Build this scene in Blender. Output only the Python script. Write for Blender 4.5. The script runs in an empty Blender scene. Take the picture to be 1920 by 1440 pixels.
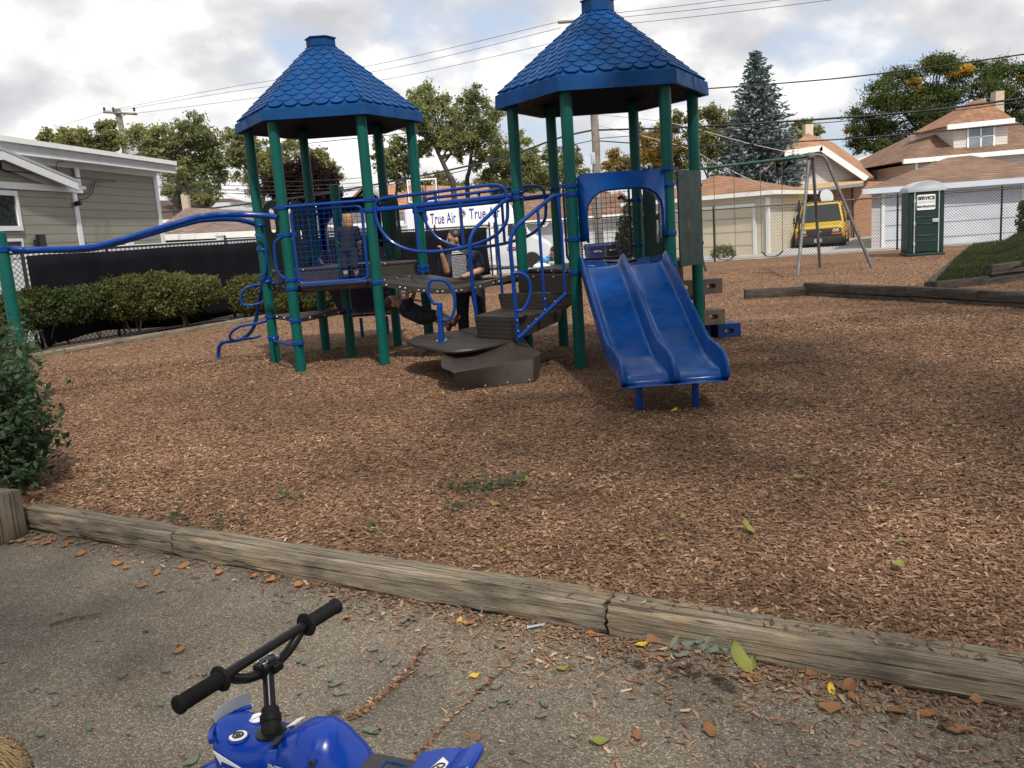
import bpy, bmesh, math, random
import numpy as np
from mathutils import Vector, Matrix, Euler
rnd = random.Random(7); rng = np.random.default_rng(7)
SC = bpy.context.scene; COL = SC.collection; PI = math.pi; R_ = math.radians
# ---------------------------------------------------------------- camera
CH = 1.63; FPX = 1590.0
PITCH, ROLL = R_(10.32), R_(-4.07)
_f = np.array([0, math.cos(PITCH), -math.sin(PITCH)]); _r = np.array([1., 0, 0]); _u = np.cross(_r, _f)
CR = math.cos(ROLL)*_r + math.sin(ROLL)*_u; CU = -math.sin(ROLL)*_r + math.cos(ROLL)*_u
cd = bpy.data.cameras.new('camera'); cam = bpy.data.objects.new('camera', cd); COL.objects.link(cam)
M = Matrix.Identity(4)
for i in range(3):
    M[i][0] = CR[i]; M[i][1] = CU[i]; M[i][2] = -_f[i]
M[0][3], M[1][3], M[2][3] = 0, 0, CH
cam.matrix_world = M
cd.sensor_width = 36; cd.lens = FPX/1920*36; cd.clip_end = 3000; cd.clip_start = .02
SC.camera = cam
def ray(px, py): return _f*FPX + CR*(px-960) - CU*(py-720)
def G(px, py, z=0):                 # where the sight line through a photo point meets the level z
    d = ray(px, py); s = (z-CH)/d[2]; return Vector((d[0]*s, d[1]*s, z))
def D(px, py, y):                   # where it meets the distance y
    d = ray(px, py); s = y/d[1]; return Vector((d[0]*s, y, CH+d[2]*s))
# ---------------------------------------------------------------- light
SUNV = Vector((0.24, -0.72, 1.0)).normalized()
SUN_E = math.asin(SUNV.z); SUN_A = math.atan2(SUNV.x, SUNV.y)
W = bpy.data.worlds.new('World'); SC.world = W; W.use_nodes = True
nt = W.node_tree; nt.nodes.clear()
def N(t, typ, **kw):
    n = t.nodes.new(typ)
    for k, v in kw.items():
        if k in n.inputs.keys() if isinstance(k, str) else False: n.inputs[k].default_value = v
        else: setattr(n, k, v)
    return n
def ramp(t, stops, interp='LINEAR'):
    n = t.nodes.new('ShaderNodeValToRGB'); n.color_ramp.interpolation = interp
    e = n.color_ramp.elements
    while len(e) < len(stops): e.new(.5)
    for i, (p, c) in enumerate(stops):
        e[i].position = p; e[i].color = (*c, 1) if not isinstance(c, (int, float)) else (c, c, c, 1)
    return n
def math_n(t, op, a, b=None, clamp=False):
    n = t.nodes.new('ShaderNodeMath'); n.operation = op; n.use_clamp = clamp
    for i, v in enumerate((a, b)):
        if v is None: continue
        if isinstance(v, (int, float)): n.inputs[i].default_value = v
        else: t.links.new(v, n.inputs[i])
    return n.outputs[0]
def mixc(t, fac, a, b, mode='MIX'):
    n = t.nodes.new('ShaderNodeMix'); n.data_type = 'RGBA'; n.blend_type = mode
    for s, v in ((n.inputs[0], fac), (n.inputs[6], a), (n.inputs[7], b)):
        if isinstance(v, (int, float)): s.default_value = v
        elif isinstance(v, tuple): s.default_value = (*v, 1) if len(v) == 3 else v
        else: t.links.new(v, s)
    return n.outputs[2]
sky = N(nt, 'ShaderNodeTexSky', sky_type='NISHITA', sun_disc=False); sky.sun_elevation = SUN_E; sky.sun_rotation = SUN_A
sky.air_density = 1.0; sky.dust_density = 2.0
tc = N(nt, 'ShaderNodeTexCoord'); pass
def wn(scale, detail, rough, off, sq=1.5, typ='N', dist=0.0):
    mp = N(nt, 'ShaderNodeMapping'); nt.links.new(tc.outputs['Generated'], mp.inputs[0]); mp.inputs['Location'].default_value = off; mp.inputs['Scale'].default_value = (1, 1, sq)
    if typ == 'N':
        n = N(nt, 'ShaderNodeTexNoise'); n.inputs['Distortion'].default_value = dist; o = 0
    else:
        n = N(nt, 'ShaderNodeTexVoronoi'); n.feature = 'F1'; o = 0
    n.inputs['Scale'].default_value = scale; n.inputs['Detail'].default_value = detail; n.inputs['Roughness'].default_value = rough
    nt.links.new(mp.outputs[0], n.inputs[0]); return n.outputs[o]
OX = (8.7, 4.4, 1.6)
def dens(dz):                                     # heaped clouds: billows on top of broad banks; dz looks a little higher up
    o = (OX[0], OX[1], OX[2]+dz)
    b = wn(2.6, 6, .55, o, 1.7); v = wn(7.0, 1.5, .5, (o[0]+5, o[1], o[2]), 1.5, 'V')
    return math_n(nt, 'SUBTRACT', b, math_n(nt, 'MULTIPLY', v, .20))
d0 = dens(0.0); d1 = dens(.055)
mask = ramp(nt, [(.205, 0.0), (.30, 1.0)]); nt.links.new(d0, mask.inputs[0])
sh = math_n(nt, 'ADD', math_n(nt, 'MULTIPLY', math_n(nt, 'SUBTRACT', d0, d1), 3.6), .50, True)
big = wn(1.7, 4, .55, (7.3, 1.9, 4.0), 2.2)
sh2 = math_n(nt, 'ADD', math_n(nt, 'MULTIPLY', sh, .62), math_n(nt, 'MULTIPLY', big, .40), True)
ccol = ramp(nt, [(.24, (.51, .512, .54)), (.42, (.63, .63, .648)), (.57, (.82, .81, .80)), (.72, (.96, .945, .915))]); nt.links.new(sh2, ccol.inputs[0])
cb = mixc(nt, 1.0, ccol.outputs[0], (9.4, 9.4, 9.4), 'MULTIPLY')
blue = mixc(nt, .7, sky.outputs[0], (5.0, 5.7, 7.0))
skyc = mixc(nt, mask.outputs[0], blue, cb)
bg = N(nt, 'ShaderNodeBackground'); bg.inputs[1].default_value = 0.1; nt.links.new(skyc, bg.inputs[0])
wo = N(nt, 'ShaderNodeOutputWorld'); nt.links.new(bg.outputs[0], wo.inputs[0])
sl = bpy.data.lights.new('sun', 'SUN'); sl.energy = 3.3; sl.angle = R_(2.5); sl.color = (1, .94, .85)
so = bpy.data.objects.new('sun', sl); COL.objects.link(so); so.rotation_euler = SUNV.to_track_quat('Z', 'Y').to_euler(); so.location = (0, 0, 40)
SC.view_settings.view_transform = 'Standard'; SC.view_settings.look = 'None'; SC.view_settings.exposure = 0.42; SC.view_settings.gamma = 1
# ---------------------------------------------------------------- materials
MATS = {}
def newmat(name):
    m = bpy.data.materials.new(name); m.use_nodes = True; t = m.node_tree
    b = t.nodes['Principled BSDF']; MATS[name] = m; return m, t, b
def setp(b, **k):
    for n, v in k.items():
        s = b.inputs[n.replace('_', ' ')]
        s.default_value = (*v, 1) if isinstance(v, tuple) and len(v) == 3 else v
def tex(t, typ, scale, coord='Object', stretch=None, rot=None, **kw):
    c = t.nodes.new('ShaderNodeTexCoord'); mp = t.nodes.new('ShaderNodeMapping')
    t.links.new(c.outputs[coord], mp.inputs[0])
    if stretch: mp.inputs['Scale'].default_value = stretch
    if rot: mp.inputs['Rotation'].default_value = rot
    n = t.nodes.new(typ); t.links.new(mp.outputs[0], n.inputs[0]); n.inputs['Scale'].default_value = scale
    for k, v in kw.items():
        if k in n.inputs.keys(): n.inputs[k].default_value = v
        else: setattr(n, k, v)
    return n
def bump(t, b, h, strength=.3, dist=.01):
    n = t.nodes.new('ShaderNodeBump'); n.inputs['Strength'].default_value = strength; n.inputs['Distance'].default_value = dist
    t.links.new(h, n.inputs['Height']); t.links.new(n.outputs[0], b.inputs['Normal']); return n
def mat(name, col, rough=.5, var=.15, scale=6, bmp=0, bscale=60, metal=0, coat=0, spec=.5, dirt=None):
    """plain surface with uneven tone, uneven gloss and a little relief"""
    m, t, b = newmat(name)
    setp(b, Metallic=metal, Roughness=rough); b.inputs['Specular IOR Level'].default_value = spec
    if coat: b.inputs['Coat Weight'].default_value = coat; b.inputs['Coat Roughness'].default_value = .08
    n = tex(t, 'ShaderNodeTexNoise', scale, Detail=6, Roughness=.65)
    lo = tuple(max(0, c*(1-var)) for c in col); hi = tuple(min(1, c*(1+var)) for c in col)
    r = ramp(t, [(.3, lo), (.7, hi)]); t.links.new(n.outputs[0], r.inputs[0]); out = r.outputs[0]
    if dirt:
        n2 = tex(t, 'ShaderNodeTexNoise', scale*.6, Detail=9, Roughness=.75); r2 = ramp(t, [(.52, 0.0), (.72, dirt[1])])
        t.links.new(n2.outputs[0], r2.inputs[0]); out = mixc(t, r2.outputs[0], out, dirt[0])
    t.links.new(out, b.inputs['Base Color'])
    rr = ramp(t, [(.3, max(0, rough-.1)), (.7, min(1, rough+.12))]); n3 = tex(t, 'ShaderNodeTexNoise', scale*2.3, Detail=5); t.links.new(n3.outputs[0], rr.inputs[0])
    t.links.new(rr.outputs[0], b.inputs['Roughness'])
    if bmp:
        n4 = tex(t, 'ShaderNodeTexNoise', bscale, Detail=6); bump(t, b, n4.outputs[0], bmp)
    return m
mat('green_steel', (.0003, .074, .063), .40, .12, 3, spec=.22, coat=.03, dirt=((.02, .09, .08), .2))
mat('blue_steel', (.001, .036, .205), .36, .12, 4, coat=.06, spec=.22, dirt=((.02, .06, .2), .25))
mat('blue_plastic', (.0001, .041, .19), .27, .12, 2.2, coat=.03, spec=.24, bmp=.03, bscale=20, dirt=((.004, .042, .2), .2))
mat('navy_plastic', (.008, .022, .10), .4, .15, 3)
mat('roof_blue', (.003, .047, .165), .55, .2, 3, bmp=.08, bscale=40, spec=.12, dirt=((.03, .075, .19), .45))
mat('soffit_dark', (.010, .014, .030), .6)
mat('deck_brown', (.023, .0165, .0130), .55, .2, 5, bmp=.15, bscale=90, dirt=((.07, .052, .04), .35))
mat('block_navy', (.003, .020, .10), .5, .2, 6, bmp=.1, spec=.25)
mat('block_brown', (.095, .068, .05), .6, .2, 6, bmp=.1)
mat('panel_green', (.005, .032, .026), .5, .15, 3, bmp=.06, dirt=((.03, .05, .04), .2))
mat('mesh_dark', (.012, .016, .05), .5)
mat('black_steel', (.012, .012, .013), .45)
mat('steel_bolt', (.6, .6, .58), .3, metal=.9)
mat('galv', (.30, .31, .32), .45, .15, 8, metal=.5)
mat('swing_leg', (.10, .105, .11), .6, .25, 4, metal=.1, dirt=((.10, .09, .08), .4))
mat('swing_beam', (.014, .075, .065), .5, .3, 2, dirt=((.2, .17, .13), .5))
mat('rubber', (.015, .015, .016), .75, .2, 10)
mat('screen', (.006, .006, .009), .9, .35, 1.5, bmp=.3, bscale=3, spec=.1)
mat('vinyl_white', (.62, .63, .65), .4, .04, 2)
mat('trim_white', (.66, .68, .70), .5, .06, 2, dirt=((.45, .45, .43), .35))
mat('trim_blue_grey', (.52, .57, .64), .5, .06, 2)
mat('gutter_white', (.78, .78, .76), .4, .05, 2)
mat('window_dark', (.02, .024, .028), .08, spec=.8)
mat('window_pale', (.16, .20, .23), .12, .3, 1.2, spec=.7)
mat('chimney', (.46, .38, .28), .85, .2, 5)
mat('dark_brown_roof', (.075, .042, .034), .9, .25, 5)
mat('grey_roof', (.36, .37, .38), .8, .1, 4)
mat('concrete', (.40, .39, .37), .9, .2, .6, bmp=.2, bscale=30, dirt=((.24, .22, .2), .6))
mat('far_wall', (.62, .52, .38), .8, .06, .5)
mat('bark', (.055, .047, .040), .95, .4, 3, bmp=.5, bscale=12)
mat('pole_wood', (.22, .19, .16), .9, .35, 3, bmp=.4, bscale=15)
mat('tube_grey', (.42, .45, .47), .45, .08, 3)
mat('wire', (.02, .02, .022), .6)
mat('wire_pale', (.45, .42, .38), .6)
mat('skin', (.42, .22, .15), .5, .1, 10)
mat('skin_pale', (.60, .36, .26), .5, .08, 10)
mat('skin_tan', (.38, .205, .13), .5, .1, 10)
mat('hair_dark', (.020, .014, .011), .5, .4, 40)
mat('cloth_navy', (.013, .015, .026), .85, .3, 12, bmp=.4, bscale=25)
mat('cloth_black', (.010, .010, .013), .85, .3, 12, bmp=.4, bscale=25)
mat('jeans', (.014, .016, .026), .85, .35, 9, bmp=.4, bscale=30)
mat('shoe_red', (.07, .013, .016), .6, .3, 12)
mat('shoe_dark', (.02, .02, .022), .6)
mat('white_cloth', (.7, .7, .7), .8)
mat('blue_toy', (.03, .22, .55), .4)
mat('van_yellow', (.60, .40, .03), .28, .05, 1, coat=.5)
mat('van_yellow_side', (.40, .27, .03), .4, .2, 1, coat=.3)
mat('van_white', (.70, .72, .76), .3, .04, 1, coat=.4)
mat('bumper', (.022, .021, .024), .55, .15, 4)
mat('tyre', (.014, .014, .014), .8)
mat('lamp_glass', (.5, .5, .5), .15)
mat('amber', (.55, .14, .01), .25)
mat('decal_blue', (.02, .03, .25), .4)
mat('decal_red', (.6, .03, .02), .4)
mat('decal_yellow', (.7, .45, .03), .4)
mat('decal_black', (.02, .02, .03), .5)
mat('decal_grey', (.35, .36, .4), .5)
mat('porta_green', (.002, .022, .018), .55, .12, 2, bmp=.06)
mat('porta_roof', (.36, .40, .42), .5, .08, 2)
mat('sign_white', (.80, .80, .80), .4, .03, 2)
mat('bin_blue', (.012, .028, .16), .5, .12, 3)
mat('bin_dark', (.02, .021, .024), .55)
mat('garage_door_cream', (.66, .58, .44), .6, .04, 1)
mat('garage_door_white', (.60, .63, .70), .5, .04, 1)
mat('bike_blue', (.0002, .034, .29), .25, .08, 3, coat=.2, spec=.3, dirt=((.01, .04, .33), .4))
mat('bike_black', (.004, .004, .0045), .32, coat=.08, spec=.25)
mat('grip', (.006, .006, .0065), .75, .2, 30, spec=.2)
mat('seat_grey', (.035, .036, .04), .75, .15, 20, bmp=.2, bscale=120)
mat('chrome', (.7, .7, .7), .15, metal=1)
mat('stick', (.12, .085, .065), .9, .3, 20)
mat('orange_plate', (.45, .30, .16), .7, .2)
mat('bare_board', (.16, .125, .08), .8, .3, 30)
mat('soil', (.07, .052, .042), 1, .35, 3, bmp=.6, bscale=18)
mat('backboard', (.6, .6, .6), .3)

def siding(name, col, pitch, rough=.6, depth=.012):
    m, t, b = newmat(name)
    c = t.nodes.new('ShaderNodeTexCoord'); s = t.nodes.new('ShaderNodeSeparateXYZ'); t.links.new(c.outputs['Object'], s.inputs[0])
    f = math_n(t, 'FRACT', math_n(t, 'DIVIDE', s.outputs[2], pitch))
    edge = ramp(t, [(0, 0.25), (.05, .55), (.09, 1.0), (.97, 1.0), (1, .6)]); t.links.new(f, edge.inputs[0])
    n = tex(t, 'ShaderNodeTexNoise', 1.5, Detail=6, stretch=(1, 1, 4)); r = ramp(t, [(.3, tuple(x*.9 for x in col)), (.7, tuple(x*1.06 for x in col))]); t.links.new(n.outputs[0], r.inputs[0])
    t.links.new(mixc(t, 1, r.outputs[0], edge.outputs[0], 'MULTIPLY'), b.inputs['Base Color'])
    setp(b, Roughness=rough); bump(t, b, math_n(t, 'SUBTRACT', 1.0, f), .8, depth)
    return m
siding('siding_taupe', (.235, .22, .182), .205)
siding('siding_cream', (.62, .56, .45), .14)
siding('siding_grey', (.50, .48, .49), .14)
siding('siding_pink', (.60, .54, .50), .14)
siding('door_cream', (.66, .58, .44), .55, .5, .006)
siding('door_white', (.60, .63, .70), .55, .5, .006)
def shingle(name, c1, c2):
    m, t, b = newmat(name)
    n = tex(t, 'ShaderNodeTexBrick', 1.0, coord='Object'); n.offset = .5
    n.inputs['Color1'].default_value = (*c1, 1); n.inputs['Color2'].default_value = (*c2, 1); n.inputs['Mortar'].default_value = (*[x*.38 for x in c1], 1)
    n.inputs['Brick Width'].default_value = .33; n.inputs['Row Height'].default_value = .14; n.inputs['Mortar Size'].default_value = .016; n.inputs['Bias'].default_value = -.1
    # rows follow the height, joints follow the plan
    c = t.nodes.new('ShaderNodeTexCoord'); s = t.nodes.new('ShaderNodeSeparateXYZ'); t.links.new(c.outputs['Object'], s.inputs[0])
    cb_ = t.nodes.new('ShaderNodeCombineXYZ'); t.links.new(math_n(t, 'ADD', s.outputs[0], s.outputs[1]), cb_.inputs[0]); t.links.new(math_n(t, 'MULTIPLY', s.outputs[2], 1.6), cb_.inputs[1])
    t.links.new(cb_.outputs[0], n.inputs[0])
    n2 = tex(t, 'ShaderNodeTexNoise', 1.2, Detail=8, Roughness=.7); r = ramp(t, [(.3, .62), (.7, 1.28)]); t.links.new(n2.outputs[0], r.inputs[0])
    t.links.new(mixc(t, 1, n.outputs[0], r.outputs[0], 'MULTIPLY'), b.inputs['Base Color']); setp(b, Roughness=.95)
    return m
shingle('shingle_orange', (.30, .155, .088), (.22, .108, .062))
shingle('shingle_brown', (.22, .13, .085), (.15, .088, .058))
shingle('shingle_tan', (.40, .21, .12), (.33, .17, .10))
shingle('shingle_taupe', (.22, .155, .125), (.155, .11, .09))
shingle('shingle_grey', (.16, .145, .14), (.11, .10, .098))
def brickm():
    m, t, b = newmat('brick')
    c = t.nodes.new('ShaderNodeTexCoord'); s = t.nodes.new('ShaderNodeSeparateXYZ'); t.links.new(c.outputs['Object'], s.inputs[0])
    cb_ = t.nodes.new('ShaderNodeCombineXYZ'); t.links.new(math_n(t, 'ADD', s.outputs[0], s.outputs[1]), cb_.inputs[0]); t.links.new(s.outputs[2], cb_.inputs[1])
    n = t.nodes.new('ShaderNodeTexBrick'); t.links.new(cb_.outputs[0], n.inputs[0]); n.inputs['Scale'].default_value = 1
    n.inputs['Color1'].default_value = (.44, .20, .11, 1); n.inputs['Color2'].default_value = (.34, .15, .08, 1); n.inputs['Mortar'].default_value = (.42, .32, .24, 1)
    n.inputs['Brick Width'].default_value = .21; n.inputs['Row Height'].default_value = .075; n.inputs['Mortar Size'].default_value = .008
    t.links.new(n.outputs[0], b.inputs['Base Color']); setp(b, Roughness=.9)
brickm()
def leafm(name, stops, trans=.55, rough=.7):
    m, t, b = newmat(name)
    g = t.nodes.new('ShaderNodeNewGeometry'); r = ramp(t, stops); t.links.new(g.outputs['Random Per Island'], r.inputs[0])
    n = tex(t, 'ShaderNodeTexNoise', .55, Detail=3); r2 = ramp(t, [(.35, .65), (.65, 1.25)]); t.links.new(n.outputs[0], r2.inputs[0])
    c = mixc(t, 1, r.outputs[0], r2.outputs[0], 'MULTIPLY'); t.links.new(c, b.inputs['Base Color']); setp(b, Roughness=rough); b.inputs['Specular IOR Level'].default_value = .2
    tr = t.nodes.new('ShaderNodeBsdfTranslucent'); t.links.new(c, tr.inputs[0]); mx = t.nodes.new('ShaderNodeMixShader'); mx.inputs[0].default_value = trans
    t.links.new(b.outputs[0], mx.inputs[1]); t.links.new(tr.outputs[0], mx.inputs[2]); t.links.new(mx.outputs[0], t.nodes['Material Output'].inputs[0])
leafm('leaf_mid', [(0, (.13, .165, .065)), (.5, (.25, .29, .12)), (.85, (.40, .41, .19)), (1, (.48, .43, .18))])
leafm('leaf_olive', [(0, (.15, .175, .07)), (.6, (.32, .33, .14)), (1, (.50, .46, .19))])
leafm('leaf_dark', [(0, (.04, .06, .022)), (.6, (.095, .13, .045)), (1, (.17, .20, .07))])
leafm('leaf_autumn', [(0, (.12, .125, .035)), (.4, (.27, .23, .06)), (.75, (.42, .26, .065)), (1, (.50, .28, .08))])
leafm('leaf_gold', [(0, (.30, .20, .03)), (1, (.50, .30, .04))])
leafm('leaf_purple', [(0, (.018, .010, .010)), (1, (.05, .028, .024))])
leafm('leaf_locust', [(0, (.04, .06, .018)), (.6, (.10, .14, .04)), (1, (.21, .24, .07))])
leafm('needle', [(0, (.06, .085, .085)), (.6, (.14, .185, .19)), (1, (.27, .32, .33))], .1)
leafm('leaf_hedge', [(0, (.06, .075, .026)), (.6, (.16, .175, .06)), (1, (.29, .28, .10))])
leafm('leaf_bush', [(0, (.035, .065, .035)), (.6, (.075, .13, .065)), (1, (.15, .21, .11))])
leafm('leaf_weed', [(0, (.05, .10, .055)), (1, (.12, .19, .11))])
leafm('grass_blade', [(0, (.028, .042, .014)), (.8, (.06, .082, .03)), (1, (.13, .13, .06))])
leafm('dry_orange', [(0, (.20, .085, .04)), (.5, (.31, .14, .055)), (1, (.42, .20, .07))], .1)
leafm('dry_brown', [(0, (.14, .07, .035)), (1, (.26, .13, .06))], .1)
leafm('leaf_greygreen', [(0, (.09, .115, .085)), (1, (.155, .18, .135))], .1)
leafm('leaf_yellowgreen', [(0, (.15, .165, .04)), (1, (.25, .245, .065))], .15)
leafm('leaf_yellow', [(0, (.50, .32, .03)), (1, (.62, .42, .05))], .15)
leafm('hair_blond', [(0, (.30, .20, .10)), (1, (.46, .34, .19))], .0)
leafm('hair_ginger', [(0, (.34, .18, .07)), (1, (.46, .28, .12))], .0)
leafm('chip', [(0, (.085, .047, .029)), (.3, (.150, .084, .050)), (.7, (.232, .134, .080)), (.93, (.31, .195, .120)), (1, (.44, .31, .205))], 0.0, .85)
def mulchm():
    m, t, b = newmat('mulch')
    v = tex(t, 'ShaderNodeTexVoronoi', 26, stretch=(1, 1, 1), Randomness=1.0)
    v2 = tex(t, 'ShaderNodeTexVoronoi', 20, stretch=(1, 2.4, 1), rot=(0, 0, .6)); v3 = tex(t, 'ShaderNodeTexVoronoi', 22, stretch=(2.4, 1, 1), rot=(0, 0, -.4))
    s1 = t.nodes.new('ShaderNodeSeparateColor'); t.links.new(v2.outputs['Color'], s1.inputs[0]); s2 = t.nodes.new('ShaderNodeSeparateColor'); t.links.new(v3.outputs['Color'], s2.inputs[0])
    a = mixc(t, math_n(t, 'GREATER_THAN', s1.outputs[1], .5), s1.outputs[0], s2.outputs[0])
    r = ramp(t, [(0, (.08, .045, .028)), (.4, (.148, .083, .050)), (.8, (.225, .130, .078)), (1, (.33, .215, .135))]); t.links.new(a, r.inputs[0])
    n = tex(t, 'ShaderNodeTexNoise', .35, Detail=6); r2 = ramp(t, [(.3, .82), (.7, 1.15)]); t.links.new(n.outputs[0], r2.inputs[0])
    c = mixc(t, 1, r.outputs[0], r2.outputs[0], 'MULTIPLY')
    t.links.new(c, b.inputs['Base Color']); setp(b, Roughness=.95); b.inputs['Specular IOR Level'].default_value = .15
    bump(t, b, a, .9, .02)
mulchm()
def asphaltm():
    m, t, b = newmat('asphalt')
    v = tex(t, 'ShaderNodeTexVoronoi', 175); s = t.nodes.new('ShaderNodeSeparateColor'); t.links.new(v.outputs['Color'], s.inputs[0])
    r = ramp(t, [(0, (.072, .061, .049)), (.5, (.128, .110, .086)), (.86, (.19, .164, .13)), (1, (.34, .30, .25))]); t.links.new(s.outputs[0], r.inputs[0])
    n = tex(t, 'ShaderNodeTexNoise', 1.1, Detail=8, Roughness=.7); r2 = ramp(t, [(.3, (.58, .565, .55)), (.5, (1.0, .97, .93)), (.72, (1.28, 1.2, 1.08))]); t.links.new(n.outputs[0], r2.inputs[0])
    c = mixc(t, 1, r.outputs[0], r2.outputs[0], 'MULTIPLY'); t.links.new(c, b.inputs['Base Color']); setp(b, Roughness=.9)
    n3 = tex(t, 'ShaderNodeTexNoise', 90, Detail=4)
    bump(t, b, math_n(t, 'ADD', math_n(t, 'MULTIPLY', v.outputs['Distance'], -1.0), n3.outputs[0]), .8, .006)
asphaltm()
def timberm(name, c1, c2, c3):
    m, t, b = newmat(name)
    n = tex(t, 'ShaderNodeTexNoise', 3.0, stretch=(.35, 9, 9), Detail=9, Roughness=.72, Distortion=.6)
    r = ramp(t, [(.25, c1), (.5, c2), (.75, c3)]); t.links.new(n.outputs[0], r.inputs[0])
    n2 = tex(t, 'ShaderNodeTexNoise', 2.2, Detail=7); r2 = ramp(t, [(.30, .45), (.46, 1.0), (.8, 1.12)]); t.links.new(n2.outputs[0], r2.inputs[0])
    n3 = tex(t, 'ShaderNodeTexNoise', 1.3, stretch=(.25, 14, 14), Detail=5, Distortion=.3); r3 = ramp(t, [(.47, 1.0), (.495, .25), (.52, 1.0)]); t.links.new(n3.outputs[0], r3.inputs[0])
    n5 = tex(t, 'ShaderNodeTexNoise', 7.0, stretch=(.3, 26, 26), Detail=6, Roughness=.7); r5 = ramp(t, [(.32, .42), (.5, 1.0), (.7, 1.25)]); t.links.new(n5.outputs[0], r5.inputs[0])
    n6 = tex(t, 'ShaderNodeTexNoise', 4.5, Detail=6, Roughness=.7); r6 = ramp(t, [(.5, (1, 1, 1)), (.75, (1.12, .98, .78))]); t.links.new(n6.outputs[0], r6.inputs[0])
    c = mixc(t, 1, mixc(t, 1, r.outputs[0], r2.outputs[0], 'MULTIPLY'), r3.outputs[0], 'MULTIPLY'); c = mixc(t, 1, mixc(t, 1, c, r5.outputs[0], 'MULTIPLY'), r6.outputs[0], 'MULTIPLY')
    t.links.new(c, b.inputs['Base Color']); setp(b, Roughness=.9); b.inputs['Specular IOR Level'].default_value = .2
    bump(t, b, math_n(t, 'MULTIPLY', math_n(t, 'ADD', n.outputs[0], n5.outputs[0]), r3.outputs[0]), .9, .012)
timberm('timber', (.085, .072, .054), (.22, .185, .14), (.36, .31, .24))
timberm('timber_dark', (.030, .027, .024), (.075, .066, .058), (.14, .12, .10))
# ---------------------------------------------------------------- object helpers
def tag(o, label=None, cat=None, group=None, kind=None):
    if label: o['label'] = label
    if cat: o['category'] = cat
    if group: o['group'] = group
    if kind: o['kind'] = kind
    return o
def thing(name, label, cat, loc=(0, 0, 0), group=None):
    o = bpy.data.objects.new(name, None); COL.objects.link(o); o.location = loc; o.empty_display_size = .1
    return tag(o, label, cat, group)
def rootloc(p):
    v = Vector((0, 0, 0))
    while p is not None:
        v += p.location; p = p.parent
    return v
def link(me, name, m, parent):
    o = bpy.data.objects.new(name, me); COL.objects.link(o)
    if m:
        for k in (m if isinstance(m, (list, tuple)) else [m]): me.materials.append(MATS[k])
    if parent: o.parent = parent
    return o
def mesh_np(name, V, F, m, parent=None, smooth=False):
    V = np.asarray(V, dtype=np.float32).reshape(-1, 3)
    if parent is not None: V = V - np.array(rootloc(parent), dtype=np.float32)
    F = np.asarray(F, dtype=np.int32); k = F.shape[1]
    me = bpy.data.meshes.new(name); me.vertices.add(len(V)); me.vertices.foreach_set('co', V.ravel())
    me.loops.add(F.size); me.loops.foreach_set('vertex_index', F.ravel())
    me.polygons.add(len(F)); me.polygons.foreach_set('loop_start', np.arange(0, F.size, k, dtype=np.int32)); me.polygons.foreach_set('loop_total', np.full(len(F), k, dtype=np.int32))
    if smooth: me.polygons.foreach_set('use_smooth', np.ones(len(F), dtype=bool))
    me.update(calc_edges=True); return link(me, name, m, parent)
def cr(pts, n=6, closed=False):
    """smooth path through the points"""
    P = [Vector(p) for p in pts]; out = []; L = len(P)
    for i in range(L if closed else L-1):
        if closed: a, b, c, d = P[(i-1) % L], P[i], P[(i+1) % L], P[(i+2) % L]
        else: a, b, c, d = P[max(i-1, 0)], P[i], P[i+1], P[min(i+2, L-1)]
        for k in range(n):
            u = k/n; out.append(.5*((2*b)+(c-a)*u+(2*a-5*b+4*c-d)*u*u+(-a+3*b-3*c+d)*u**3))
    if not closed: out.append(P[-1])
    return out
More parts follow.
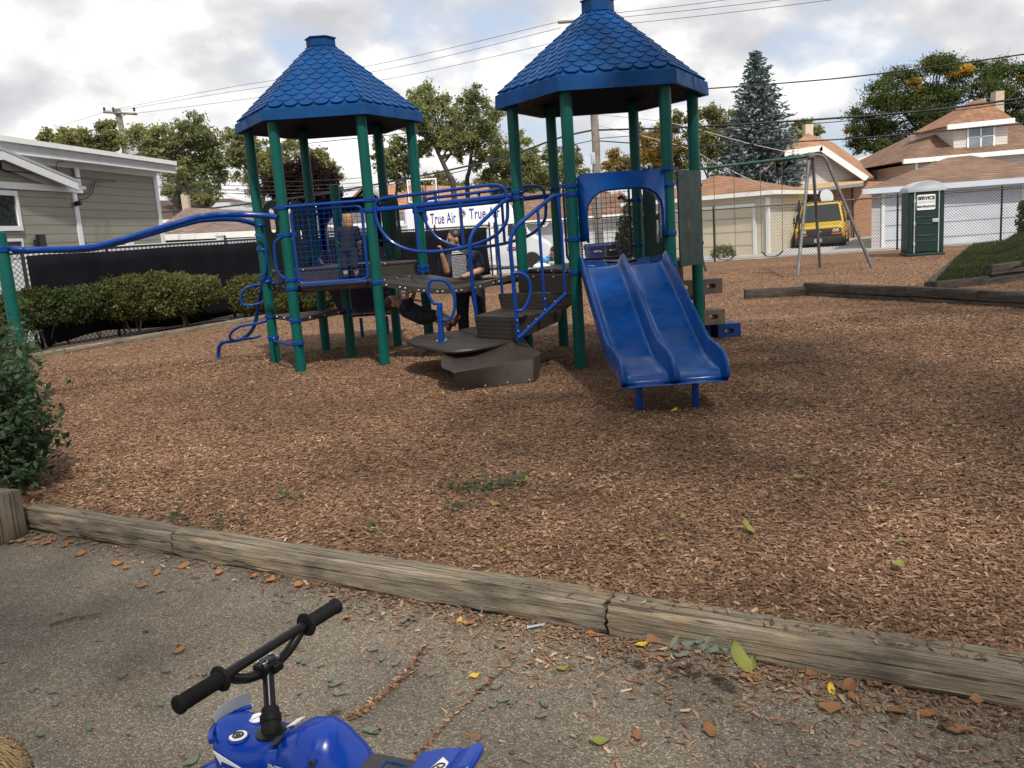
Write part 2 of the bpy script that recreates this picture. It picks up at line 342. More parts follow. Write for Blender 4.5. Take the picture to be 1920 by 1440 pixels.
class MB:
    def __init__(s): s.v = []; s.f = []; s.mi = []; s.cm = 0
    def add(s, V, F):
        o = len(s.v); s.v += [tuple(v) for v in V]; s.f += [tuple(i+o for i in f) for f in F]; s.mi += [s.cm]*len(F); return s
    def box(s, c, d, rz=0, ch=0, m=None):
        c = Vector(c); x, y, z = d[0]/2, d[1]/2, d[2]/2
        rot = m if m is not None else Matrix.Rotation(rz, 3, 'Z')
        if not ch:
            V = [rot @ Vector((a*x, b*y, e*z))+c for a in (-1, 1) for b in (-1, 1) for e in (-1, 1)]
            return s.add(V, [(0, 1, 3, 2), (4, 6, 7, 5), (0, 4, 5, 1), (2, 3, 7, 6), (0, 2, 6, 4), (1, 5, 7, 3)])
        bm = bmesh.new(); bmesh.ops.create_cube(bm, size=1); bmesh.ops.scale(bm, vec=d, verts=bm.verts)
        bmesh.ops.bevel(bm, geom=bm.edges[:], offset=ch, segments=2, affect='EDGES', profile=.5)
        bm.verts.index_update(); s.add([rot @ v.co+c for v in bm.verts], [[v.index for v in f.verts] for f in bm.faces]); bm.free(); return s
    def ring(s, rings, closed_u=True, cap=True, loop=False):
        n = len(rings[0]); V = [p for r in rings for p in r]; F = []; m = len(rings)
        for i in range(m if loop else m-1):
            j = (i+1) % m
            for k in range(n if closed_u else n-1):
                l = (k+1) % n; F.append((i*n+k, i*n+l, j*n+l, j*n+k))
        if cap and closed_u and not loop: F.append(tuple(range(n-1, -1, -1))); F.append(tuple((m-1)*n+k for k in range(n)))
        return s.add(V, F)
    def tube(s, pts, r, n=10, closed=False, cap=True):
        P = [Vector(p) for p in pts]; L = len(P); rings = []; up = None
        for i in range(L):
            if closed: t = P[(i+1) % L]-P[i-1]
            else: t = P[min(i+1, L-1)]-P[max(i-1, 0)]
            t.normalize()
            if up is None:
                up = Vector((0, 0, 1)) if abs(t.z) < .9 else Vector((1, 0, 0))
            a = t.cross(up); a.normalize(); b = a.cross(t); b.normalize(); up = b
            rr = r[i] if isinstance(r, (list, tuple)) else r
            rings.append([P[i]+a*math.cos(2*PI*k/n)*rr+b*math.sin(2*PI*k/n)*rr for k in range(n)])
        return s.ring(rings, True, cap, closed)
    def lathe(s, prof, c=(0, 0, 0), n=20, m=None):
        c = Vector(c); rings = []
        for r, z in prof:
            ring_ = [Vector((r*math.cos(2*PI*k/n), r*math.sin(2*PI*k/n), z)) for k in range(n)]
            rings.append([(m @ p if m is not None else p)+c for p in ring_])
        return s.ring(rings)
    def poly(s, pts, h=None, ex=None):
        """a flat polygon given thickness by the vector ex"""
        P = [Vector(p) for p in pts]; n = len(P)
        if ex is None: return s.add(P, [tuple(range(n))])
        e = Vector(ex); s.add(P+[p+e for p in P], [tuple(range(n-1, -1, -1)), tuple(range(n, 2*n))]+[(i, (i+1) % n, n+(i+1) % n, n+i) for i in range(n)]); return s
    def ell(s, c, r, nu=14, nv=9, m=None):
        c = Vector(c); rings = []
        for i in range(nv+1):
            a = PI*(i/nv); a = min(max(a, .02), PI-.02)
            ring_ = [Vector((r[0]*math.sin(a)*math.cos(2*PI*k/nu), r[1]*math.sin(a)*math.sin(2*PI*k/nu), -r[2]*math.cos(a))) for k in range(nu)]
            rings.append([(m @ p if m is not None else p)+c for p in ring_])
        return s.ring(rings)
    def build(s, name, m, parent=None, smooth=30, bev=0):
        o = rootloc(parent) if parent is not None else Vector((0, 0, 0))
        me = bpy.data.meshes.new(name); me.from_pydata([tuple(Vector(v)-o) for v in s.v], [], s.f); me.update()
        bm = bmesh.new(); bm.from_mesh(me); bmesh.ops.recalc_face_normals(bm, faces=bm.faces); bm.to_mesh(me); bm.free()
        if any(s.mi):
            me.polygons.foreach_set('material_index', s.mi)
        if smooth:
            me.polygons.foreach_set('use_smooth', [True]*len(me.polygons)); me.set_sharp_from_angle(angle=R_(smooth))
        ob = link(me, name, m, parent)
        if bev:
            b = ob.modifiers.new('bevel', 'BEVEL'); b.width = bev; b.segments = 2; b.limit_method = 'ANGLE'; b.angle_limit = R_(40)
        return ob
def curve_mesh(splines, ext=0.0, bevel=0.0):
    """2-D outlines with holes -> a solid plate in the xy plane"""
    c = bpy.data.curves.new('outline', 'CURVE'); c.dimensions = '2D'; c.fill_mode = 'BOTH'; c.extrude = ext; c.bevel_depth = bevel
    for sp in splines:
        q = c.splines.new('POLY'); q.points.add(len(sp)-1); q.use_cyclic_u = True
        for p, w in zip(q.points, sp): p.co = (w[0], w[1], 0, 1)
    o = bpy.data.objects.new('outline', c); COL.objects.link(o); dg = bpy.context.evaluated_depsgraph_get()
    me = bpy.data.meshes.new_from_object(o.evaluated_get(dg)); bpy.data.objects.remove(o); bpy.data.curves.remove(c); return me
def text_mesh(s, size, ext=.001, shear=0, spacing=1.0, bold=0.0):
    c = bpy.data.curves.new('txt', 'FONT'); c.body = s; c.size = size; c.extrude = ext; c.align_x = 'CENTER'; c.align_y = 'CENTER'; c.shear = shear; c.space_character = spacing; c.offset = bold
    o = bpy.data.objects.new('txt', c); COL.objects.link(o); dg = bpy.context.evaluated_depsgraph_get()
    me = bpy.data.meshes.new_from_object(o.evaluated_get(dg)); bpy.data.objects.remove(o); bpy.data.curves.remove(c); return me
def frame(o, x, y):
    """matrix whose x and y axes are the given directions"""
    x = Vector(x).normalized(); y = Vector(y); z = x.cross(y).normalized(); y = z.cross(x)
    m = Matrix((x, y, z)).transposed().to_4x4(); m.translation = Vector(o); return m
def put(me, name, m, parent, mx):
    me.transform(Matrix.Translation(-rootloc(parent)) @ mx if parent is not None else mx); me.materials.clear(); return link(me, name, m, parent)
def rrect(w, h, r, n=5, cx=0, cy=0):
    out = []
    for sx, sy, a0 in ((1, 1, 0), (-1, 1, 90), (-1, -1, 180), (1, -1, 270)):
        for k in range(n+1):
            a = R_(a0+90*k/n); out.append((cx+sx*(w/2-r)+r*math.cos(a), cy+sy*(h/2-r)+r*math.sin(a)))
    return out
def copytree(o, parent=None):
    c = o.copy(); COL.objects.link(c); c.parent = parent
    for ch in list(o.children): copytree(ch, c)
    return c
def leaves(pos, size, aspect=.6, flat=0.0, jitter=.4):
    """one bent four-cornered leaf at each point"""
    pos = np.asarray(pos); n = len(pos)
    d = rng.normal(size=(n, 3)); d[:, 2] *= (1-flat); d /= np.linalg.norm(d, axis=1)[:, None]
    e = rng.normal(size=(n, 3)); e[:, 2] *= (1-flat); e -= (e*d).sum(1)[:, None]*d; e /= np.linalg.norm(e, axis=1)[:, None]
    s = size*(1+jitter*rng.uniform(-1, 1, n))[:, None]
    nn = np.cross(d, e)*s*.15
    V = np.stack([pos-d*s*.5, pos+e*s*.5*aspect+nn, pos+d*s*.5, pos-e*s*.5*aspect+nn], 1).reshape(-1, 3)
    return V, np.arange(4*n).reshape(-1, 4)
# ================================================================ ground
AZ = -.1                                    # level of the asphalt; the bark mulch lies at 0
TL = Vector((-3.34, 5.42, 0)); TDIR = Vector((.8715, -.4904, 0)).normalized(); TN = Vector((.4904, .8715, 0)).normalized()
def sn(x, y):
    return (np.sin(x*1.3+.7*np.sin(y*.9))*np.sin(y*1.1+.4)*.5+np.sin(x*3.1+y*1.7)*.25+np.sin(x*6.3-y*5.1+1)*.12+np.sin(x*11.7+y*9.3)*.08)
FA, FB, FC = Vector((-11.5, 11.1, 0)), Vector((-.4, 31.6, 0)), Vector((30, 27.4, 0))      # fence corner points
def fence_y(x):
    return np.where(x < FB.x, FA.y+(x-FA.x)*(FB.y-FA.y)/(FB.x-FA.x), FB.y+(x-FB.x)*(FC.y-FB.y)/(FC.x-FB.x))
def mulch_z(x, y):
    d = (x-TL.x)*TN.x+(y-TL.y)*TN.y
    z = sn(x, y)*.022 + .012*np.clip(1-d/1.5, 0, 1)
    z = z - .16*np.exp(-(((x-6.2)/1.9)**2+((y-22.5)/1.0)**2))        # hollow worn under the swings
    z = z + .06*np.exp(-(((x+1.0)/2.2)**2+((y-8.0)/.8)**2)) * .5
    return z
def strip(name, pts, z, m, kind='structure'):
    mb = MB(); mb.add([(p[0], p[1], z) for p in pts], [tuple(range(len(pts)))]); o = mb.build(name, m, smooth=0); return tag(o, kind=kind)
strip('ground', [(-400, -60), (400, -60), (400, 600), (-400, 600)], -.16, 'soil')
st = .11
xs = np.arange(-16, 26, st); ys = np.arange(0.6, 34, st)
X, Y = np.meshgrid(xs, ys, indexing='ij')
Z = mulch_z(X, Y); nx, ny = X.shape
idx = np.arange(nx*ny).reshape(nx, ny)
Q = np.stack([idx[:-1, :-1], idx[1:, :-1], idx[1:, 1:], idx[:-1, 1:]], -1).reshape(-1, 4)
cx_ = X.ravel()[Q].mean(1); cy_ = Y.ravel()[Q].mean(1)
dd = (cx_-TL.x)*TN.x+(cy_-TL.y)*TN.y
Q = Q[(dd > .09) & (cy_ < fence_y(cx_)+.05)]
used = np.unique(Q); rm = np.full(nx*ny, -1); rm[used] = np.arange(len(used))
tag(mesh_np('mulch_ground', np.stack([X, Y, Z], -1).reshape(-1, 3)[used], rm[Q], 'mulch', smooth=True), kind='structure')
a = TL-TDIR*8+TN*.06; b = TL+TDIR*12+TN*.06
strip('asphalt_path', [(a.x-6, -12), (b.x, -12), (b.x, b.y), (a.x, a.y)], AZ, 'asphalt')
# alley of old concrete beyond the fences
strip('alley', [(-9, 26.2), (-.6, 31.75), (40, 26.3), (60, 44), (-20, 48)], -.03, 'concrete')
# bed of dark soil along the left fence
def lf(s, off):                                           # along the left fence, off metres in front of it
    d = (FB-FA).normalized(); n = Vector((d.y, -d.x, 0)); return FA+d*s+n*off
mb = MB(); P = [lf(s, .05) for s in np.linspace(0, 22, 30)]; Pn = [lf(s, 1.15) for s in np.linspace(0, 22, 30)]
mb.ring([[Vector((p.x, p.y, .03)) for p in P], [Vector((p.x, p.y, .06+.02*math.sin(i*1.7))) for i, p in enumerate(Pn)]], False, False)
tag(mb.build('planting_bed', 'soil'), kind='structure')
# ---------------------------------------------------------------- timbers
def timber(name, a, b, w, h, label, m='timber', seed=0, group=None, cat='timber', nseg=40, rough=.0042, notch=0):
    a, b = Vector(a), Vector(b); L = (b-a).length; dz = b.z-a.z; ang = math.atan2(b.y-a.y, b.x-a.x)
    r = random.Random(seed); rings = []
    prof = []
    for (sx, sy) in ((-1, -1), (1, -1), (1, 1), (-1, 1)):
        prof.append((sx, sy))
    for i in range(nseg+1):
        x = L*i/nseg; ring_ = []
        for e in range(4):
            p, q = prof[e], prof[(e+1) % 4]
            for k in range(6):
                u = k/6; yy = (p[0]+(q[0]-p[0])*u)*w/2; zz_ = (p[1]+(q[1]-p[1])*u)*h/2
                s = max(abs(yy)/(w/2), 0)+max(abs(zz_)/(h/2), 0)
                k_ = 1-.10*max(0, s-1.62)/.38-.0*s
                yy *= k_; zz_ *= k_
                f = 1+.25*math.sin(x*2.1+seed)
                yy += rough*f*(math.sin(x*9+seed+k*2.3+e)+.7*math.sin(x*23+k*5.1+e*1.7+seed))+.004*math.sin(x*1.7+seed)
                zz_ += rough*.7*f*(math.sin(x*8+seed*2+k*1.9+e*2)+.7*math.sin(x*27+k*4.3+seed))+.004*math.sin(x*2.3+seed*1.3)
                ring_.append(Vector((x+(rough*2*math.sin(k*3+e+seed) if i in (0, nseg) else 0), yy, zz_)))
        rings.append(ring_)
    mb = MB(); mb.ring(rings); me_o = mb.build(name, m, smooth=40)
    me_o.location = a+Vector((0, 0, h/2)); me_o.rotation_euler = (0, -math.asin(dz/L), ang)
    return tag(me_o, label, cat, group)
EG = 'landscape timbers edging the bark mulch'
def fr(s, n, z=AZ): p = TL+TDIR*s+TN*n; return (p.x, p.y, z)
timber('landscape_timber', fr(.06, .08), fr(1.49, .085), .15, .142, 'short weathered timber at the far left end of the front edging, beside the corner post', seed=1, group=EG)
timber('landscape_timber', fr(1.505, .08), fr(4.20, .075), .155, .146, 'long grey weathered timber in the middle of the front edging, behind the toy motorbike', seed=2, group=EG, nseg=70)
timber('landscape_timber', fr(4.215, .08), fr(8.2, .085), .16, .148, 'long grey timber at the right of the front edging, strewn with mulch chips on top', seed=3, group=EG, nseg=90)
p0 = G(-2, 955, -.1); 
pe = G(20, 925, .2)
mb = MB(); mb.box((0, 0, 0), (.31, .27, .24), 0, .012); cpo = mb.build('corner_post', 'timber', None, 30); cpo.location = (pe.x-.13, pe.y-.02, AZ+.155); cpo.rotation_euler = (0, R_(90), math.atan2(TDIR.y, TDIR.x)+.12); tag(cpo, 'short stub of square weathered timber post standing at the left end of the edging', 'post')
# low edging at the foot of the left bed
for i, (s0, s1) in enumerate(((1.5, 5.2), (5.22, 9.6), (9.62, 14.2))):
    p, q = lf(s0, 1.2), lf(s1, 1.2)
    timber('landscape_timber', (p.x, p.y, -.03), (q.x, q.y, -.03), .13, .13, ['dark edging timber nearest the camera along the hedge bed', 'edging timber in front of the big trimmed hedge', 'edging timber running behind the left play tower by the round shrub'][i], seed=11+i, group='edging timbers of the hedge bed')
# timber wall on the right, two courses
WA, WM, WB = Vector((4.6, 16.35, 0)), Vector((5.75, 16.2, 0)), Vector((8.6, 9.3, 0))
WG = 'timbers of the low wall in the mulch'
timber('wall_timber', (WA.x, WA.y, -.05), (WM.x, WM.y, -.05), .16, .22, 'single dark timber with a sawn sloping end at the left of the low mulch wall', 'timber_dark', 21, WG)
dv = (WB-WM)
for c in range(2):
    for k, (u0, u1) in enumerate(((0, .5), (.502, 1))) if c == 1 else enumerate(((0, .33), (.332, .8), (.802, 1.0))):
        p, q = WM+dv*u0, WM+dv*u1; z = -.09+c*.165
        timber('wall_timber', (p.x, p.y, z), (q.x, q.y, z), .16, .165, (['far lower dark timber of the low mulch wall', 'middle lower dark timber of the low mulch wall', 'nearest lower timber of the low mulch wall'], ['far upper dark timber of the low mulch wall with stained face', 'near upper dark timber of the low mulch wall'])[c][k], 'timber_dark', 30+c*5+k, WG)
# grass mound held by timbers
GM = 'timbers holding the grass mound'
MA = Vector((7.75, 15.35, 0)); MBk = Vector((14.4, 26.2, 0)); MC = Vector((10.9, 16.6, 0)); MD = Vector((9.0, 15.8, 0))
timber('mound_timber', (MA.x, MA.y, -.05), (MC.x, MC.y, -.05), .15, .21, 'lower grey timber along the front of the grass mound', 'timber_dark', 41, GM)
timber('mound_timber', (MD.x, MD.y, .165), (MC.x+.3, MC.y+.12, .165), .15, .2, 'upper timber of the grass mound front, set back on the lower one', 'timber_dark', 42, GM)
timber('mound_timber', (MA.x-.02, MA.y+.15, -.05), (MBk.x, MBk.y, -.02), .15, .2, 'long timber running back along the left side of the grass mound', 'timber_dark', 43, GM, nseg=60)
timber('mound_post', (9.45, 14.6, -.05), (9.65, 14.5, -.05), .2, .62, 'dark timber post standing at the right end of the grass mound', 'timber_dark', 44, cat='post', nseg=4)
mb = MB(); rows = []
for i in range(26):
    u = i/25; a = MA.lerp(MBk, u)+Vector((.1, .1, 0)); b = Vector((MC.x+6*u+1.4, MC.y+.1+u*11, 0)); row = []
    for k in range(22):
        v = k/21; p = a.lerp(b, v); p.z = .155+.19*min(1, max(0, (v-.30)/.14))+.10*min(1, u*3)-.06*u+.015*math.sin(p.x*4+p.y*3); row.append(p)
    rows.append(row)
mb.ring(rows, False, False)
tag(mb.build('grass_mound', 'soil'), kind='structure'); GROWS = rows
gp = []
for i in range(25):
    for k in range(21):
        a, b, c = rows[i][k], rows[i+1][k], rows[i][k+1]
        n = int(180*max(.15, 1-i/26))
        u = rng.random((n, 2)); A = np.array(a); gp.append(A+u[:, :1]*(np.array(b)-A)+u[:, 1:]*(np.array(c)-A))
gp = np.concatenate(gp); n = len(gp); h = rng.uniform(.03, .085, n)[:, None]; th = rng.uniform(0, 2*PI, n); d = np.stack([np.cos(th), np.sin(th), 0*th], 1); ln = rng.normal(size=(n, 3))*.35; ln[:, 2] = 1
V = np.stack([gp-d*.006, gp+d*.006, gp+ln*h], 1).reshape(-1, 3)
tag(mesh_np('grass', V, np.arange(3*n).reshape(-1, 3), 'grass_blade'), 'short green grass growing on the timber edged mound', 'grass', kind='stuff')
# ---------------------------------------------------------------- bark chips
def chips(px, py, pz, lmin, lmax, tilt, name):
    n = len(px); th = rng.uniform(0, 2*PI, n); L = rng.uniform(lmin, lmax, n)*rng.uniform(.5, 1, n); wd = np.minimum(L*rng.uniform(.16, .5, n), .014)
    t = rng.normal(0, tilt, n); r = rng.normal(0, tilt*1.2, n)
    d = np.stack([np.cos(th)*np.cos(t), np.sin(th)*np.cos(t), np.sin(t)], 1); e = np.stack([-np.sin(th)*np.cos(r), np.cos(th)*np.cos(r), np.sin(r)], 1)
    P = np.stack([px, py, pz], 1); a = d*(L/2)[:, None]; b = e*(wd/2)[:, None]; tp = rng.uniform(.4, 1, n)[:, None]
    V = np.stack([P-a-b, P+a-b*tp, P+a*rng.uniform(.7, 1, n)[:, None]+b*tp, P-a*rng.uniform(.6, 1, n)[:, None]+b], 1).reshape(-1, 3)
    return tag(mesh_np(name, V, np.arange(4*n).reshape(-1, 4), 'chip'), kind='stuff')
def sample(n, ymax, power, lo=0.0, hi=.72):
    """points spread over the mulch seen by the camera, denser near"""
    y = 2.3+(ymax-2.3)*rng.random(n)**power; x = rng.uniform(lo, hi, n)*rng.choice((-1, 1), n)*(y+.6)
    d = (x-TL.x)*TN.x+(y-TL.y)*TN.y
    k = (d > .17) & (y < fence_y(x)-.1); return x[k], y[k]
x, y = sample(520000, 13, .95); o = chips(x, y, mulch_z(x, y)+rng.uniform(.0, .013, len(x)), .014, .052, .22, 'bark_chips'); tag(o, 'bark mulch chips covering the playground', 'mulch')
x, y = sample(230000, 13, .95, .72, 1.25); o = chips(x, y, mulch_z(x, y)+rng.uniform(.0, .013, len(x)), .016, .056, .22, 'bark_chips'); tag(o, 'bark mulch chips at the sides of the playground', 'mulch')
x, y = sample(110000, 25, .7, 0, .9); k = y > 11; x, y = x[k], y[k]; o = chips(x, y, mulch_z(x, y)+rng.uniform(.0, .016, len(x)), .04, .08, .3, 'bark_chips'); tag(o, 'bark mulch chips in the back of the playground', 'mulch')
# litter of chips along the outside of the edging and on top of it
s = rng.uniform(0, 8, 9000); w = rng.exponential(.16, 9000)*(.35+.9*np.clip((s-2.2)/2, 0, 1)); k = rng.random(9000) < .12+.88*np.clip((s-2.0)/2.2, 0, 1); s, w = s[k], w[k]
x = TL.x+TDIR.x*s-TN.x*w; y = TL.y+TDIR.y*s-TN.y*w; px1, py1, pz1 = x, y, AZ+rng.uniform(.003, .014, len(x))
s = rng.uniform(3.6, 8, 800); w = rng.uniform(.03, .15, 800)*1; x = TL.x+TDIR.x*s+TN.x*w; y = TL.y+TDIR.y*s+TN.y*w; 
k = rng.random(800) < np.clip((s-3.4)/2.5, .05, .8); px2, py2, pz2 = x[k], y[k], np.full(k.sum(), .056)
def crack_pts(path, n, sp):
    P = [Vector(p) for p in path]; out = []
    for _ in range(n):
        i = rnd.randrange(len(P)-1); q = P[i].lerp(P[i+1], rnd.random()); out.append((q.x+rnd.gauss(0, sp), q.y+rnd.gauss(0, sp)))
    return np.array(out)
CR1 = [G(*p, AZ) for p in ((790, 1215), (765, 1262), (735, 1290), (705, 1315), (680, 1335), (655, 1350))]
CR2 = [G(*p, AZ) for p in ((960, 1245), (905, 1290), (870, 1325), (835, 1360), (800, 1400), (770, 1430), (740, 1460))]
c1 = crack_pts(CR1, 210, .011); c2 = crack_pts(CR2, 60, .008)
sx = rng.uniform(-2.6, 2.6, 650); sy = rng.uniform(1.6, 5, 650); k = ((sx-TL.x)*TN.x+(sy-TL.y)*TN.y < -.05); sx, sy = sx[k], sy[k]
x = np.concatenate([px1, px2, c1[:, 0], c2[:, 0], sx]); y = np.concatenate([py1, py2, c1[:, 1], c2[:, 1], sy]); z = np.concatenate([pz1, pz2, np.full(len(c1)+len(c2), AZ+.008), np.full(len(sx), AZ+.004)])
o = chips(x, y, z, .015, .05, .22, 'chip_litter'); tag(o, 'bark chips scattered over the asphalt and along the timbers', 'mulch')
for i, c in enumerate((CR1, CR2)):          # open cracks in the asphalt
    mb = MB(); L_, R2 = [], []
    Pc = cr(c, 8)
    for j, p in enumerate(Pc):
        w = (.009 if i == 0 else .006)*(1+.7*math.sin(j*2.3)*math.sin(j*.9)); L_.append(Vector((p.x-w+.004*math.sin(j*3.1), p.y+w*.3, AZ+.0025))); R2.append(Vector((p.x+w+.004*math.sin(j*2.1), p.y-w*.3, AZ+.0025)))
    mb.ring([L_, R2], False, False); tag(mb.build('asphalt_crack', 'soil', smooth=0), kind='structure')
# ================================================================ play structure
T1 = Vector((-2.22, 11.96, 0)); T2 = Vector((1.33, 10.67, 0)); TH = 3.17
def hexp(c, R, z): return [Vector((c.x+R*math.cos(TH+k*PI/3), c.y+R*math.sin(TH+k*PI/3), z)) for k in range(6)]
P = hexp(T1, 1.095, 0); Qh = hexp(T2, 1.095, 0)
PLAY = thing('play_structure', 'blue and green playground climber with two hexagonal towers, scalloped roofs, bridge, steps and slide', 'playground', (-.4, 11.3, 0))
PR = .068
def bolts(parent, pts, r, name='bolt', m='steel_bolt'):
    mb = MB(); mb.ell((0, 0, 0), (r, r, r), 8, 5); me = None
    for p in pts:
        if me is None:
            o = mb.build(name, m); me = o.data
        else: o = bpy.data.objects.new(name, me); COL.objects.link(o)
        o.parent = parent; o.location = Vector(p)-rootloc(parent)
def post(p, top, name='post', dome=False, z0=-.15):
    mb = MB(); prof = [(PR, z0), (PR, top)]
    if dome: prof = [(PR, z0), (PR, top-.05), (PR*.93, top-.022), (PR*.7, top-.006), (PR*.3, top)]
    mb.lathe(prof, p, 20); return mb.build(name, 'green_steel', PLAY)
def clamp(po, p, z, toward=None, h=.05):
    mb = MB(); mb.lathe([(PR+.004, z-h/2), (PR+.013, z-h/2+.006), (PR+.013, z+h/2-.006), (PR+.004, z+h/2)], (p.x, p.y, 0), 20)
    if toward is not None:
        d = Vector((toward.x-p.x, toward.y-p.y, 0)).normalized(); a = math.atan2(d.y, d.x)
        mb.box((p.x+d.x*(PR+.035), p.y+d.y*(PR+.035), z), (.07, .035, h*.8), a, .006)
        mb.box((p.x-d.x*(PR+.02), p.y-d.y*(PR+.02), z), (.035, .05, h*.7), a, .005)
        s = Vector((-d.y, d.x, 0)); mb.cm = 1; mb.ell((p.x+d.x*(PR+.04)+s.x*-.02, p.y+d.y*(PR+.04)-abs(.022), z), (.008, .008, .008), 8, 5); mb.cm = 0
    return mb.build('clamp', ['blue_steel', 'steel_bolt'], po)
F1, F2 = 3.15, 3.055                       # undersides of the two roofs
PP = [post(P[k], F1+.10) for k in range(6)]; QQ = [post(Qh[k], F2+.10) for k in range(6)]
SH = post(T1+Vector((-.02, 0, 0)), 2.40, dome=True)
# roofs
def roof(c, R, z0, fh, zc, zt):
    ap = hexp(c, R, z0); ft = hexp(c, R-.012, z0+fh); cb_ = hexp(c, .205, zc)
    mb = MB()
    inn = hexp(c, R-.05, z0+.004)
    mb.ring([inn, ap, ft, hexp(c, R-.06, z0+fh+.02), cb_], cap=False)
    r = mb.build('roof', 'roof_blue', PLAY, smooth=10)
    # moulded seams in the middle of each fascia and slope
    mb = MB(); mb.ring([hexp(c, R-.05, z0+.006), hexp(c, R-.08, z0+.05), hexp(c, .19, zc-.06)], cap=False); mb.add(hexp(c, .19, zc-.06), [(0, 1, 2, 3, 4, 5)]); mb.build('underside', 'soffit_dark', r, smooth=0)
    mb = MB(); t = hexp(c, .205, zc-.02); mb.ring([t, hexp(c, .195, zc+.02), hexp(c, .192, zt-.02), hexp(c, .212, zt-.012), hexp(c, .21, zt), hexp(c, .1, zt+.012)]); mb.build('cap', 'roof_blue', r, smooth=10)
    mb = MB()
    for k in range(6):
        a, b = hexp(c, R-.05, z0+fh+.02)[k], hexp(c, R-.05, z0+fh+.02)[(k+1) % 6]; a2, b2 = cb_[k], cb_[(k+1) % 6]
        m0, m1 = (a+b)/2, (a2+b2)/2; ax = (b-a).normalized(); up = (m1-m0); L = up.length; up.normalize(); nr = ax.cross(up).normalized()
        if nr.z < 0: nr = -nr
        w0, w1 = (b-a).length/2, (b2-a2).length/2; rows_ = 12; rh = L/rows_
        def hw(v): return w0+(w1-w0)*min(1, max(0, v/L))
        for rI in range(rows_, -1, -1):
            v0 = rI*rh; tw = .19*(1-.28*rI/rows_); half = hw(v0+rh*.5)
            off = 0 if rI % 2 else tw/2
            n = int(half/tw)+2
            for i in range(-n, n+1):
                cx0 = i*tw+off
                if cx0-tw/2 >= half-.01 or cx0+tw/2 <= -half+.01: continue
                pts = []
                for q in range(9):
                    an = PI+PI*q/8; pts.append((cx0+math.cos(an)*tw*.49, v0+rh*.95+math.sin(an)*rh*1.0))
                pts += [(cx0+tw*.49, min(L, v0+rh*2.1)), (cx0-tw*.49, min(L, v0+rh*2.1))]
                top, bot = [], []
                for (x, v) in pts:
                    v = max(0, min(L, v)); hx = hw(v); x = max(-hx, min(hx, x)); lift = .004+.020*max(0, min(1, 1-(v-v0)/(rh*1.7)))
                    top.append(m0+ax*x+up*v+nr*lift); bot.append(m0+ax*x+up*v-nr*.004)
                K = len(top); mb.add(top+bot, [tuple(range(K))]+[(q, (q+1) % K, K+(q+1) % K, K+q) for q in range(K)])
    mb.build('shingles', 'roof_blue', r, smooth=0)
    mb = MB()                          # raised seam lines
    for k in range(6):
        a, b = ap[k], ap[(k+1) % 6]; m0 = (a+b)/2; n = Vector((m0.x-c.x, m0.y-c.y, 0)).normalized()
        m1 = (cb_[k]+cb_[(k+1) % 6])/2
        mb.tube([m0+n*.001, m0+n*-.004+Vector((0, 0, fh)), m0-n*.05+Vector((0, 0, fh+.038))], .004, 6)
        mb.tube([m0-n*.05+Vector((0, 0, fh+.042)), m1+Vector((0, 0, .022))], .004, 6)
    mb.build('seam', 'navy_plastic', r)
    return r
roof(T1, 1.275, F1, .125, 4.16, 4.30); roof(T2, 1.30, F2, .155, 4.05, 4.22)
# decks (the left tower is split into two half levels)
def deck(pts, z, name='deck', th=.045, rim=.10):
    c = sum(pts, Vector())/len(pts); mb = MB()
    mb.poly([(p.x, p.y, z-th) for p in pts], ex=(0, 0, th))
    inn = [p+(c-p).normalized()*.03 for p in pts]; n = len(pts)
    mb.ring([[Vector((p.x, p.y, z-th)) for p in pts], [Vector((p.x, p.y, z-rim)) for p in inn]], cap=False)
    o = mb.build(name, 'deck_brown', PLAY, smooth=0, bev=.012)
    L_ = []
    for i in range(n):
        for u in (.22, .5, .78):
            q = pts[i].lerp(pts[(i+1) % n], u)
            if (pts[(i+1) % n]-pts[i]).x > .2: L_.append((q.x, q.y, z-th*.5))
    bolts(o, L_, .012); return o
h1 = hexp(T1, 1.02, 0); deck([h1[0], h1[1], h1[2], h1[3]], 1.11); deck([h1[3], h1[4], h1[5], h1[0]], 1.30)
mb = MB(); mb.poly([h1[0]+Vector((.05, 0, 1.09)), h1[3]+Vector((-.05, 0, 1.09)), h1[3]+Vector((-.05, 0, 1.25)), h1[0]+Vector((.05, 0, 1.25))], ex=(0, .02, 0)); mb.build('riser', 'deck_brown', PLAY, smooth=0)
deck(hexp(T2, 1.03, 0), 1.13)
# triangular half step low in the left tower
tri = [P[0]+Vector((.02, -.02, 0)), P[1]+Vector((.03, .02, 0)), T1+Vector((.0, -.03, 0)), T1+Vector((-.12, .12, 0))]; deck(tri, .69, 'step', .04, .06)
for o, p in ((PP[0], P[0]), (PP[1], P[1]), (SH, T1)): clamp(o, p, .665)
mb = MB(); mb.tube(cr([P[0]+Vector((.02, -.07, .36)), P[0].lerp(P[1], .3)+Vector((-.05, -.05, .345)), P[0].lerp(P[1], .8)+Vector((-.05, -.05, .345)), P[1]+Vector((-.04, -.06, .36))], 5), .018, 8); mb.build('foot_rung', 'blue_steel', PLAY)
for o, p in ((PP[0], P[0]), (PP[1], P[1])): clamp(o, p, .37, P[0] if p is P[1] else P[1])
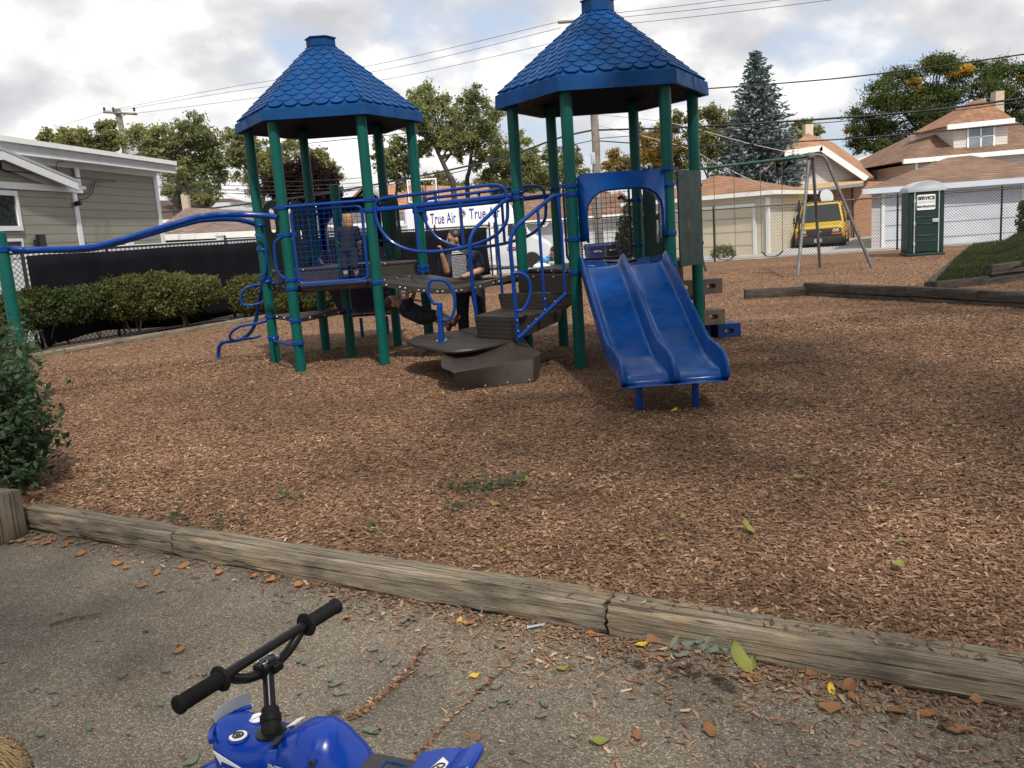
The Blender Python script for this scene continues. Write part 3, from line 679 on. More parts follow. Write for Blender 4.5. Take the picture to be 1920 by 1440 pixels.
# clamps at deck and rail height
for k in range(6):
    zd = 1.08 if k in (1, 2) else 1.20
    clamp(PP[k], P[k], zd); clamp(QQ[k], Qh[k], 1.10)
for k, zs in ((1, (2.10, 1.76, 1.19)), (2, (2.12, 1.99)), (0, (1.93, 1.60, 1.16)), (3, (2.0, 1.96, 1.14)), (4, (2.2, 2.1, 1.6)), (5, (2.2, 2.05, 1.6))):
    for z in zs: clamp(PP[k], P[k], z, P[(k+1) % 6] if k != 2 else P[1])
for k, zs in ((0, (2.07, 2.00)), (1, (2.06, 1.97, 1.47)), (2, (2.17, 2.0, 1.46)), (3, (2.0, 1.3)), (4, (1.9, 1.3)), (5, (2.12, 2.03))):
    for z in zs: clamp(QQ[k], Qh[k], z, Qh[(k+1) % 6] if k not in (2,) else Qh[3])
# wire mesh panel on the near side of the left tower
def mesh_panel(a, b, z0, z1, r, nx, ny, name, mf, mw, inset=.10, lean=0):
    ax = (b-a).normalized(); L = (b-a).length; n = Vector((ax.y, -ax.x, 0)); x0, x1 = inset, L-inset
    def q(s, z): return a+ax*s+Vector((0, 0, z))+n*(.02+lean)
    rr = [q((x0+x1)/2+x, (z0+z1)/2+z) for x, z in rrect(x1-x0, z1-z0, .07, 4)]
    mb = MB(); mb.tube(rr, r, 8, closed=True); o = mb.build(name, mf, PLAY)
    mb = MB()
    for i in range(1, nx): mb.tube([q(x0+(x1-x0)*i/nx, z0+.01), q(x0+(x1-x0)*i/nx, z1-.01)], .0032, 4)
    for i in range(1, ny): mb.tube([q(x0+.01, z0+(z1-z0)*i/ny)+n*.006, q(x1-.01, z0+(z1-z0)*i/ny)+n*.006], .0032, 4)
    mb.build('wire_grid', mw, o); return o
mp_ = mesh_panel(P[1], P[2], 1.13, 2.06, .020, 13, 14, 'mesh_panel', 'blue_steel', 'blue_steel')
mb = MB(); mb.tube([P[1]+Vector((.03, -.05, 2.105)), P[2]+Vector((-.03, -.05, 2.115))], .021, 10); mb.build('top_rail', 'blue_steel', mp_)
mb = MB(); mb.box(P[1].lerp(P[2], .5)+Vector((0, -.03, 1.105)), (.86, .03, .035), .03, .006); mb.build('sill', 'navy_plastic', mp_)
mesh_panel(Qh[5], Qh[4], 1.16, 2.22, .016, 14, 16, 'mesh_panel', 'mesh_dark', 'mesh_dark', .11)
# bridge
A0, A1, B0, B1 = P[2], P[3], Qh[0], Qh[5]
mb = MB(); rows = []
def bridge_z(u): return 1.105-.15*math.sin(PI*u)**1.2
U_ = np.linspace(.02, .98, 25)
for u in U_:
    a = A0.lerp(B0, u); b = A1.lerp(B1, u); z = bridge_z(u); d = (b-a).normalized()
    rows.append([a-d*.0+Vector((0, 0, z-.075)), a+Vector((0, 0, z-.01)), a+d*.015+Vector((0, 0, z)), b-d*.015+Vector((0, 0, z)), b+Vector((0, 0, z-.01)), b+Vector((0, 0, z-.075)), b-d*.02+Vector((0, 0, z-.075)), b-d*.02+Vector((0, 0, z-.03)), a+d*.02+Vector((0, 0, z-.03)), a+d*.02+Vector((0, 0, z-.075))])
mb.ring(rows); BR = mb.build('bridge', 'deck_brown', PLAY, smooth=35)
bolts(BR, [A0.lerp(B0, .05+.9*i/7+e)+Vector((-.004, -.012, bridge_z(.05+.9*i/7+e)-.045)) for i in range(8) for e in (-.018, .018)], .0145)
def bridge_rail(a, b, name):
    d = (b-a).normalized(); n = Vector((d.y, -d.x, 0)); L = (b-a).length
    def q(s, z, o=.0): return a.lerp(b, s)+n*o+Vector((0, 0, z))
    mb = MB(); mb.tube(cr([q(.035, 1.985), q(.3, 2.0), q(.7, 2.02), q(.965, 2.035)], 6), .032, 12); o = mb.build(name, 'blue_steel', PLAY)
    lp = [(.045, 2.0), (.055, 2.08), (.11, 2.125), (.25, 2.135), (.5, 2.155), (.75, 2.175), (.86, 2.175), (.915, 2.13), (.93, 2.02), (.93, 1.85), (.91, 1.70), (.82, 1.55), (.66, 1.46), (.46, 1.42), (.28, 1.45), (.15, 1.56), (.075, 1.72), (.045, 1.88)]
    mb = MB(); mb.tube(cr([q(s, z, .035) for s, z in lp], 5, True), .0215, 10, closed=True); mb.build('loop', 'blue_steel', o)
    for s, z0, z1 in ((.315, 1.45, 2.0), (.62, 1.46, 2.02), (.46, 2.02, 2.15)):
        mb = MB(); mb.tube([q(s, z0, .02), q(s, z1, .02)], .0195, 8); mb.build('baluster', 'blue_steel', o)
bridge_rail(A0, B0, 'bridge_rail'); bridge_rail(A1, B1, 'bridge_rail')
# curved steps down from the right tower
def slab(pts, z, th, name, skirt=None, ex=.03):
    mb = MB(); mb.poly([(p.x, p.y, z-th) for p in pts], ex=(0, 0, th)); o = mb.build(name, 'deck_brown', PLAY, smooth=0, bev=.015); return o
eN = Vector((math.cos(TH+PI/6), math.sin(TH+PI/6), 0))          # outward from the step side
q1, q2 = Qh[0]+eN*.02, Qh[1]+eN*.02
def stepbox(a, b, c, d, z0, z1, name='step'):
    """tread a-b (back) to d-c (front) with a ribbed riser below the front edge, drawn in slightly"""
    mb = MB(); cen = (a+b+c+d)/4
    top = [Vector((p.x, p.y, z1)) for p in (a, b, c, d)]; lip = [Vector((p.x, p.y, z1-.03)) for p in (a, b, c, d)]
    low = [Vector((p.x, p.y, z0+(.13 if k < 2 else 0)))+(Vector((cen.x, cen.y, z0))-Vector((p.x, p.y, z0)))*.06 for k, p in enumerate((a, b, c, d))]
    rr_ = [low]
    for k in range(1, 10):
        u = k/10; rr_.append([l.lerp(t_, u)+(eN*.0018 if k % 2 and e in (2, 3) else Vector()) for e, (l, t_) in enumerate(zip(low, lip))])
    mb.ring(rr_+[lip, top]); return mb.build(name, 'deck_brown', PLAY, smooth=0, bev=.006)
def G2(px, py, z): g = G(px, py, z); return Vector((g.x, g.y, 0))
s4 = [Qh[0]+eN*.0, Qh[1]+eN*.0, G2(1052, 551, .85), G2(934, 551, .85)]; stepbox(*[p for p in s4], .62, .85)
s3 = [s4[3]+Vector((.0, .0, 0))+(s4[2]-s4[3])*.0, s4[2], G2(968, 594, .665), G2(889, 592, .665)]; stepbox(*s3, .40, .665)
fas = MB(); fas.poly([Qh[0]+eN*.04+Vector((0, 0, .86)), Qh[1]+eN*.04+Vector((0, 0, .86)), Qh[1]+eN*.04+Vector((0, 0, 1.08)), Qh[0]+eN*.04+Vector((0, 0, 1.08))], ex=eN*.03); fo = fas.build('riser', 'deck_brown', PLAY, smooth=0, bev=.006)
bolts(fo, [Qh[0].lerp(Qh[1], .12+.19*k)+eN*.072+Vector((0, 0, 1.05)) for k in range(5)], .011)
LZ = .395
# leaf shaped landing
pod = [G2(x, y, LZ) for x, y in ((762, 640), (778, 630), (815, 624), (858, 619), (889, 612), (930, 612), (970, 618), (974, 630), (962, 638), (930, 645), (890, 653), (855, 657), (828, 656), (795, 649), (772, 645))]
cpod = sum(pod, Vector())/len(pod); mb = MB()
def prow(k, z): return [Vector((cpod.x+(p.x-cpod.x)*k, cpod.y+(p.y-cpod.y)*k, z)) for p in pod]
mb.ring([prow(.86, LZ-.06), prow(.985, LZ-.043), prow(1.0, LZ-.02), prow(.985, LZ), prow(.5, LZ+.003)]); LD = mb.build('landing', 'deck_brown', PLAY, smooth=50)
rws = [[G(830, 657, .375), G(966, 642, .375)], [G(825, 682, .275), G(983, 662, .275)], [G(828, 690, .255), G(992, 667, .255)], [G(848, 698, .24), G(1001, 671, .24)], [G(858, 735, .01), G(1001, 716, .01)], [G(860, 745, -.05), G(1001, 722, -.05)]]
mb = MB(); back = Vector((.10, .40, 0)); rr = []
for a, b in rws:
    n_ = 9; row = [a.lerp(b, i/(n_-1)) for i in range(n_)]
    bb = [Vector((p.x, p.y, p.z))+back*(1 if a.z > .1 else .8) for p in (row[-1], row[0])]; rr.append(row+bb)
mb.ring(rr); LS = mb.build('bottom_step', 'deck_brown', PLAY, smooth=25, bev=.012)
a, b = rws[4]
bolts(LS, [a.lerp(b, .07+.29*k)+Vector((0, -.006, .03)) for k in range(4)], .010)
mb = MB(); 
for i in range(30):
    for j in range(4):
        if (i*7+j*3) % 5 == 0: continue
        u = .04+.92*i/29; v = .15+.7*j/3; p = rws[0][0].lerp(rws[0][1], u).lerp(rws[1][0].lerp(rws[1][1], u), v); mb.ell((p.x, p.y-.004, p.z), (.0035, .003, .003), 5, 3)
tag(mb.build('perforation', 'chip', LS), kind='stuff')
mb = MB(); a = rws[0][0].lerp(rws[0][1], .5)+Vector((.05, .25, 0)); mb.lathe([(.06, -.1), (.06, LZ-.04)], (a.x, a.y, 0), 14); mb.build('support_post', 'black_steel', PLAY)
# step hand rails
def dpath(pts, y0, y1, xa, xb): return [D(x, y, y0+(y1-y0)*(x-xa)/(xb-xa)) for x, y in pts]
mb = MB(); mb.tube(cr(dpath([(1052, 366), (1040, 367), (1024, 378), (985, 410), (970, 424), (960, 440), (957, 462), (962, 520), (972, 640)], 9.40, 9.58, 962, 1052), 6), .0235, 10); HR = mb.build('step_rail', 'blue_steel', PLAY)
mb = MB(); mb.tube(dpath([(1062, 550), (972, 634)], 9.40, 9.52, 972, 1062), .024, 10); mb.build('stringer', 'blue_steel', HR)
for t in ([(1008, 392), (1012, 440), (1022, 582)], [(1046, 368), (1053, 440), (1060, 556)]):
    mb = MB(); mb.tube(dpath(t, 9.40, 9.53, 968, 1056), .017, 8); mb.build('baluster', 'blue_steel', HR)
mb = MB(); mb.tube(cr(dpath([(962, 512), (974, 512), (988, 520), (995, 542), (990, 566), (980, 581), (969, 582)], 9.39, 9.42, 962, 995), 5), .020, 8); mb.build('grab_loop', 'blue_steel', HR)
bolts(HR, [dpath([(x, y)], 9.395, 9.515, 972, 1062)[0]+Vector((0, -.02, 0)) for x, y in ((972, 620), (990, 612), (1005, 598), (1022, 580), (1040, 565), (1022, 560), (970, 600))], .009)
mb = MB(); mb.tube(cr(dpath([(955, 374), (945, 378), (930, 391), (905, 415), (892, 428), (883, 445), (881, 465), (884, 510), (893, 590)], 10.12, 10.58, 885, 955), 6), .0235, 10); HR2 = mb.build('step_rail', 'blue_steel', PLAY)
for t in ([(928, 396), (932, 440), (942, 552)], [(963, 385), (970, 440), (982, 520)]):
    mb = MB(); mb.tube(dpath(t, 10.2, 10.6, 890, 955), .017, 8); mb.build('baluster', 'blue_steel', HR2)
# hand hold on the landing
pb = G(828, 640, LZ)
mb = MB(); mb.lathe([(.085, LZ+.003), (.085, LZ+.011)], (pb.x, pb.y, 0), 16); top = D(824, 568, pb.y); mb.tube([Vector((pb.x, pb.y, LZ+.005)), top], .034, 14); HH = mb.build('hand_post', 'blue_steel', PLAY)
lp = [(395, 452), (385, 462), (355, 430), (328, 375), (324, 310), (334, 252), (365, 232), (410, 230), (462, 233), (505, 258), (548, 320), (572, 380), (580, 440), (575, 520), (555, 580), (520, 615), (480, 618), (436, 605)]
mb = MB(); mb.tube(cr([D(740+x/5.144, 480+y/5.144, pb.y-.01) for x, y in lp], 5), .020, 10); mb.build('grab_loop', 'blue_steel', HH)
bolts(HH, [(pb.x+.07*math.cos(k*PI/2+.7), pb.y+.07*math.sin(k*PI/2+.7), LZ+.013) for k in range(4)], .010)
# slides
def slide_mesh(path, w0, w1, mx, chan=2):
    prof = []
    def half():
        h = []
        h += [(-.5, -.045), (-.515, .02), (-.505, .125), (-.49, .14), (-.472, .135), (-.455, .09), (-.432, .018), (-.40, .0)]
        return h
    if chan == 2:
        L_ = half()+[(-.22, -.004), (-.085, .0), (-.052, .012), (-.026, .10), (-.012, .128), (0, .134)]
    else: L_ = half()+[(-.2, -.01), (0, -.014)]
    prof = L_+[(-x, z) for x, z in reversed(L_[:-1])]
    rings = []; n = len(path)
    for i, (y, z, hs) in enumerate(path):
        w = w0+(w1-w0)*i/(n-1); t = Vector((0, path[min(i+1, n-1)][0]-path[max(i-1, 0)][0], path[min(i+1, n-1)][1]-path[max(i-1, 0)][1])).normalized(); nn = Vector((0, -t.z, t.y))
        if nn.z < 0: nn = -nn
        row = [Vector((x*w, y, z))+nn*(zz*hs if zz > 0 else zz) for x, zz in prof]; bot = [Vector((x*w*.96, y, z))-nn*.05 for x in (.5, 0, -.5)]
        rings.append(row+bot)
    mb = MB(); mb.ring([[mx @ p for p in r] for r in rings]); return mb
sp = cr([(9.86, 1.145, .6), (9.72, 1.14, 1), (9.55, 1.09, 1), (8.9, .845, 1), (8.2, .575, 1), (7.75, .42, 1.05), (7.5, .375, 1.2), (7.25, .355, 1.25), (7.05, .335, 1.1), (6.99, .30, .75), (6.985, .26, .3)], 5); sp = [tuple(p) for p in sp]
SLX = Matrix.Translation((1.375, 0, 0)) @ Matrix.Rotation(0, 4, 'Z')
sl_ = slide_mesh(sp, 1.02, .885, Matrix.Translation((1.36, 0, 0))); SLD = sl_.build('slide', 'blue_plastic', PLAY, smooth=40)
ss = SLD.modifiers.new('round', 'SUBSURF'); ss.levels = 1; ss.render_levels = 1
for (x, y) in ((1.09, 7.18), (1.57, 7.15)):
    mb = MB(); mb.lathe([(.03, -.1), (.03, .31)], (x, y, 0), 12); mb.build('support_leg', 'blue_steel', SLD)
bp = [(9.86-(9.86-p[0])*.66, p[1]-(1.14-p[1])*.12+.17, p[2]) for p in sp]
MXB = Matrix.Translation((-2.25, 12.90+9.75, 0)) @ Matrix.Diagonal((1, -1, 1, 1)); sb = slide_mesh(bp, 1.06, 1.1, MXB, 1); SLB = sb.build('slide', 'navy_plastic', PLAY, smooth=40)
for x in (-2.5, -2.06):
    mb = MB(); mb.lathe([(.028, -.1), (.028, .32)], (x, 14.5, 0), 12); mb.build('support_leg', 'blue_steel', SLB)
# arched hoods over the slide entrances
def hood(ax0, ax1, y0, y1, zb, zt, arch, m, mx):
    """rectangular outline y0 joined to the arched opening y1"""
    xm = (ax0+ax1)/2; w = (ax1-ax0)/2; out = [(-w, zb), (-w, zb+(zt-zb)*.33), (-w, zb+(zt-zb)*.66), (-w, zt-.07), (-w+.02, zt-.02), (-w+.07, zt), (-w*.5, zt), (-w*.2, zt), (0, zt)]
    aw, ah = arch; r = .24; inn = [(-aw, zb), (-aw, zb+(ah-r-zb)*.5), (-aw, ah-r)]+[(-aw+r-r*math.cos(t), ah-r+r*math.sin(t)) for t in (PI/8, PI/4, PI*3/8, PI/2)]+[(-aw*.35, ah), (0, ah+.004)]
    def full(h): return h+[(-x, z) for x, z in reversed(h[:-1])]
    o, i_ = full(out), full(inn)
    r0 = [mx @ Vector((xm+x, y0+.02, z)) for x, z in o]; r1 = [mx @ Vector((xm+x, y0, z)) for x, z in o]
    r2 = [mx @ Vector((xm+x*1.02, y1-.02, z+.012)) for x, z in i_]; r3 = [mx @ Vector((xm+x*1.0, y1-.035, z)) for x, z in i_]; r4 = [mx @ Vector((xm+x*.965, y1-.01, z-.012)) for x, z in i_]; r5 = [mx @ Vector((xm+x*.97, y0+.02, z-.01)) for x, z in i_]
    mb = MB(); K = len(o); R__ = [r0, r1, r2, r3, r4, r5]; V = [p for r in R__ for p in r]; Fc = []
    for a in range(5):
        for k in range(K-1): Fc.append((a*K+k, a*K+k+1, (a+1)*K+k+1, (a+1)*K+k))
    mb.add(V, Fc); ob = mb.build('slide_hood', m, PLAY, smooth=35); s = ob.modifiers.new('shell', 'SOLIDIFY'); s.thickness = .012; return ob
hood(.88, 1.88, 9.70, 9.55, 1.43, 2.18, (.425, 1.985), 'blue_plastic', Matrix.Identity(4))
hood(-2.72, -1.78, 9.70, 9.55, 1.50, 2.27, (.40, 2.05), 'navy_plastic', Matrix.Translation((0, 12.97+9.7, 0)) @ Matrix.Diagonal((1, -1, 1, 1)))
# green plastic panels
def panel(a, b, z0, z1, slots, name='side_panel', th=.009, shape='rect', lab=None):
    ax = (b-a).normalized(); L = (b-a).length
    if shape == 'rect': out = rrect(L, z1-z0, .02, 3)
    else:
        h = z1-z0; out = [(-L/2, -h/2), (L/2, -h/2), (L/2, h/2-L*.45)]+[(L/2-L*.5*(1-math.cos(t)), h/2-L*.45+L*.45*math.sin(t)) for t in np.linspace(.3, PI/2, 5)]+[(-L/2+L*.12, h/2), (-L/2, h/2-.06)]
    me = curve_mesh([out]+[rrect(w, hh, min(w, hh)*.45, 4, x, z) for x, z, w, hh in slots], th)
    mx = frame(a.lerp(b, .5)+Vector((0, 0, (z0+z1)/2)), ax, (0, 0, 1)); o = put(me, name, 'panel_green', PLAY, mx)
    if lab: o['label'] = lab
    return o
SOL = panel(Vector((2.05, 9.93, 0)), Vector((2.43, 10.42, 0)), 1.06, 2.16, [], lab='solid dark green board with two scuffed spots')
mb = MB(); mxb = (Vector((2.43, 10.42, 0))-Vector((2.05, 9.93, 0))).normalized(); nb = Vector((mxb.y, -mxb.x, 0))
for s_, z_, w_, h_ in ((.36, 1.55, .018, .05), (.44, 1.54, .014, .06), (.40, 1.50, .01, .03)):
    c_ = Vector((2.05, 9.93, z_))+mxb*(s_)*.62+nb*.0112
    pts_ = [c_+mxb*(math.cos(t)*w_*(1+.3*math.sin(3*t+s_*9)))+Vector((0, 0, math.sin(t)*h_*(1+.2*math.sin(5*t)))) for t in np.linspace(0, 2*PI, 14)[:-1]]
    mb.add(pts_, [tuple(range(13))])
mb.build('scuff', 'bare_board', SOL, smooth=0)
sl3 = [(.05, .23, .06, .42), (.05, -.22, .06, .36)]
panel(P[5].lerp(P[0], .60), P[5].lerp(P[0], .92), 1.32, 2.25, [(.0, .2, .11, .34)], shape='wave')
panel(P[5].lerp(P[0], .40), P[5].lerp(P[0], .10), 1.32, 2.25, [(.0, -.05, .04, .2)], shape='wave')
panel(P[4].lerp(P[3], .10), P[4].lerp(P[3], .42), 1.32, 2.25, [(.08, .15, .045, .4), (.08, -.25, .045, .18)], shape='wave')
panel(Qh[4].lerp(Qh[3], .12), Qh[4].lerp(Qh[3], .45), 1.14, 2.12, [(.08, .2, .06, .30), (.08, -.16, .06, .30)], shape='wave')
# grab bars beside the entrance of the left tower
for pts, yy in (([(478, 440), (490, 444), (497, 458), (499, 490), (497, 512), (487, 518)], 11.85), ([(533, 441), (524, 447), (515, 456), (516, 485), (521, 510), (535, 522)], 11.0)):
    mb = MB(); mb.tube(cr([D(x, y, yy-.06) for x, y in pts], 5), .016, 8); mb.build('grab_bar', 'blue_steel', PLAY)
# loop ladder climbing to the left tower
def zp(x, y, yy): return D(400+x/4.115, 350+y/4.115, yy)
mn = [(560, 705, 11.2), (520, 735, 11.5), (470, 752, 11.9), (392, 752, 12.25), (372, 800, 12.3), (352, 900, 12.4), (335, 1000, 12.5), (312, 1080, 12.55), (270, 1140, 12.6), (210, 1178, 12.68), (140, 1192, 12.75), (80, 1200, 12.82), (48, 1230, 12.86), (40, 1280, 12.9), (40, 1340, 12.9)]
mb = MB(); mb.tube(cr([zp(*p) for p in mn[3:]], 6), .028, 12); LP = mb.build('loop_ladder', 'blue_steel', PLAY)
mb = MB(); mb.tube(cr([zp(*p) for p in mn[:4]], 5), .02, 10); mb.build('brace', 'blue_steel', LP)
for lp in ([(385, 760, 12.25), (300, 765, 12.15), (240, 795, 12.1), (214, 850, 12.1), (228, 908, 12.1), (290, 915, 12.1), (350, 902, 12.15), (410, 893, 12.15)], [(430, 1032, 12.2), (330, 1058, 12.2), (210, 1078, 12.25), (145, 1120, 12.3), (128, 1165, 12.35), (165, 1187, 12.4), (260, 1172, 12.4), (320, 1165, 12.4), (365, 1150, 12.4)]):
    mb = MB(); mb.tube(cr([zp(*p) for p in lp], 5), .019, 9); mb.build('loop', 'blue_steel', LP)
# gliding rails to the single post on the left
LPOS = Vector((-5.44, 9.42, 0)); LPP = post(LPOS, 2.0, dome=True); clamp(LPP, LPOS, 1.80, P[1], .06)
def rail(pts, r): mb = MB(); mb.tube(cr(pts, 8), r, 12); return mb.build('overhead_rail', 'blue_steel', PLAY)
e1 = P[1]+Vector((-.06, -.06, 1.985))
rail([LPOS+Vector((.1, .02, 1.80)), D(60, 469, 9.5), D(160, 465, 9.85), D(215, 453, 10.1), D(350, 413, 10.6), D(385, 405, 10.72), D(430, 402, 10.85), D(490, 404, 10.95), e1], .036)
e0 = P[0]+Vector((-.06, -.06, 1.955))
rail([LPOS+Vector((.1, .06, 1.78)), D(60, 469, 9.65), D(165, 467, 10.1), D(240, 450, 10.5), D(350, 419, 11.1), D(390, 412, 11.4), D(440, 411, 11.65), e0], .034)
# stacked block climber at the right side of the right tower
def block(px, py, z, yaw, m, w=.32, h=.195, dp=.26):
    g = G(px, py, z) if False else None
def blk(x, y, z, yaw, m, w=.31, h=.195, dp=.24):
    me = curve_mesh([rrect(w, h, .012, 2), rrect(.13, .075, .034, 4)], dp/2, .004)
    c = Vector((x, y, z+h/2)); ax = Vector((math.cos(yaw), math.sin(yaw), 0)); o = put(me, 'climbing_block', m, PLAY, frame(c, ax, (0, 0, 1))); return o
B = 'block_navy'; K = 'block_brown'
for x, y, z, yaw, m in ((2.94, 11.38, -.01, .12, B), (2.62, 11.50, -.01, -.45, B), (2.30, 11.30, -.01, .5, B), (2.74, 11.40, .19, .12, K), (2.43, 11.52, .19, -.5, K), (2.52, 11.55, .39, .0, B), (2.22, 11.35, .39, .4, B), (2.75, 11.55, .59, .15, K), (2.45, 11.62, .59, -.35, K), (2.16, 11.40, .59, .3, K), (2.16, 11.25, .79, .2, K), (2.12, 11.1, .19, .4, K)):
    blk(x, y, z, yaw, m)
# hanging chain climber under the bridge
CH_ = [(D(775, 562, 13.0), D(782, 610, 13.3)), (D(800, 566, 13.2), D(812, 612, 13.3))]
mb = MB(); mb.tube([D(762, 560, 13.0), D(806, 567, 13.2)], .016, 8); CC = mb.build('chain_bar', 'black_steel', PLAY)
mb = MB(); mb.tube([D(806, 620, 12.6), D(826, 627, 12.4)], .014, 8); mb.tube([D(724, 548, 13.0), D(760, 541, 13.0)], .016, 8); mb.build('rung', 'galv', CC)
for a, b in CH_:
    mb = MB(); n = 9
    for i in range(n):
        c = a.lerp(b, (i+.5)/n); d = (b-a).normalized(); s = Vector((1, 0, 0)) if i % 2 else Vector((0, 1, 0)); s = (s-d*s.dot(d)).normalized()
        mb.tube([c+d*.026*math.cos(t)+s*.013*math.sin(t) for t in np.linspace(0, 2*PI, 11)[:-1]], .0045, 5, closed=True)
    mb.build('chain', 'black_steel', CC)
# ================================================================ fences
def onwall(px, py, a, b):
    """point of the sight line on the upright plane through a and b"""
    d = Vector(ray(px, py)); n = Vector((b.y-a.y, -(b.x-a.x), 0)); s = n.dot(Vector((a.x, a.y, 0)))/n.dot(d); return Vector((d.x*s, d.y*s, CH+d.z*s))
def chainlink(a, b, h, posts, label, z0=0.0, dia=.105, w=.0062, split=None):
    d = (b-a); L = d.length; d = d.normalized(); t = thing('chain_link_fence', label, 'fence', a); n = Vector((d.y, -d.x, 0))
    V, F = [], []; r = w; nn = int((L+h)/dia)+1
    for sgn in (1, -1):
        for i in range(nn):
            s0 = i*dia-(h if sgn > 0 else 0); s1 = s0+h*sgn*1.0 if sgn > 0 else s0-h
            p0, p1 = (s0, 0.03), (s1, h-.02)
            if sgn < 0: p0, p1 = (i*dia, .03), (i*dia-h, h-.02)
            # clip to the length
            (x0, y0), (x1, y1) = p0, p1
            if max(x0, x1) <= 0 or min(x0, x1) >= L: continue
            def at(x): return y0+(y1-y0)*(x-x0)/(x1-x0)
            pts = []
            for (x, y) in ((x0, y0), (x1, y1)):
                c = min(L, max(0, x)); pts.append((c, at(c)))
            o = n*(.004*sgn); A = a+d*pts[0][0]+Vector((0, 0, z0+pts[0][1]))+o; B_ = a+d*pts[1][0]+Vector((0, 0, z0+pts[1][1]))+o
            u = (B_-A).normalized(); e = u.cross(n); k = len(V)
            for q in (A, B_):
                V += [q+e*r, q-e*r*.5+n*r*.87, q-e*r*.5-n*r*.87]
            F += [(k, k+1, k+4, k+3), (k+1, k+2, k+5, k+4), (k+2, k, k+3, k+5)]
    mesh_np('wire_mesh', [tuple(v) for v in V], F, 'black_steel', t)
    mb = MB(); mb.tube([a+Vector((0, 0, z0+h)), b+Vector((0, 0, z0+h))], .024, 8); mb.build('top_rail', 'black_steel', t)
    mb = MB(); mb.tube([a+Vector((0, 0, z0+.06)), b+Vector((0, 0, z0+.06))], .007, 6); mb.build('tension_wire', 'black_steel', t)
    for s in posts:
        p = a+d*s; mb = MB(); mb.lathe([(.034, -.2), (.034, h+z0+.05), (.025, h+z0+.10), (.008, h+z0+.14)], (p.x, p.y, 0), 10); mb.build('fence_post', 'black_steel', t)
    return t
fd = (FB-FA); fL = fd.length; fdn = fd.normalized()
def spx(px, a, b):
    p = onwall(px, 470, a, b); return (Vector((p.x-a.x, p.y-a.y, 0))).dot((b-a).normalized())
ps = sorted([spx(200, FA, FB), spx(425, FA, FB), spx(40, FA, FB), 11.6, 14.2, 16.9, 19.6, fL-.05])
FL = chainlink(FA, FB, 1.83, ps, 'black chain link fence on the left, hung with a black privacy screen')
scr = MB(); n = 120; s0 = spx(44, FA, FB); rows = []
for i in range(n+1):
    s = s0+(fL-.35-s0)*i/n; row = []
    for j in range(9):
        v = j/8; z = .08+(1.78-.08)*v + .03*math.sin(s*1.9)*(1-v) - .02*abs(math.sin(s*1.05))*v
        z += .10*(1-v)*math.exp(-((s-spx(150, FA, FB))/.8)**2)
        o = Vector((fdn.y, -fdn.x, 0))*(.045+.018*math.sin(s*5+v*4)+.012*math.sin(s*11.3-v*7)); row.append(FA+fdn*s+o+Vector((0, 0, z)))
    rows.append(row)
scr.ring(rows, False, False); so_ = scr.build('privacy_screen', 'screen', FL, smooth=60); m_ = so_.modifiers.new('cloth', 'SOLIDIFY'); m_.thickness = .006
FR = chainlink(FB+Vector((.12, -.03, 0)), FC, 1.83, [0.05]+[spx(p, FB, FC) for p in (1085, 1212, 1333, 1492, 1675, 1868)]+[23, 26, 29], 'long black chain link fence across the back of the playground, in front of the garages', z0=-.02)
# white vinyl fence behind the screened fence
va, vb = FA+Vector((-fdn.y, fdn.x, 0))*1.0+fdn*-2, FA+Vector((-fdn.y, fdn.x, 0))*1.0+fdn*16.5
VF = thing('vinyl_fence', 'white vinyl board fence running behind the black screened fence', 'fence', va)
dv_ = (vb-va).normalized(); LV = (vb-va).length
mb = MB(); mb.box((va+vb)/2+Vector((0, 0, .95)), (LV, .04, 1.74), math.atan2(dv_.y, dv_.x)); mb.build('board_panel', 'vinyl_white', VF)
mb = MB(); mb.box((va+vb)/2+Vector((0, 0, 1.81)), (LV, .07, .14), math.atan2(dv_.y, dv_.x), .01); mb.build('top_rail', 'vinyl_white', VF)
for px in (-60, 245, 416, 557, 660, 762):
    s = spx(px, va, vb); p = va+dv_*s; mb = MB(); mb.box((p.x, p.y, .98), (.13, .13, 1.96), math.atan2(dv_.y, dv_.x)); mb.box((p.x, p.y, 1.98), (.16, .16, .05), math.atan2(dv_.y, dv_.x), .01); mb.box((p.x, p.y, 2.02), (.11, .11, .05), math.atan2(dv_.y, dv_.x), .015); mb.build('fence_post', 'vinyl_white', VF)
# ================================================================ buildings
def sheet(name, pts, m, parent, ex=(0, 0, -.05)):
    mb = MB(); mb.poly(pts, ex=ex); return mb.build(name, m, parent, smooth=0)
def bar(name, a, b, w, h, m, parent):
    """a board along a-b, w deep and h high, hanging below the line"""
    a, b = Vector(a), Vector(b); d = (b-a); e = Vector((d.y, -d.x, 0)).normalized()*w; z = Vector((0, 0, -h)); mb = MB()
    mb.add([a, b, b+e, a+e, a+z, b+z, b+e+z, a+e+z], [(0, 1, 2, 3), (4, 7, 6, 5), (0, 4, 5, 1), (1, 5, 6, 2), (2, 6, 7, 3), (3, 7, 4, 0)]); return mb.build(name, m, parent, smooth=0)
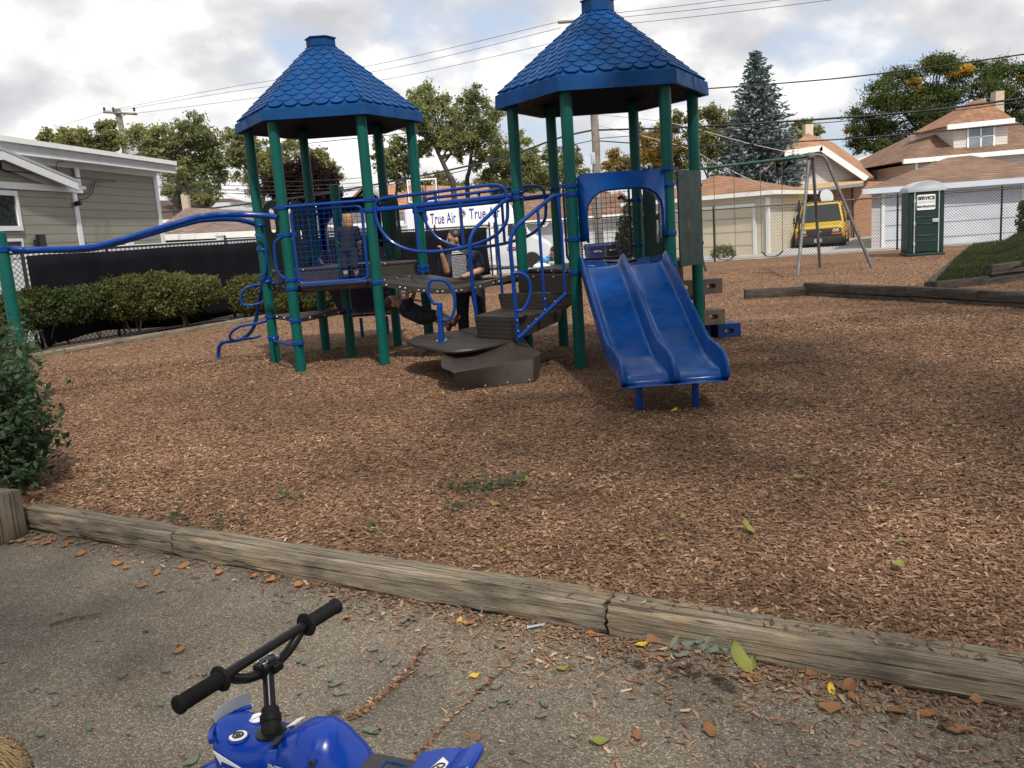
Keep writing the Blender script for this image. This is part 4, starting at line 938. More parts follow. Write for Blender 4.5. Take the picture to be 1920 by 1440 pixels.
# --- taupe house on the left
hd = Vector((math.sin(R_(6)), math.cos(R_(6)), 0)); hn = Vector((hd.y, -hd.x, 0))
c0 = D(309, 459, 26); c0 = Vector((c0.x, c0.y, 0)); h0 = c0-hd*11
HO = thing('house', 'taupe clapboard house with white trim and a low white edged roof, behind the vinyl fence', 'house', c0)
def hw(px, py, off=0): return onwall(px, py, h0+hn*off, c0+hn*off)
zr = hw(297, 324).z; zl = hw(20, 274).z
def hb(s, z, off=0): return c0-hd*s+hn*off+Vector((0, 0, z))
mb = MB(); mb.poly([hb(0, -.2), hb(11, -.2), hb(11, zr+.06), hb(0, zr+.06)], ex=-hn*8); mb.build('wall', 'siding_taupe', HO, smooth=0)
mb = MB()                                     # low roof with overhang
def rf(s, off, z): return hb(s, zr+z, off)
sec = [(.45, .0), (.45, .20), (-4, .75), (-8.4, .2), (-8.4, 0)]
mb.ring([[rf(-.45, o, z) for o, z in sec], [rf(11.5, o, z) for o, z in sec]]); RFo = mb.build('roof', 'trim_white', HO, smooth=0)
bar('fascia', rf(-.46, .45, .20), rf(11.5, .45, .20), .05, .24, 'trim_white', RFo)
bar('gutter', rf(-.46, .50, .31), rf(11.5, .50, .31), .10, .115, 'gutter_white', RFo)
bar('frieze_board', hb(11, zr+.03, .0), hb(0, zr+.03, 0), .035, .17, 'trim_white', HO)
bar('corner_trim', hb(.17, zr, 0), hb(-.02, zr, 0), .03, zr+.2, 'trim_white', HO)
bar('gutter_outlet', rf(-.62, .40, .17), rf(-.46, .40, .17), .1, .09, 'gutter_white', RFo)
# gabled porch on the near part
PO = .45
def pw(px, py, o=PO): return hw(px, py, o)
pc = pw(140, 355); sP = (c0+hn*PO-Vector((pc.x, pc.y, 0))).dot(hd); zP = pw(60, 349).z
PE = lambda s, z, o=PO: c0-hd*s+hn*o+Vector((0, 0, z))
zpk = pw(4, 300).z; spk = sP+4.6
mb = MB(); mb.poly([PE(sP, -.2), PE(sP+9.2, -.2), PE(sP+9.2, zP), PE(spk, zpk), PE(sP, zP)], ex=-hn*.5); mb.build('porch_wall', 'siding_taupe', HO, smooth=0)
bar('porch_trim', PE(sP+9.4, zP+.05), PE(sP-.25, zP+.05), .05, .14, 'trim_white', HO)
bar('corner_trim', PE(sP+.16, zP-.1), PE(sP-.01, zP-.1), .03, zP+.1, 'trim_white', HO)
pk = pw(4, 283, PO+.3); lo = pw(146, 343, PO+.3)
def rake(name, a, b, w, th, m):
    mb = MB(); z = Vector((0, 0, -th)); e = -hn*w; mb.add([a, b, b+e, a+e, a+z, b+z, b+e+z, a+e+z], [(0, 1, 2, 3), (4, 7, 6, 5), (0, 4, 5, 1), (1, 5, 6, 2), (2, 6, 7, 3), (3, 7, 4, 0)]); return mb.build(name, m, HO, smooth=0)
lo2 = pk+(pk-lo)*1; lo2.z = lo.z; lo2 = Vector((2*pk.x-lo.x, 2*pk.y-lo.y, lo.z))
rake('rake_board', pk, lo, .06, .17, 'trim_white'); rake('rake_board', lo2, pk, .06, .17, 'trim_white')
mb = MB(); mb.poly([pk+Vector((0, 0, .02)), lo+Vector((0, 0, .02)), lo-hn*.8+Vector((0, 0, .02)), pk-hn*.8+Vector((0, 0, .02))], ex=(0, 0, .06)); mb.poly([pk+Vector((0, 0, .02)), lo2+Vector((0, 0, .02)), lo2-hn*.8+Vector((0, 0, .02)), pk-hn*.8+Vector((0, 0, .02))], ex=(0, 0, .06)); mb.build('porch_roof', 'grey_roof', HO, smooth=0)
pk3 = pw(4, 302, PO+.02); lo3 = pw(118, 347, PO+.02); rake('gable_trim', pk3, lo3, .03, .15, 'trim_white')
def window(parent, c, ax, up, w, h, fw=.09, mull=0, pane='window_dark', frm='trim_white', rail=False, sash=None):
    nrm = Vector(ax).cross(Vector(up)).normalized(); mx = frame(c, ax, up)
    me = curve_mesh([[(-w/2, -h/2), (w/2, -h/2), (w/2, h/2), (-w/2, h/2)], [(-w/2+fw, -h/2+fw), (w/2-fw, -h/2+fw), (w/2-fw, h/2-fw), (-w/2+fw, h/2-fw)]], .035); f = put(me, 'window', frm, parent, mx)
    me = curve_mesh([[(-w/2+fw, -h/2+fw), (w/2-fw, -h/2+fw), (w/2-fw, h/2-fw), (-w/2+fw, h/2-fw)]], .006); put(me, 'pane', pane, f, mx @ Matrix.Translation((0, 0, -.005)))
    bars = []
    for i in range(mull): x = -w/2+fw+(w-2*fw)*(i+1)/(mull+1); bars.append((x, 0, .07, h-2*fw))
    if rail: bars.append((0, 0, w-2*fw, .05))
    for (x, y, bw, bh) in bars:
        me = curve_mesh([[(x-bw/2, y-bh/2), (x+bw/2, y-bh/2), (x+bw/2, y+bh/2), (x-bw/2, y+bh/2)]], .018); put(me, 'mullion', frm, f, mx @ Matrix.Translation((0, 0, .004)))
    return f
a, b = pw(-40, 358), pw(36, 432); ax_ = hd*1.0
wc = (a+b)/2; wc = pw(-3, 395); wid = abs((pw(36, 395)-pw(-40, 395)).dot(hd)); window(HO, wc+hn*.02, hd, (0, 0, 1), wid, pw(0, 358).z-pw(0, 434).z, .10)
window(HO, pw(20, 470)+hn*.02, hd, (0, 0, 1), abs((pw(45, 460)-pw(0, 460)).dot(hd)), .5, .06)
mb = MB(); q = pw(72, 458); mb.box(q+hn*.08, (.10, .22, .42), -R_(6), .01); mb.box(q+hn*.06+hd*-.14+Vector((0, 0, -.05)), (.05, .12, .3), -R_(6)); mb.build('vent_hood', 'black_steel', HO, smooth=0)
mb = MB(); q = pw(137, 383); mb.lathe([(.055, 0), (.06, .02), (.06, .16), (.03, .17)], q+hn*.04, 12, Matrix.Rotation(R_(80), 3, 'Y')); mb.build('security_camera', 'black_steel', HO)
mb = MB(); q = hw(143, 333, .05); mb.box(q+hn*.04, (.05, .16, .46), -R_(6), .01); mb.box(q+hn*.10+Vector((0, 0, -.26)), (.12, .2, .08), -R_(6), .01); mb.build('service_bracket', 'gutter_white', HO, smooth=0)
def wire(name, pts, r, m, label=None, group=None, parent=None, cat='cable', n=6):
    mb = MB(); mb.tube(cr(pts, n), r, 5); o = mb.build(name, m, parent)
    if label: tag(o, label, cat, group)
    return o
qs = [hw(x, y, .06) for x, y in ((140, 352), (143, 366), (150, 374), (162, 371), (172, 362), (177, 345), (181, 338))]; wire('cable_loop', qs, .011, 'wire', parent=HO)
qs = [hw(x, y, .06) for x, y in ((139, 352), (141, 360), (148, 366), (158, 364), (168, 358), (172, 345), (176, 339))]; wire('cable_loop', qs, .009, 'wire', parent=HO)
qs = [hw(x, y, .06) for x, y in ((113, 325), (106, 315), (107, 306), (116, 303), (128, 302))]; wire('cable_loop', qs, .008, 'wire', parent=HO)

# --- generic garage / roof makers, built on corner points
def gable_or_hip(name, label, cat, corners, z0, ze, apex, mw, mr, over=.35, base=None, group=None, fas=.16, mf='gutter_white'):
    """corners: four ground points in order; apex: one or two ridge points"""
    c = sum(corners, Vector())/4; t = thing(name, label, cat, (c.x, c.y, z0), group)
    mb = MB(); mb.poly([Vector((p.x, p.y, z0)) for p in corners], ex=(0, 0, ze-z0)); mb.build('wall', mw, t, smooth=0)
    eo = [Vector((p.x, p.y, ze))+(Vector((p.x-c.x, p.y-c.y, 0)).normalized())*over*1.35 for p in corners]
    A = [Vector(a) for a in apex]; mb = MB()
    e2 = [p+Vector((0, 0, .03)) for p in eo]
    if len(A) == 1: mb.add(e2+A, [(i, (i+1) % 4, 4) for i in range(4)]+[(3, 2, 1, 0)])
    else: mb.add(e2+A, [(0, 1, 5, 4), (1, 2, 5), (2, 3, 4, 5), (3, 0, 4), (3, 2, 1, 0)])
    r = mb.build('roof', mr, t, smooth=0)
    for i in range(4): bar('gutter', eo[i]+Vector((0, 0, .05)), eo[(i+1) % 4]+Vector((0, 0, .05)), -.06, fas, mf, r)
    return t
def xy(px, y): p = D(px, 440, y); return Vector((p.x, p.y, 0))
# cream garage
zc = D(1440, 360, 34).z
CG = gable_or_hip('garage', 'cream sided garage with tan hip roof, left of the yellow van', 'garage', [xy(1190, 38.5), xy(1440, 34), xy(1512, 40), xy(1270, 45)], -.25, zc, [D(1345, 329, 38.5), D(1372, 331, 40.5)], 'siding_cream', 'shingle_orange', .45)
ga, gb = xy(1190, 38.5), xy(1440, 34); gd = (gb-ga).normalized(); gn = Vector((gd.y, -gd.x, 0))
def door(parent, a, b, z0, z1, m, trim, frac=.12, off=.03):
    d = (b-a).normalized(); n = Vector((d.y, -d.x, 0)); mb = MB(); w = (b-a).length
    mb.poly([Vector((a.x, a.y, z0))+n*off, Vector((b.x, b.y, z0))+n*off, Vector((b.x, b.y, z1))+n*off, Vector((a.x, a.y, z1))+n*off], ex=-n*.06); dr = mb.build('garage_door', m, parent, smooth=0)
    q = [Vector((a.x, a.y, 0)), Vector((b.x, b.y, 0))]
    mb = MB()
    for p, s in ((q[0], -1), (q[1], 1)): mb.box(p+d*s*frac/2+n*(off-.005)+Vector((0, 0, (z0+z1)/2)), (frac, .09, z1-z0+.0), math.atan2(d.y, d.x))
    mb.box((q[0]+q[1])/2+n*(off-.005)+Vector((0, 0, z1+frac/2)), (w+2*frac, .09, frac), math.atan2(d.y, d.x)); mb.build('frame', trim, dr, smooth=0)
    return dr
da = onwall(1300, 430, ga, gb); db = onwall(1413, 430, ga, gb); door(CG, Vector((da.x, da.y, 0)), Vector((db.x, db.y, 0)), -.25, 1.85, 'door_cream', 'gutter_white')
da = onwall(1205, 430, ga, gb); db = onwall(1285, 430, ga, gb); door(CG, Vector((da.x, da.y, 0)), Vector((db.x, db.y, 0)), -.25, 1.85, 'door_cream', 'gutter_white')
mb = MB(); q = D(1440, 415, 33.96); mb.box((q.x, q.y, .95), (.12, .12, 2.4), math.atan2(gd.y, gd.x)); mb.build('corner_trim', 'gutter_white', CG)
mb = MB(); mb.tube(cr([D(1497, 372, 38.4), D(1494, 378, 38.4), D(1488, 384, 38.4), D(1487, 410, 38.4), D(1487, 455, 38.4)], 4), .05, 8); mb.build('downspout', 'gutter_white', CG)
# grey garage with two white doors
zg = (D(1625, 362, 32).z+D(1920, 330, 32).z)/2
RG = gable_or_hip('garage', 'large grey sided garage with brown hip roof and white doors, behind the portable toilet', 'garage', [xy(1634, 32.3), xy(1985, 31.6), xy(1960, 39), xy(1665, 40)], -.35, zg, [D(1775, 296, 35.6), D(1820, 291, 35.8)], 'siding_grey', 'shingle_brown', .42, fas=.2, mf='trim_blue_grey')
ga, gb = xy(1634, 32.3), xy(1985, 31.6)
for p, q in ((1658, 1740), (1765, 1912)):
    da = onwall(p, 430, ga, gb); db = onwall(q, 430, ga, gb); door(RG, Vector((da.x, da.y, 0)), Vector((db.x, db.y, 0)), -.35, 1.95, 'door_white', 'gutter_white')
# brick bungalow with white gable
def board(name, pxs, y, m, parent, th=.2): mb = MB(); mb.poly([D(x, yy, y) for x, yy in pxs], ex=(0, th, 0)); return mb.build(name, m, parent, smooth=0)
bb = D(1570, 470, 44); BB = thing('bungalow', 'brick bungalow with white clipped gable, tan roof and satellite dish behind the yellow van', 'house', (bb.x, bb.y, -.4))
board('wall', [(1470, 340), (1655, 340), (1658, 490), (1470, 490)], 44.2, 'brick', BB, 8)
board('gable', [(1490, 285), (1541, 280), (1626, 338), (1490, 352)], 44.0, 'siding_grey', BB, .15)
p1, p2, p3, p4 = D(1470, 287, 43.4), D(1541, 276, 43.4), D(1628, 335, 43.4), D(1420, 335, 43.4)
rA, rB = D(1515, 254, 45.5), D(1562, 271, 52)
mb = MB(); bk = D(1655, 336, 52); bl = D(1430, 330, 52)
mb.poly([p2, p3, bk, rB, rA], ex=(0, 0, .12)); mb.poly([p1, p2, rA], ex=(0, 0, .12)); mb.poly([p4, p1, rA, rB, bl], ex=(0, 0, .12)); BR_ = mb.build('roof', 'shingle_tan', BB, smooth=0)
def slat(name, a, b, w, dy, m, parent):
    a, b = Vector(a), Vector(b); d = (b-a).normalized(); u = Vector((-d.z, 0, d.x)); u.normalize(); mb = MB(); e = Vector((0, dy, 0)); mb.add([a, b, b-u*w, a-u*w, a+e, b+e, b-u*w+e, a-u*w+e], [(0, 1, 2, 3), (4, 7, 6, 5), (0, 4, 5, 1), (1, 5, 6, 2), (2, 6, 7, 3), (3, 7, 4, 0)]); return mb.build(name, m, parent, smooth=0)
o_ = Vector((0, -.06, .1)); slat('rake_board', p1+o_, p2+o_, .28, .1, 'gutter_white', BR_); slat('rake_board', p2+o_, p3+o_, .28, .1, 'gutter_white', BR_)
pa, pb2 = D(1470, 352, 44), D(1622, 333, 44); pcx, pd = D(1470, 362, 42.9), D(1618, 343, 42.9)
mb = MB(); mb.poly([pa, pb2, pd, pcx], ex=(0, 0, -.08)); PR_ = mb.build('pent_roof', 'orange_plate', BB, smooth=0); slat('gutter', pcx+Vector((0, -.05, .02)), pd+Vector((0, -.05, .02)), .16, .1, 'galv', PR_)
mb = MB(); q = D(1511, 313, 43.85); mb.box(q, (.85, .1, .26)); mb.build('attic_vent', 'window_dark', BB)
mb = MB(); q = D(1515, 249, 47); mb.box(q+Vector((0, 0, -.1)), (.42, .42, 1.1)); mb.build('chimney', 'far_wall', BR_)
mb = MB(); q = D(1548, 370, 42.6); mb.lathe([(.38, .10), (.30, .05), (.15, .012), (.02, 0)], q, 18, Matrix.Rotation(R_(75), 3, 'X') @ Matrix.Rotation(R_(15), 3, 'Y')); mb.tube([q, q+Vector((.1, .3, -.35)), q+Vector((.1, 1.0, -.5))], .03, 6); mb.build('satellite_dish', 'tube_grey', BB)
mb = MB(); mb.tube(cr([D(1626, 338, 43.3), D(1612, 345, 43.2), D(1600, 350, 43.9), D(1598, 362, 44.05), D(1602, 470, 44.05)], 4), .045, 7); mb.build('downspout', 'wire', BB)
# far pale block
fb = D(1680, 330, 85); FB_ = thing('apartment_block', 'pale tan flat roofed apartment block half hidden behind the big tree', 'building', (fb.x, fb.y, 0))
board('wall', [(1622, 308), (1752, 262), (1760, 400), (1622, 400)], 85, 'far_wall', FB_, 12)
window(FB_, D(1673, 305, 84.8), (1, 0, 0), (0, 0, 1), 1.9, 2.4, .15, 1, 'window_pale'); window(FB_, D(1625, 318, 84.8), (1, 0, 0), (0, 0, 1), 1.4, 1.8, .15, 0, 'window_pale')
# dormered house on the right
dh = D(1830, 330, 43); DH = thing('house', 'house with brown hip roof and a paired window dormer, rising behind the grey garage', 'house', (dh.x, dh.y, -.4))
board('wall', [(1708, 308), (1965, 284), (1972, 480), (1716, 480)], 43.5, 'siding_pink', DH, 9)
e0, e1 = D(1693, 302, 42.7), D(1985, 277, 42.7); e2, e3 = e1+Vector((1, 11, 0)), e0+Vector((.6, 11, 0)); rg0, rg1 = D(1815, 203, 48.2), D(1862, 200, 48.2)
mb = MB(); mb.add([e0, e1, e2, e3, rg0, rg1], [(0, 1, 5, 4), (1, 2, 5), (2, 3, 4, 5), (3, 0, 4), (3, 2, 1, 0)]); DR = mb.build('roof', 'shingle_brown', DH, smooth=0)
slat('gutter', e0+Vector((0, -.08, .08)), e1+Vector((0, -.08, .08)), .22, .16, 'gutter_white', DR)
for px, py in ((1718, 318), (1747, 316)): mb = MB(); mb.box(D(px, py, 42.9), (.1, .1, .9)); mb.build('porch_column', 'gutter_white', DH)
# dormer
f = 43.6; d0, d1 = D(1789, 288, f), D(1889, 279, f); u0, u1 = D(1786, 232, f), D(1889, 223, f)
mb = MB(); mb.poly([d0, d1, u1, u0], ex=(0, 4.5, 0)); DO = mb.build('dormer', 'siding_pink', DH, smooth=0)
q0, q1 = D(1776, 236, f-.35), D(1902, 223, f-.35); q2, q3 = q1+Vector((.1, 4.2, 0)), q0+Vector((.1, 4.2, 0)); ap = D(1841, 184, f+1.7)
mb = MB(); mb.add([q0, q1, q2, q3, ap, ap+Vector((.05, 1.2, .0))], [(0, 1, 4), (1, 2, 5, 4), (2, 3, 5), (3, 0, 4, 5), (3, 2, 1, 0)]); mb.build('dormer_roof', 'shingle_orange', DO, smooth=0)
slat('fascia', q0+Vector((0, -.06, .05)), q1+Vector((0, -.06, .05)), .24, .12, 'gutter_white', DO)
wcx = D(1839, 256, f-.03); aw = (d1-d0).normalized(); window(DO, wcx, aw, (0, 0, 1), 1.40, 1.22, .09, 1, 'window_pale', 'gutter_white', True)
mb = MB(); q = D(1870, 188, 47.5); mb.box(q+Vector((0, 0, -.3)), (.46, .5, 1.5)); mb.build('chimney', 'chimney', DR)
# white garage with tan roof seen through the right tower
zw = D(1040, 412, 40).z
WG_ = gable_or_hip('garage', 'white walled garage with brown roof seen between the posts of the right tower', 'garage', [xy(925, 40.5), xy(1180, 40.0), xy(1185, 47), xy(930, 47.5)], -.3, zw, [D(985, 360, 43.5), D(1130, 352, 43.5)], 'vinyl_white', 'shingle_brown', .4)
mb = MB(); mb.tube(cr([D(1030, 413, 39.7), D(1022, 424, 39.7), D(1012, 430, 39.9), D(1010, 490, 39.9)], 4), .05, 7); mb.build('downspout', 'gutter_white', WG_)
gh = D(1165, 430, 46); GH = thing('house', 'white gabled house with tan roof glimpsed behind the utility pole', 'house', (gh.x, gh.y, 0))
board('wall', [(1090, 440), (1165, 372), (1240, 430), (1245, 520), (1090, 520)], 48, 'vinyl_white', GH, 8)
g0, g1, g2 = D(1165, 364, 47.6), D(1250, 432, 47.6), D(1082, 440, 47.6)
mb = MB(); e = Vector((-1.5, 8, 0)); mb.poly([g0, g1, g1+e, g0+e], ex=(0, 0, .12)); mb.poly([g0, g2, g2+e, g0+e], ex=(0, 0, .12)); mb.build('roof', 'shingle_tan', GH, smooth=0)
# long tan roofed houses beyond the alley
def longhouse(pl, pr, ye, yt, ylr, yrr, dpt, label, mw, mr, y_e2=None, group=None):
    c = D((pl+pr)/2, ye, dpt); t = thing('house', label, 'house', (c.x, c.y, 0), group)
    a, b = D(pl, ye, dpt), D(pr, y_e2 or ye-(pr-pl)*.071, dpt); ra, rb = D(ylr[0], ylr[1], dpt+5), D(yrr[0], yrr[1], dpt+5)
    mb = MB(); mb.poly([Vector((a.x+.3, a.y+.4, -.3)), Vector((b.x-.3, b.y+.4, -.3)), Vector((b.x-.3, b.y+.4, b.z)), Vector((a.x+.3, a.y+.4, a.z))], ex=(0, 9, 0)); mb.build('wall', mw, t, smooth=0)
    k = Vector((0, 10, 0)); mb = MB(); mb.add([a, b, b+k, a+k, ra, rb], [(0, 1, 5, 4), (1, 2, 5), (2, 3, 4, 5), (3, 0, 4), (3, 2, 1, 0)]); r = mb.build('roof', mr, t, smooth=0)
    slat('gutter', a+Vector((0, -.06, .08)), b+Vector((0, -.06, .08)), .2, .12, 'gutter_white', r); return t, r
_, r_ = longhouse(690, 965, 424, 0, (712, 346), (915, 350), 52, 'long low house with a broad tan roof behind the white service vans', 'siding_pink', 'shingle_tan', 400)
t_ = thing('house', 'house with white gable end glimpsed behind the left tower', 'house', D(690, 380, 50)); board('gable', [(640, 400), (690, 352), (735, 392), (735, 440), (640, 440)], 50, 'siding_grey', t_, 6)
g0, g1, g2 = D(690, 345, 49.6), D(742, 392, 49.6), D(632, 402, 49.6); e = Vector((-1, 6, 0)); mb = MB(); mb.poly([g0, g1, g1+e, g0+e], ex=(0, 0, .15)); mb.poly([g0, g2, g2+e, g0+e], ex=(0, 0, .15)); mb.build('roof', 'shingle_tan', t_, smooth=0)
slat('rake_board', g0+Vector((0, -.05, .12)), g1+Vector((0, -.05, .12)), .25, .1, 'gutter_white', t_)
longhouse(900, 1060, 395, 0, (960, 358), (1035, 352), 58, 'house with a tan hip roof behind the right tower', 'siding_pink', 'shingle_tan', 384)
# garages behind the left fences
longhouse(268, 575, 446, 0, (350, 389), (505, 397), 30, 'garage with taupe shingle hip roof and dappled eave wall behind the vinyl fence', 'siding_taupe', 'shingle_taupe', 433)
longhouse(548, 812, 430, 0, (585, 388), (735, 392), 37, 'garage with dark grey shingle roof and white gutter behind the left tower', 'siding_cream', 'shingle_grey', 414)
_, rr_ = longhouse(225, 520, 420, 0, (300, 376), (432, 372), 55, 'house with dark red brown roof and a pale chimney behind the taupe garage', 'brick', 'dark_brown_roof', 400)
mb = MB(); q = D(349, 382, 56); mb.box(q+Vector((0, 0, -.2)), (.42, .42, 1.6)); mb.lathe([(.13, .5), (.13, .85), (.09, .95)], q, 10); mb.build('chimney', 'chimney', rr_)
longhouse(375, 500, 412, 0, (405, 380), (490, 378), 45, 'garage with pale grey roof left of the left tower', 'grey_roof', 'grey_roof', 402)
# ================================================================ swings
SW = thing('swing_set', 'old metal swing frame with green top bar and grey splayed legs', 'swing set', (6.5, 23, 0))
tE = D(1523, 292, 22.8); tW = D(1258, 323, 24.3); d_ = (tW-tE).normalized()
mb = MB(); mb.tube([tE, tW], .038, 12); mb.build('top_bar', 'swing_beam', SW)
fl, fb_, fr_ = G(1495, 516, 0), G(1538, 500, 0), G(1638, 502, 0)
def leg(pts, name='leg'): mb = MB(); mb.tube(cr(pts, 6), .042, 10); mb.build(name, 'swing_leg', SW)
leg([tE+Vector((-.10, -.02, .02)), tE+Vector((-.12, -.05, -.25)), Vector((fl.x, fl.y, -.1))])
leg([tE+Vector((.03, .05, .0)), tE+Vector((.06, .1, -.3)), Vector((fb_.x, fb_.y, -.1))])
leg([tE+Vector((-.02, 0, .04)), D(1535, 291, 22.75), D(1545, 294, 22.7), D(1552, 305, 22.65), D(1562, 330, 22.6), Vector((fr_.x, fr_.y, -.1))])
w1 = G(1326, 508, 0); leg([tW+Vector((.05, -.02, 0)), Vector((w1.x, w1.y, -.1))]); leg([tW+Vector((-.05, .05, 0)), Vector((tW.x-.4, tW.y+1.4, -.1))]); leg([tW, Vector((tW.x-1.0, tW.y-.9, -.1))])
mb = MB(); mb.box(tE+Vector((-.02, 0, -.01)), (.2, .14, .1), 0, .02); mb.build('bracket', 'swing_leg', SW)
def swing(px0, px1, pys, lab):
    u = [(D(p, 300, 23).x-tE.x)/(tW.x-tE.x) for p in (px0, px1)]
    a, b = tE+(tW-tE)*u[0], tE+(tW-tE)*u[1]; t = thing('swing', lab, 'swing', ((a.x+b.x)/2, (a.y+b.y)/2, .4), 'belt swings on the metal frame')
    zs = D((px0+px1)/2, pys, a.y).z; mid = (a+b)/2
    pts = [Vector((a.x, a.y, zs+.30)), Vector((a.x+.02*(b.x-a.x), a.y, zs+.14)), a.lerp(b, .22)*1, a.lerp(b, .5)*1, a.lerp(b, .78)*1, Vector((b.x, b.y, zs+.14)), Vector((b.x, b.y, zs+.30))]
    pts[2].z = zs+.03; pts[3].z = zs; pts[4].z = zs+.03; P_ = cr(pts[1:6], 6); mb = MB(); rr = []
    for p in P_: rr.append([p+Vector((0, -.07, 0)), p+Vector((0, .07, 0)), p+Vector((0, .07, .012)), p+Vector((0, -.07, .012))])
    mb.ring(rr); mb.build('seat', 'rubber', t, smooth=40)
    for p, q in ((a, pts[1]), (b, pts[5])):
        mb = MB(); n = int((p-q).length/.05)
        mb.tube([p.lerp(q, i/n)+Vector((.009*math.sin(i*2.4), .009*math.cos(i*2.4), 0)) for i in range(n+1)], .009, 5); mb.build('chain', 'stick', t)
swing(1352, 1387, 487, 'belt swing hanging in front of the cream garage door, nearer the dark green board'); swing(1432, 1468, 481, 'belt swing hanging nearer the splayed legs and the yellow van')
# ================================================================ portable toilet
pp = G(1745, 479, 0); PT = thing('portable_toilet', 'dark green portable toilet with pale domed roof and white sign', 'portable toilet', pp)
pa_ = R_(-14); XA = Vector((math.cos(pa_), math.sin(pa_), 0)); YA = Vector((-XA.y, XA.x, 0)); pw_, pd_, ph_ = .98, 1.05, 1.93
PC = Vector((pp.x+.0, pp.y+.55, 0))
def pt(x, y, z): return PC+XA*x+YA*y+Vector((0, 0, z))
mb = MB(); mb.add([pt(x, y, z) for x in (-pw_/2, pw_/2) for y in (-pd_/2, pd_/2) for z in (.08, ph_)], [(0, 1, 3, 2), (4, 6, 7, 5), (0, 4, 5, 1), (2, 3, 7, 6), (0, 2, 6, 4), (1, 5, 7, 3)]); BD = mb.build('body', 'porta_green', PT, smooth=0, bev=.05)
mb = MB(); mb.box(pt(0, 0, .03), (pw_+.06, pd_+.06, .12), pa_, .02); mb.build('base', 'porta_green', PT)
rings = []
for y, k in ((-pd_/2-.05, .94), (-pd_/2-.02, 1), (pd_/2+.02, 1), (pd_/2+.05, .94)):
    row = [pt(x*1.05*k, y, z) for x, z in [(-.5, ph_-.06), (-.5, ph_+.05)]+[(-.5+i/12, ph_+.05+.20*k*math.sin(PI*i/12)**.75) for i in range(1, 12)]+[(.5, ph_+.05), (.5, ph_-.06)]]; rings.append(row)
mb = MB(); mb.ring(rings); mb.build('roof', 'porta_roof', PT, smooth=50)
# door with pale frame arch
def arch(w, z0, z1, y, n=8): return [(-w/2, z0), (-w/2, z1-.18)]+[(-w/2+.20*(1-math.cos(t)), z1-.18+.18*math.sin(t)) for t in np.linspace(0, PI/2, n)[1:]]+[(w/2-.20*(1-math.cos(t)), z1-.18+.18*math.sin(t)) for t in np.linspace(PI/2, 0, n)[:-1]]+[(w/2, z1-.18), (w/2, z0)]
yd = -pd_/2-.015
mb = MB(); mb.poly([pt(x, yd, z) for x, z in arch(.62, .12, 2.0, 0)], ex=YA*.03); DRp = mb.build('door', 'porta_green', PT, smooth=0, bev=.01)
mb = MB(); mb.tube([pt(x, yd-.01, z) for x, z in arch(.66, .1, 2.03, 0)], .017, 6); mb.build('door_frame', 'tube_grey', DRp)
for z in (.45, .62, .95, 1.15):
    mb = MB(); mb.tube(cr([pt(-.27, yd-.004, z), pt(-.1, yd-.012, z-.02), pt(.1, yd-.012, z-.02), pt(.27, yd-.004, z)], 4), .009, 6); mb.build('moulding', 'porta_green', DRp)
mb = MB(); mb.box(pt(.24, yd-.02, 1.02), (.17, .04, .11), pa_, .012); mb.build('handle', 'tube_grey', DRp)
for z in (.35, .95, 1.6): mb = MB(); mb.box(pt(-.33, yd-.02, z), (.05, .04, .12), pa_, .01); mb.build('hinge', 'tube_grey', DRp)
mx = frame(pt(-.02, yd-.012, 1.56), XA, (0, 0, 1))
SG = put(curve_mesh([rrect(.50, .44, .04, 4)], .006), 'sign', 'sign_white', DRp, mx)
for s, y, sz, m, b in (('SERVICE', .115, .135, 'decal_black', .006), ('SANITATION', 0, .085, 'decal_grey', 0), ('800-909-JOHN', -.125, .082, 'decal_black', .004)): put(text_mesh(s, sz, .001, bold=b, spacing=.95), 'lettering', m, SG, mx @ Matrix.Translation((0, y, .009)))
# ================================================================ vehicles
def wheel(t, c, r, w, ax=(1, 0, 0)):
    m = Vector((0, 0, 1)).rotation_difference(Vector(ax)).to_matrix(); mb = MB(); mb.lathe([(r*.55, -w/2), (r*.9, -w/2), (r, -w*.3), (r, w*.3), (r*.9, w/2), (r*.55, w/2)], c, 22, m); wo_ = mb.build('wheel', 'tyre', t, smooth=35)
    mb = MB(); mb.lathe([(r*.57, -w*.42), (r*.5, -w*.2), (r*.15, -w*.3), (r*.15, w*.3), (r*.5, w*.2), (r*.57, w*.42)], c, 16, m); mb.build('rim', 'galv', wo_, smooth=35)
def loft_body(t, name, secs, m, ps=None, sm=30):
    """secs: (y, [(x,z)...]) cross outlines along the length"""
    mb = MB(); mb.ring([[Vector((x, y, z)) for x, z in o] for y, o in secs]); return mb.build(name, m, t, smooth=sm)
# yellow van, front towards the playground (local -y)
VN = thing('van', 'yellow work van with black grille and bumper, parked nose first behind the chain link fence', 'van', (0, 0, 0))
def sec(w, zb, zs, zt, wt): return [(-w, zb), (-w, zs), (-wt, zt-.08), (-wt+.12, zt), (wt-.12, zt), (wt, zt-.08), (w, zs), (w, zb)]
loft_body(VN, 'body', [(0.02, sec(.90, .45, .95, 1.02, .86)), (.12, sec(.98, .4, 1.0, 1.10, .92)), (.75, sec(1.0, .4, 1.08, 1.22, .95)), (.80, sec(1.0, .4, 1.1, 1.25, .94)), (1.35, sec(1.0, .4, 1.15, 2.03, .80)), (1.7, sec(1.0, .4, 1.15, 2.10, .82)), (5.2, sec(1.0, .4, 1.15, 2.10, .84)), (5.35, sec(.97, .5, 1.15, 2.05, .82))], 'van_yellow', sm=25)
def quadm(t, name, pts, m, ex): mb = MB(); mb.poly(pts, ex=ex); return mb.build(name, m, t, smooth=0)
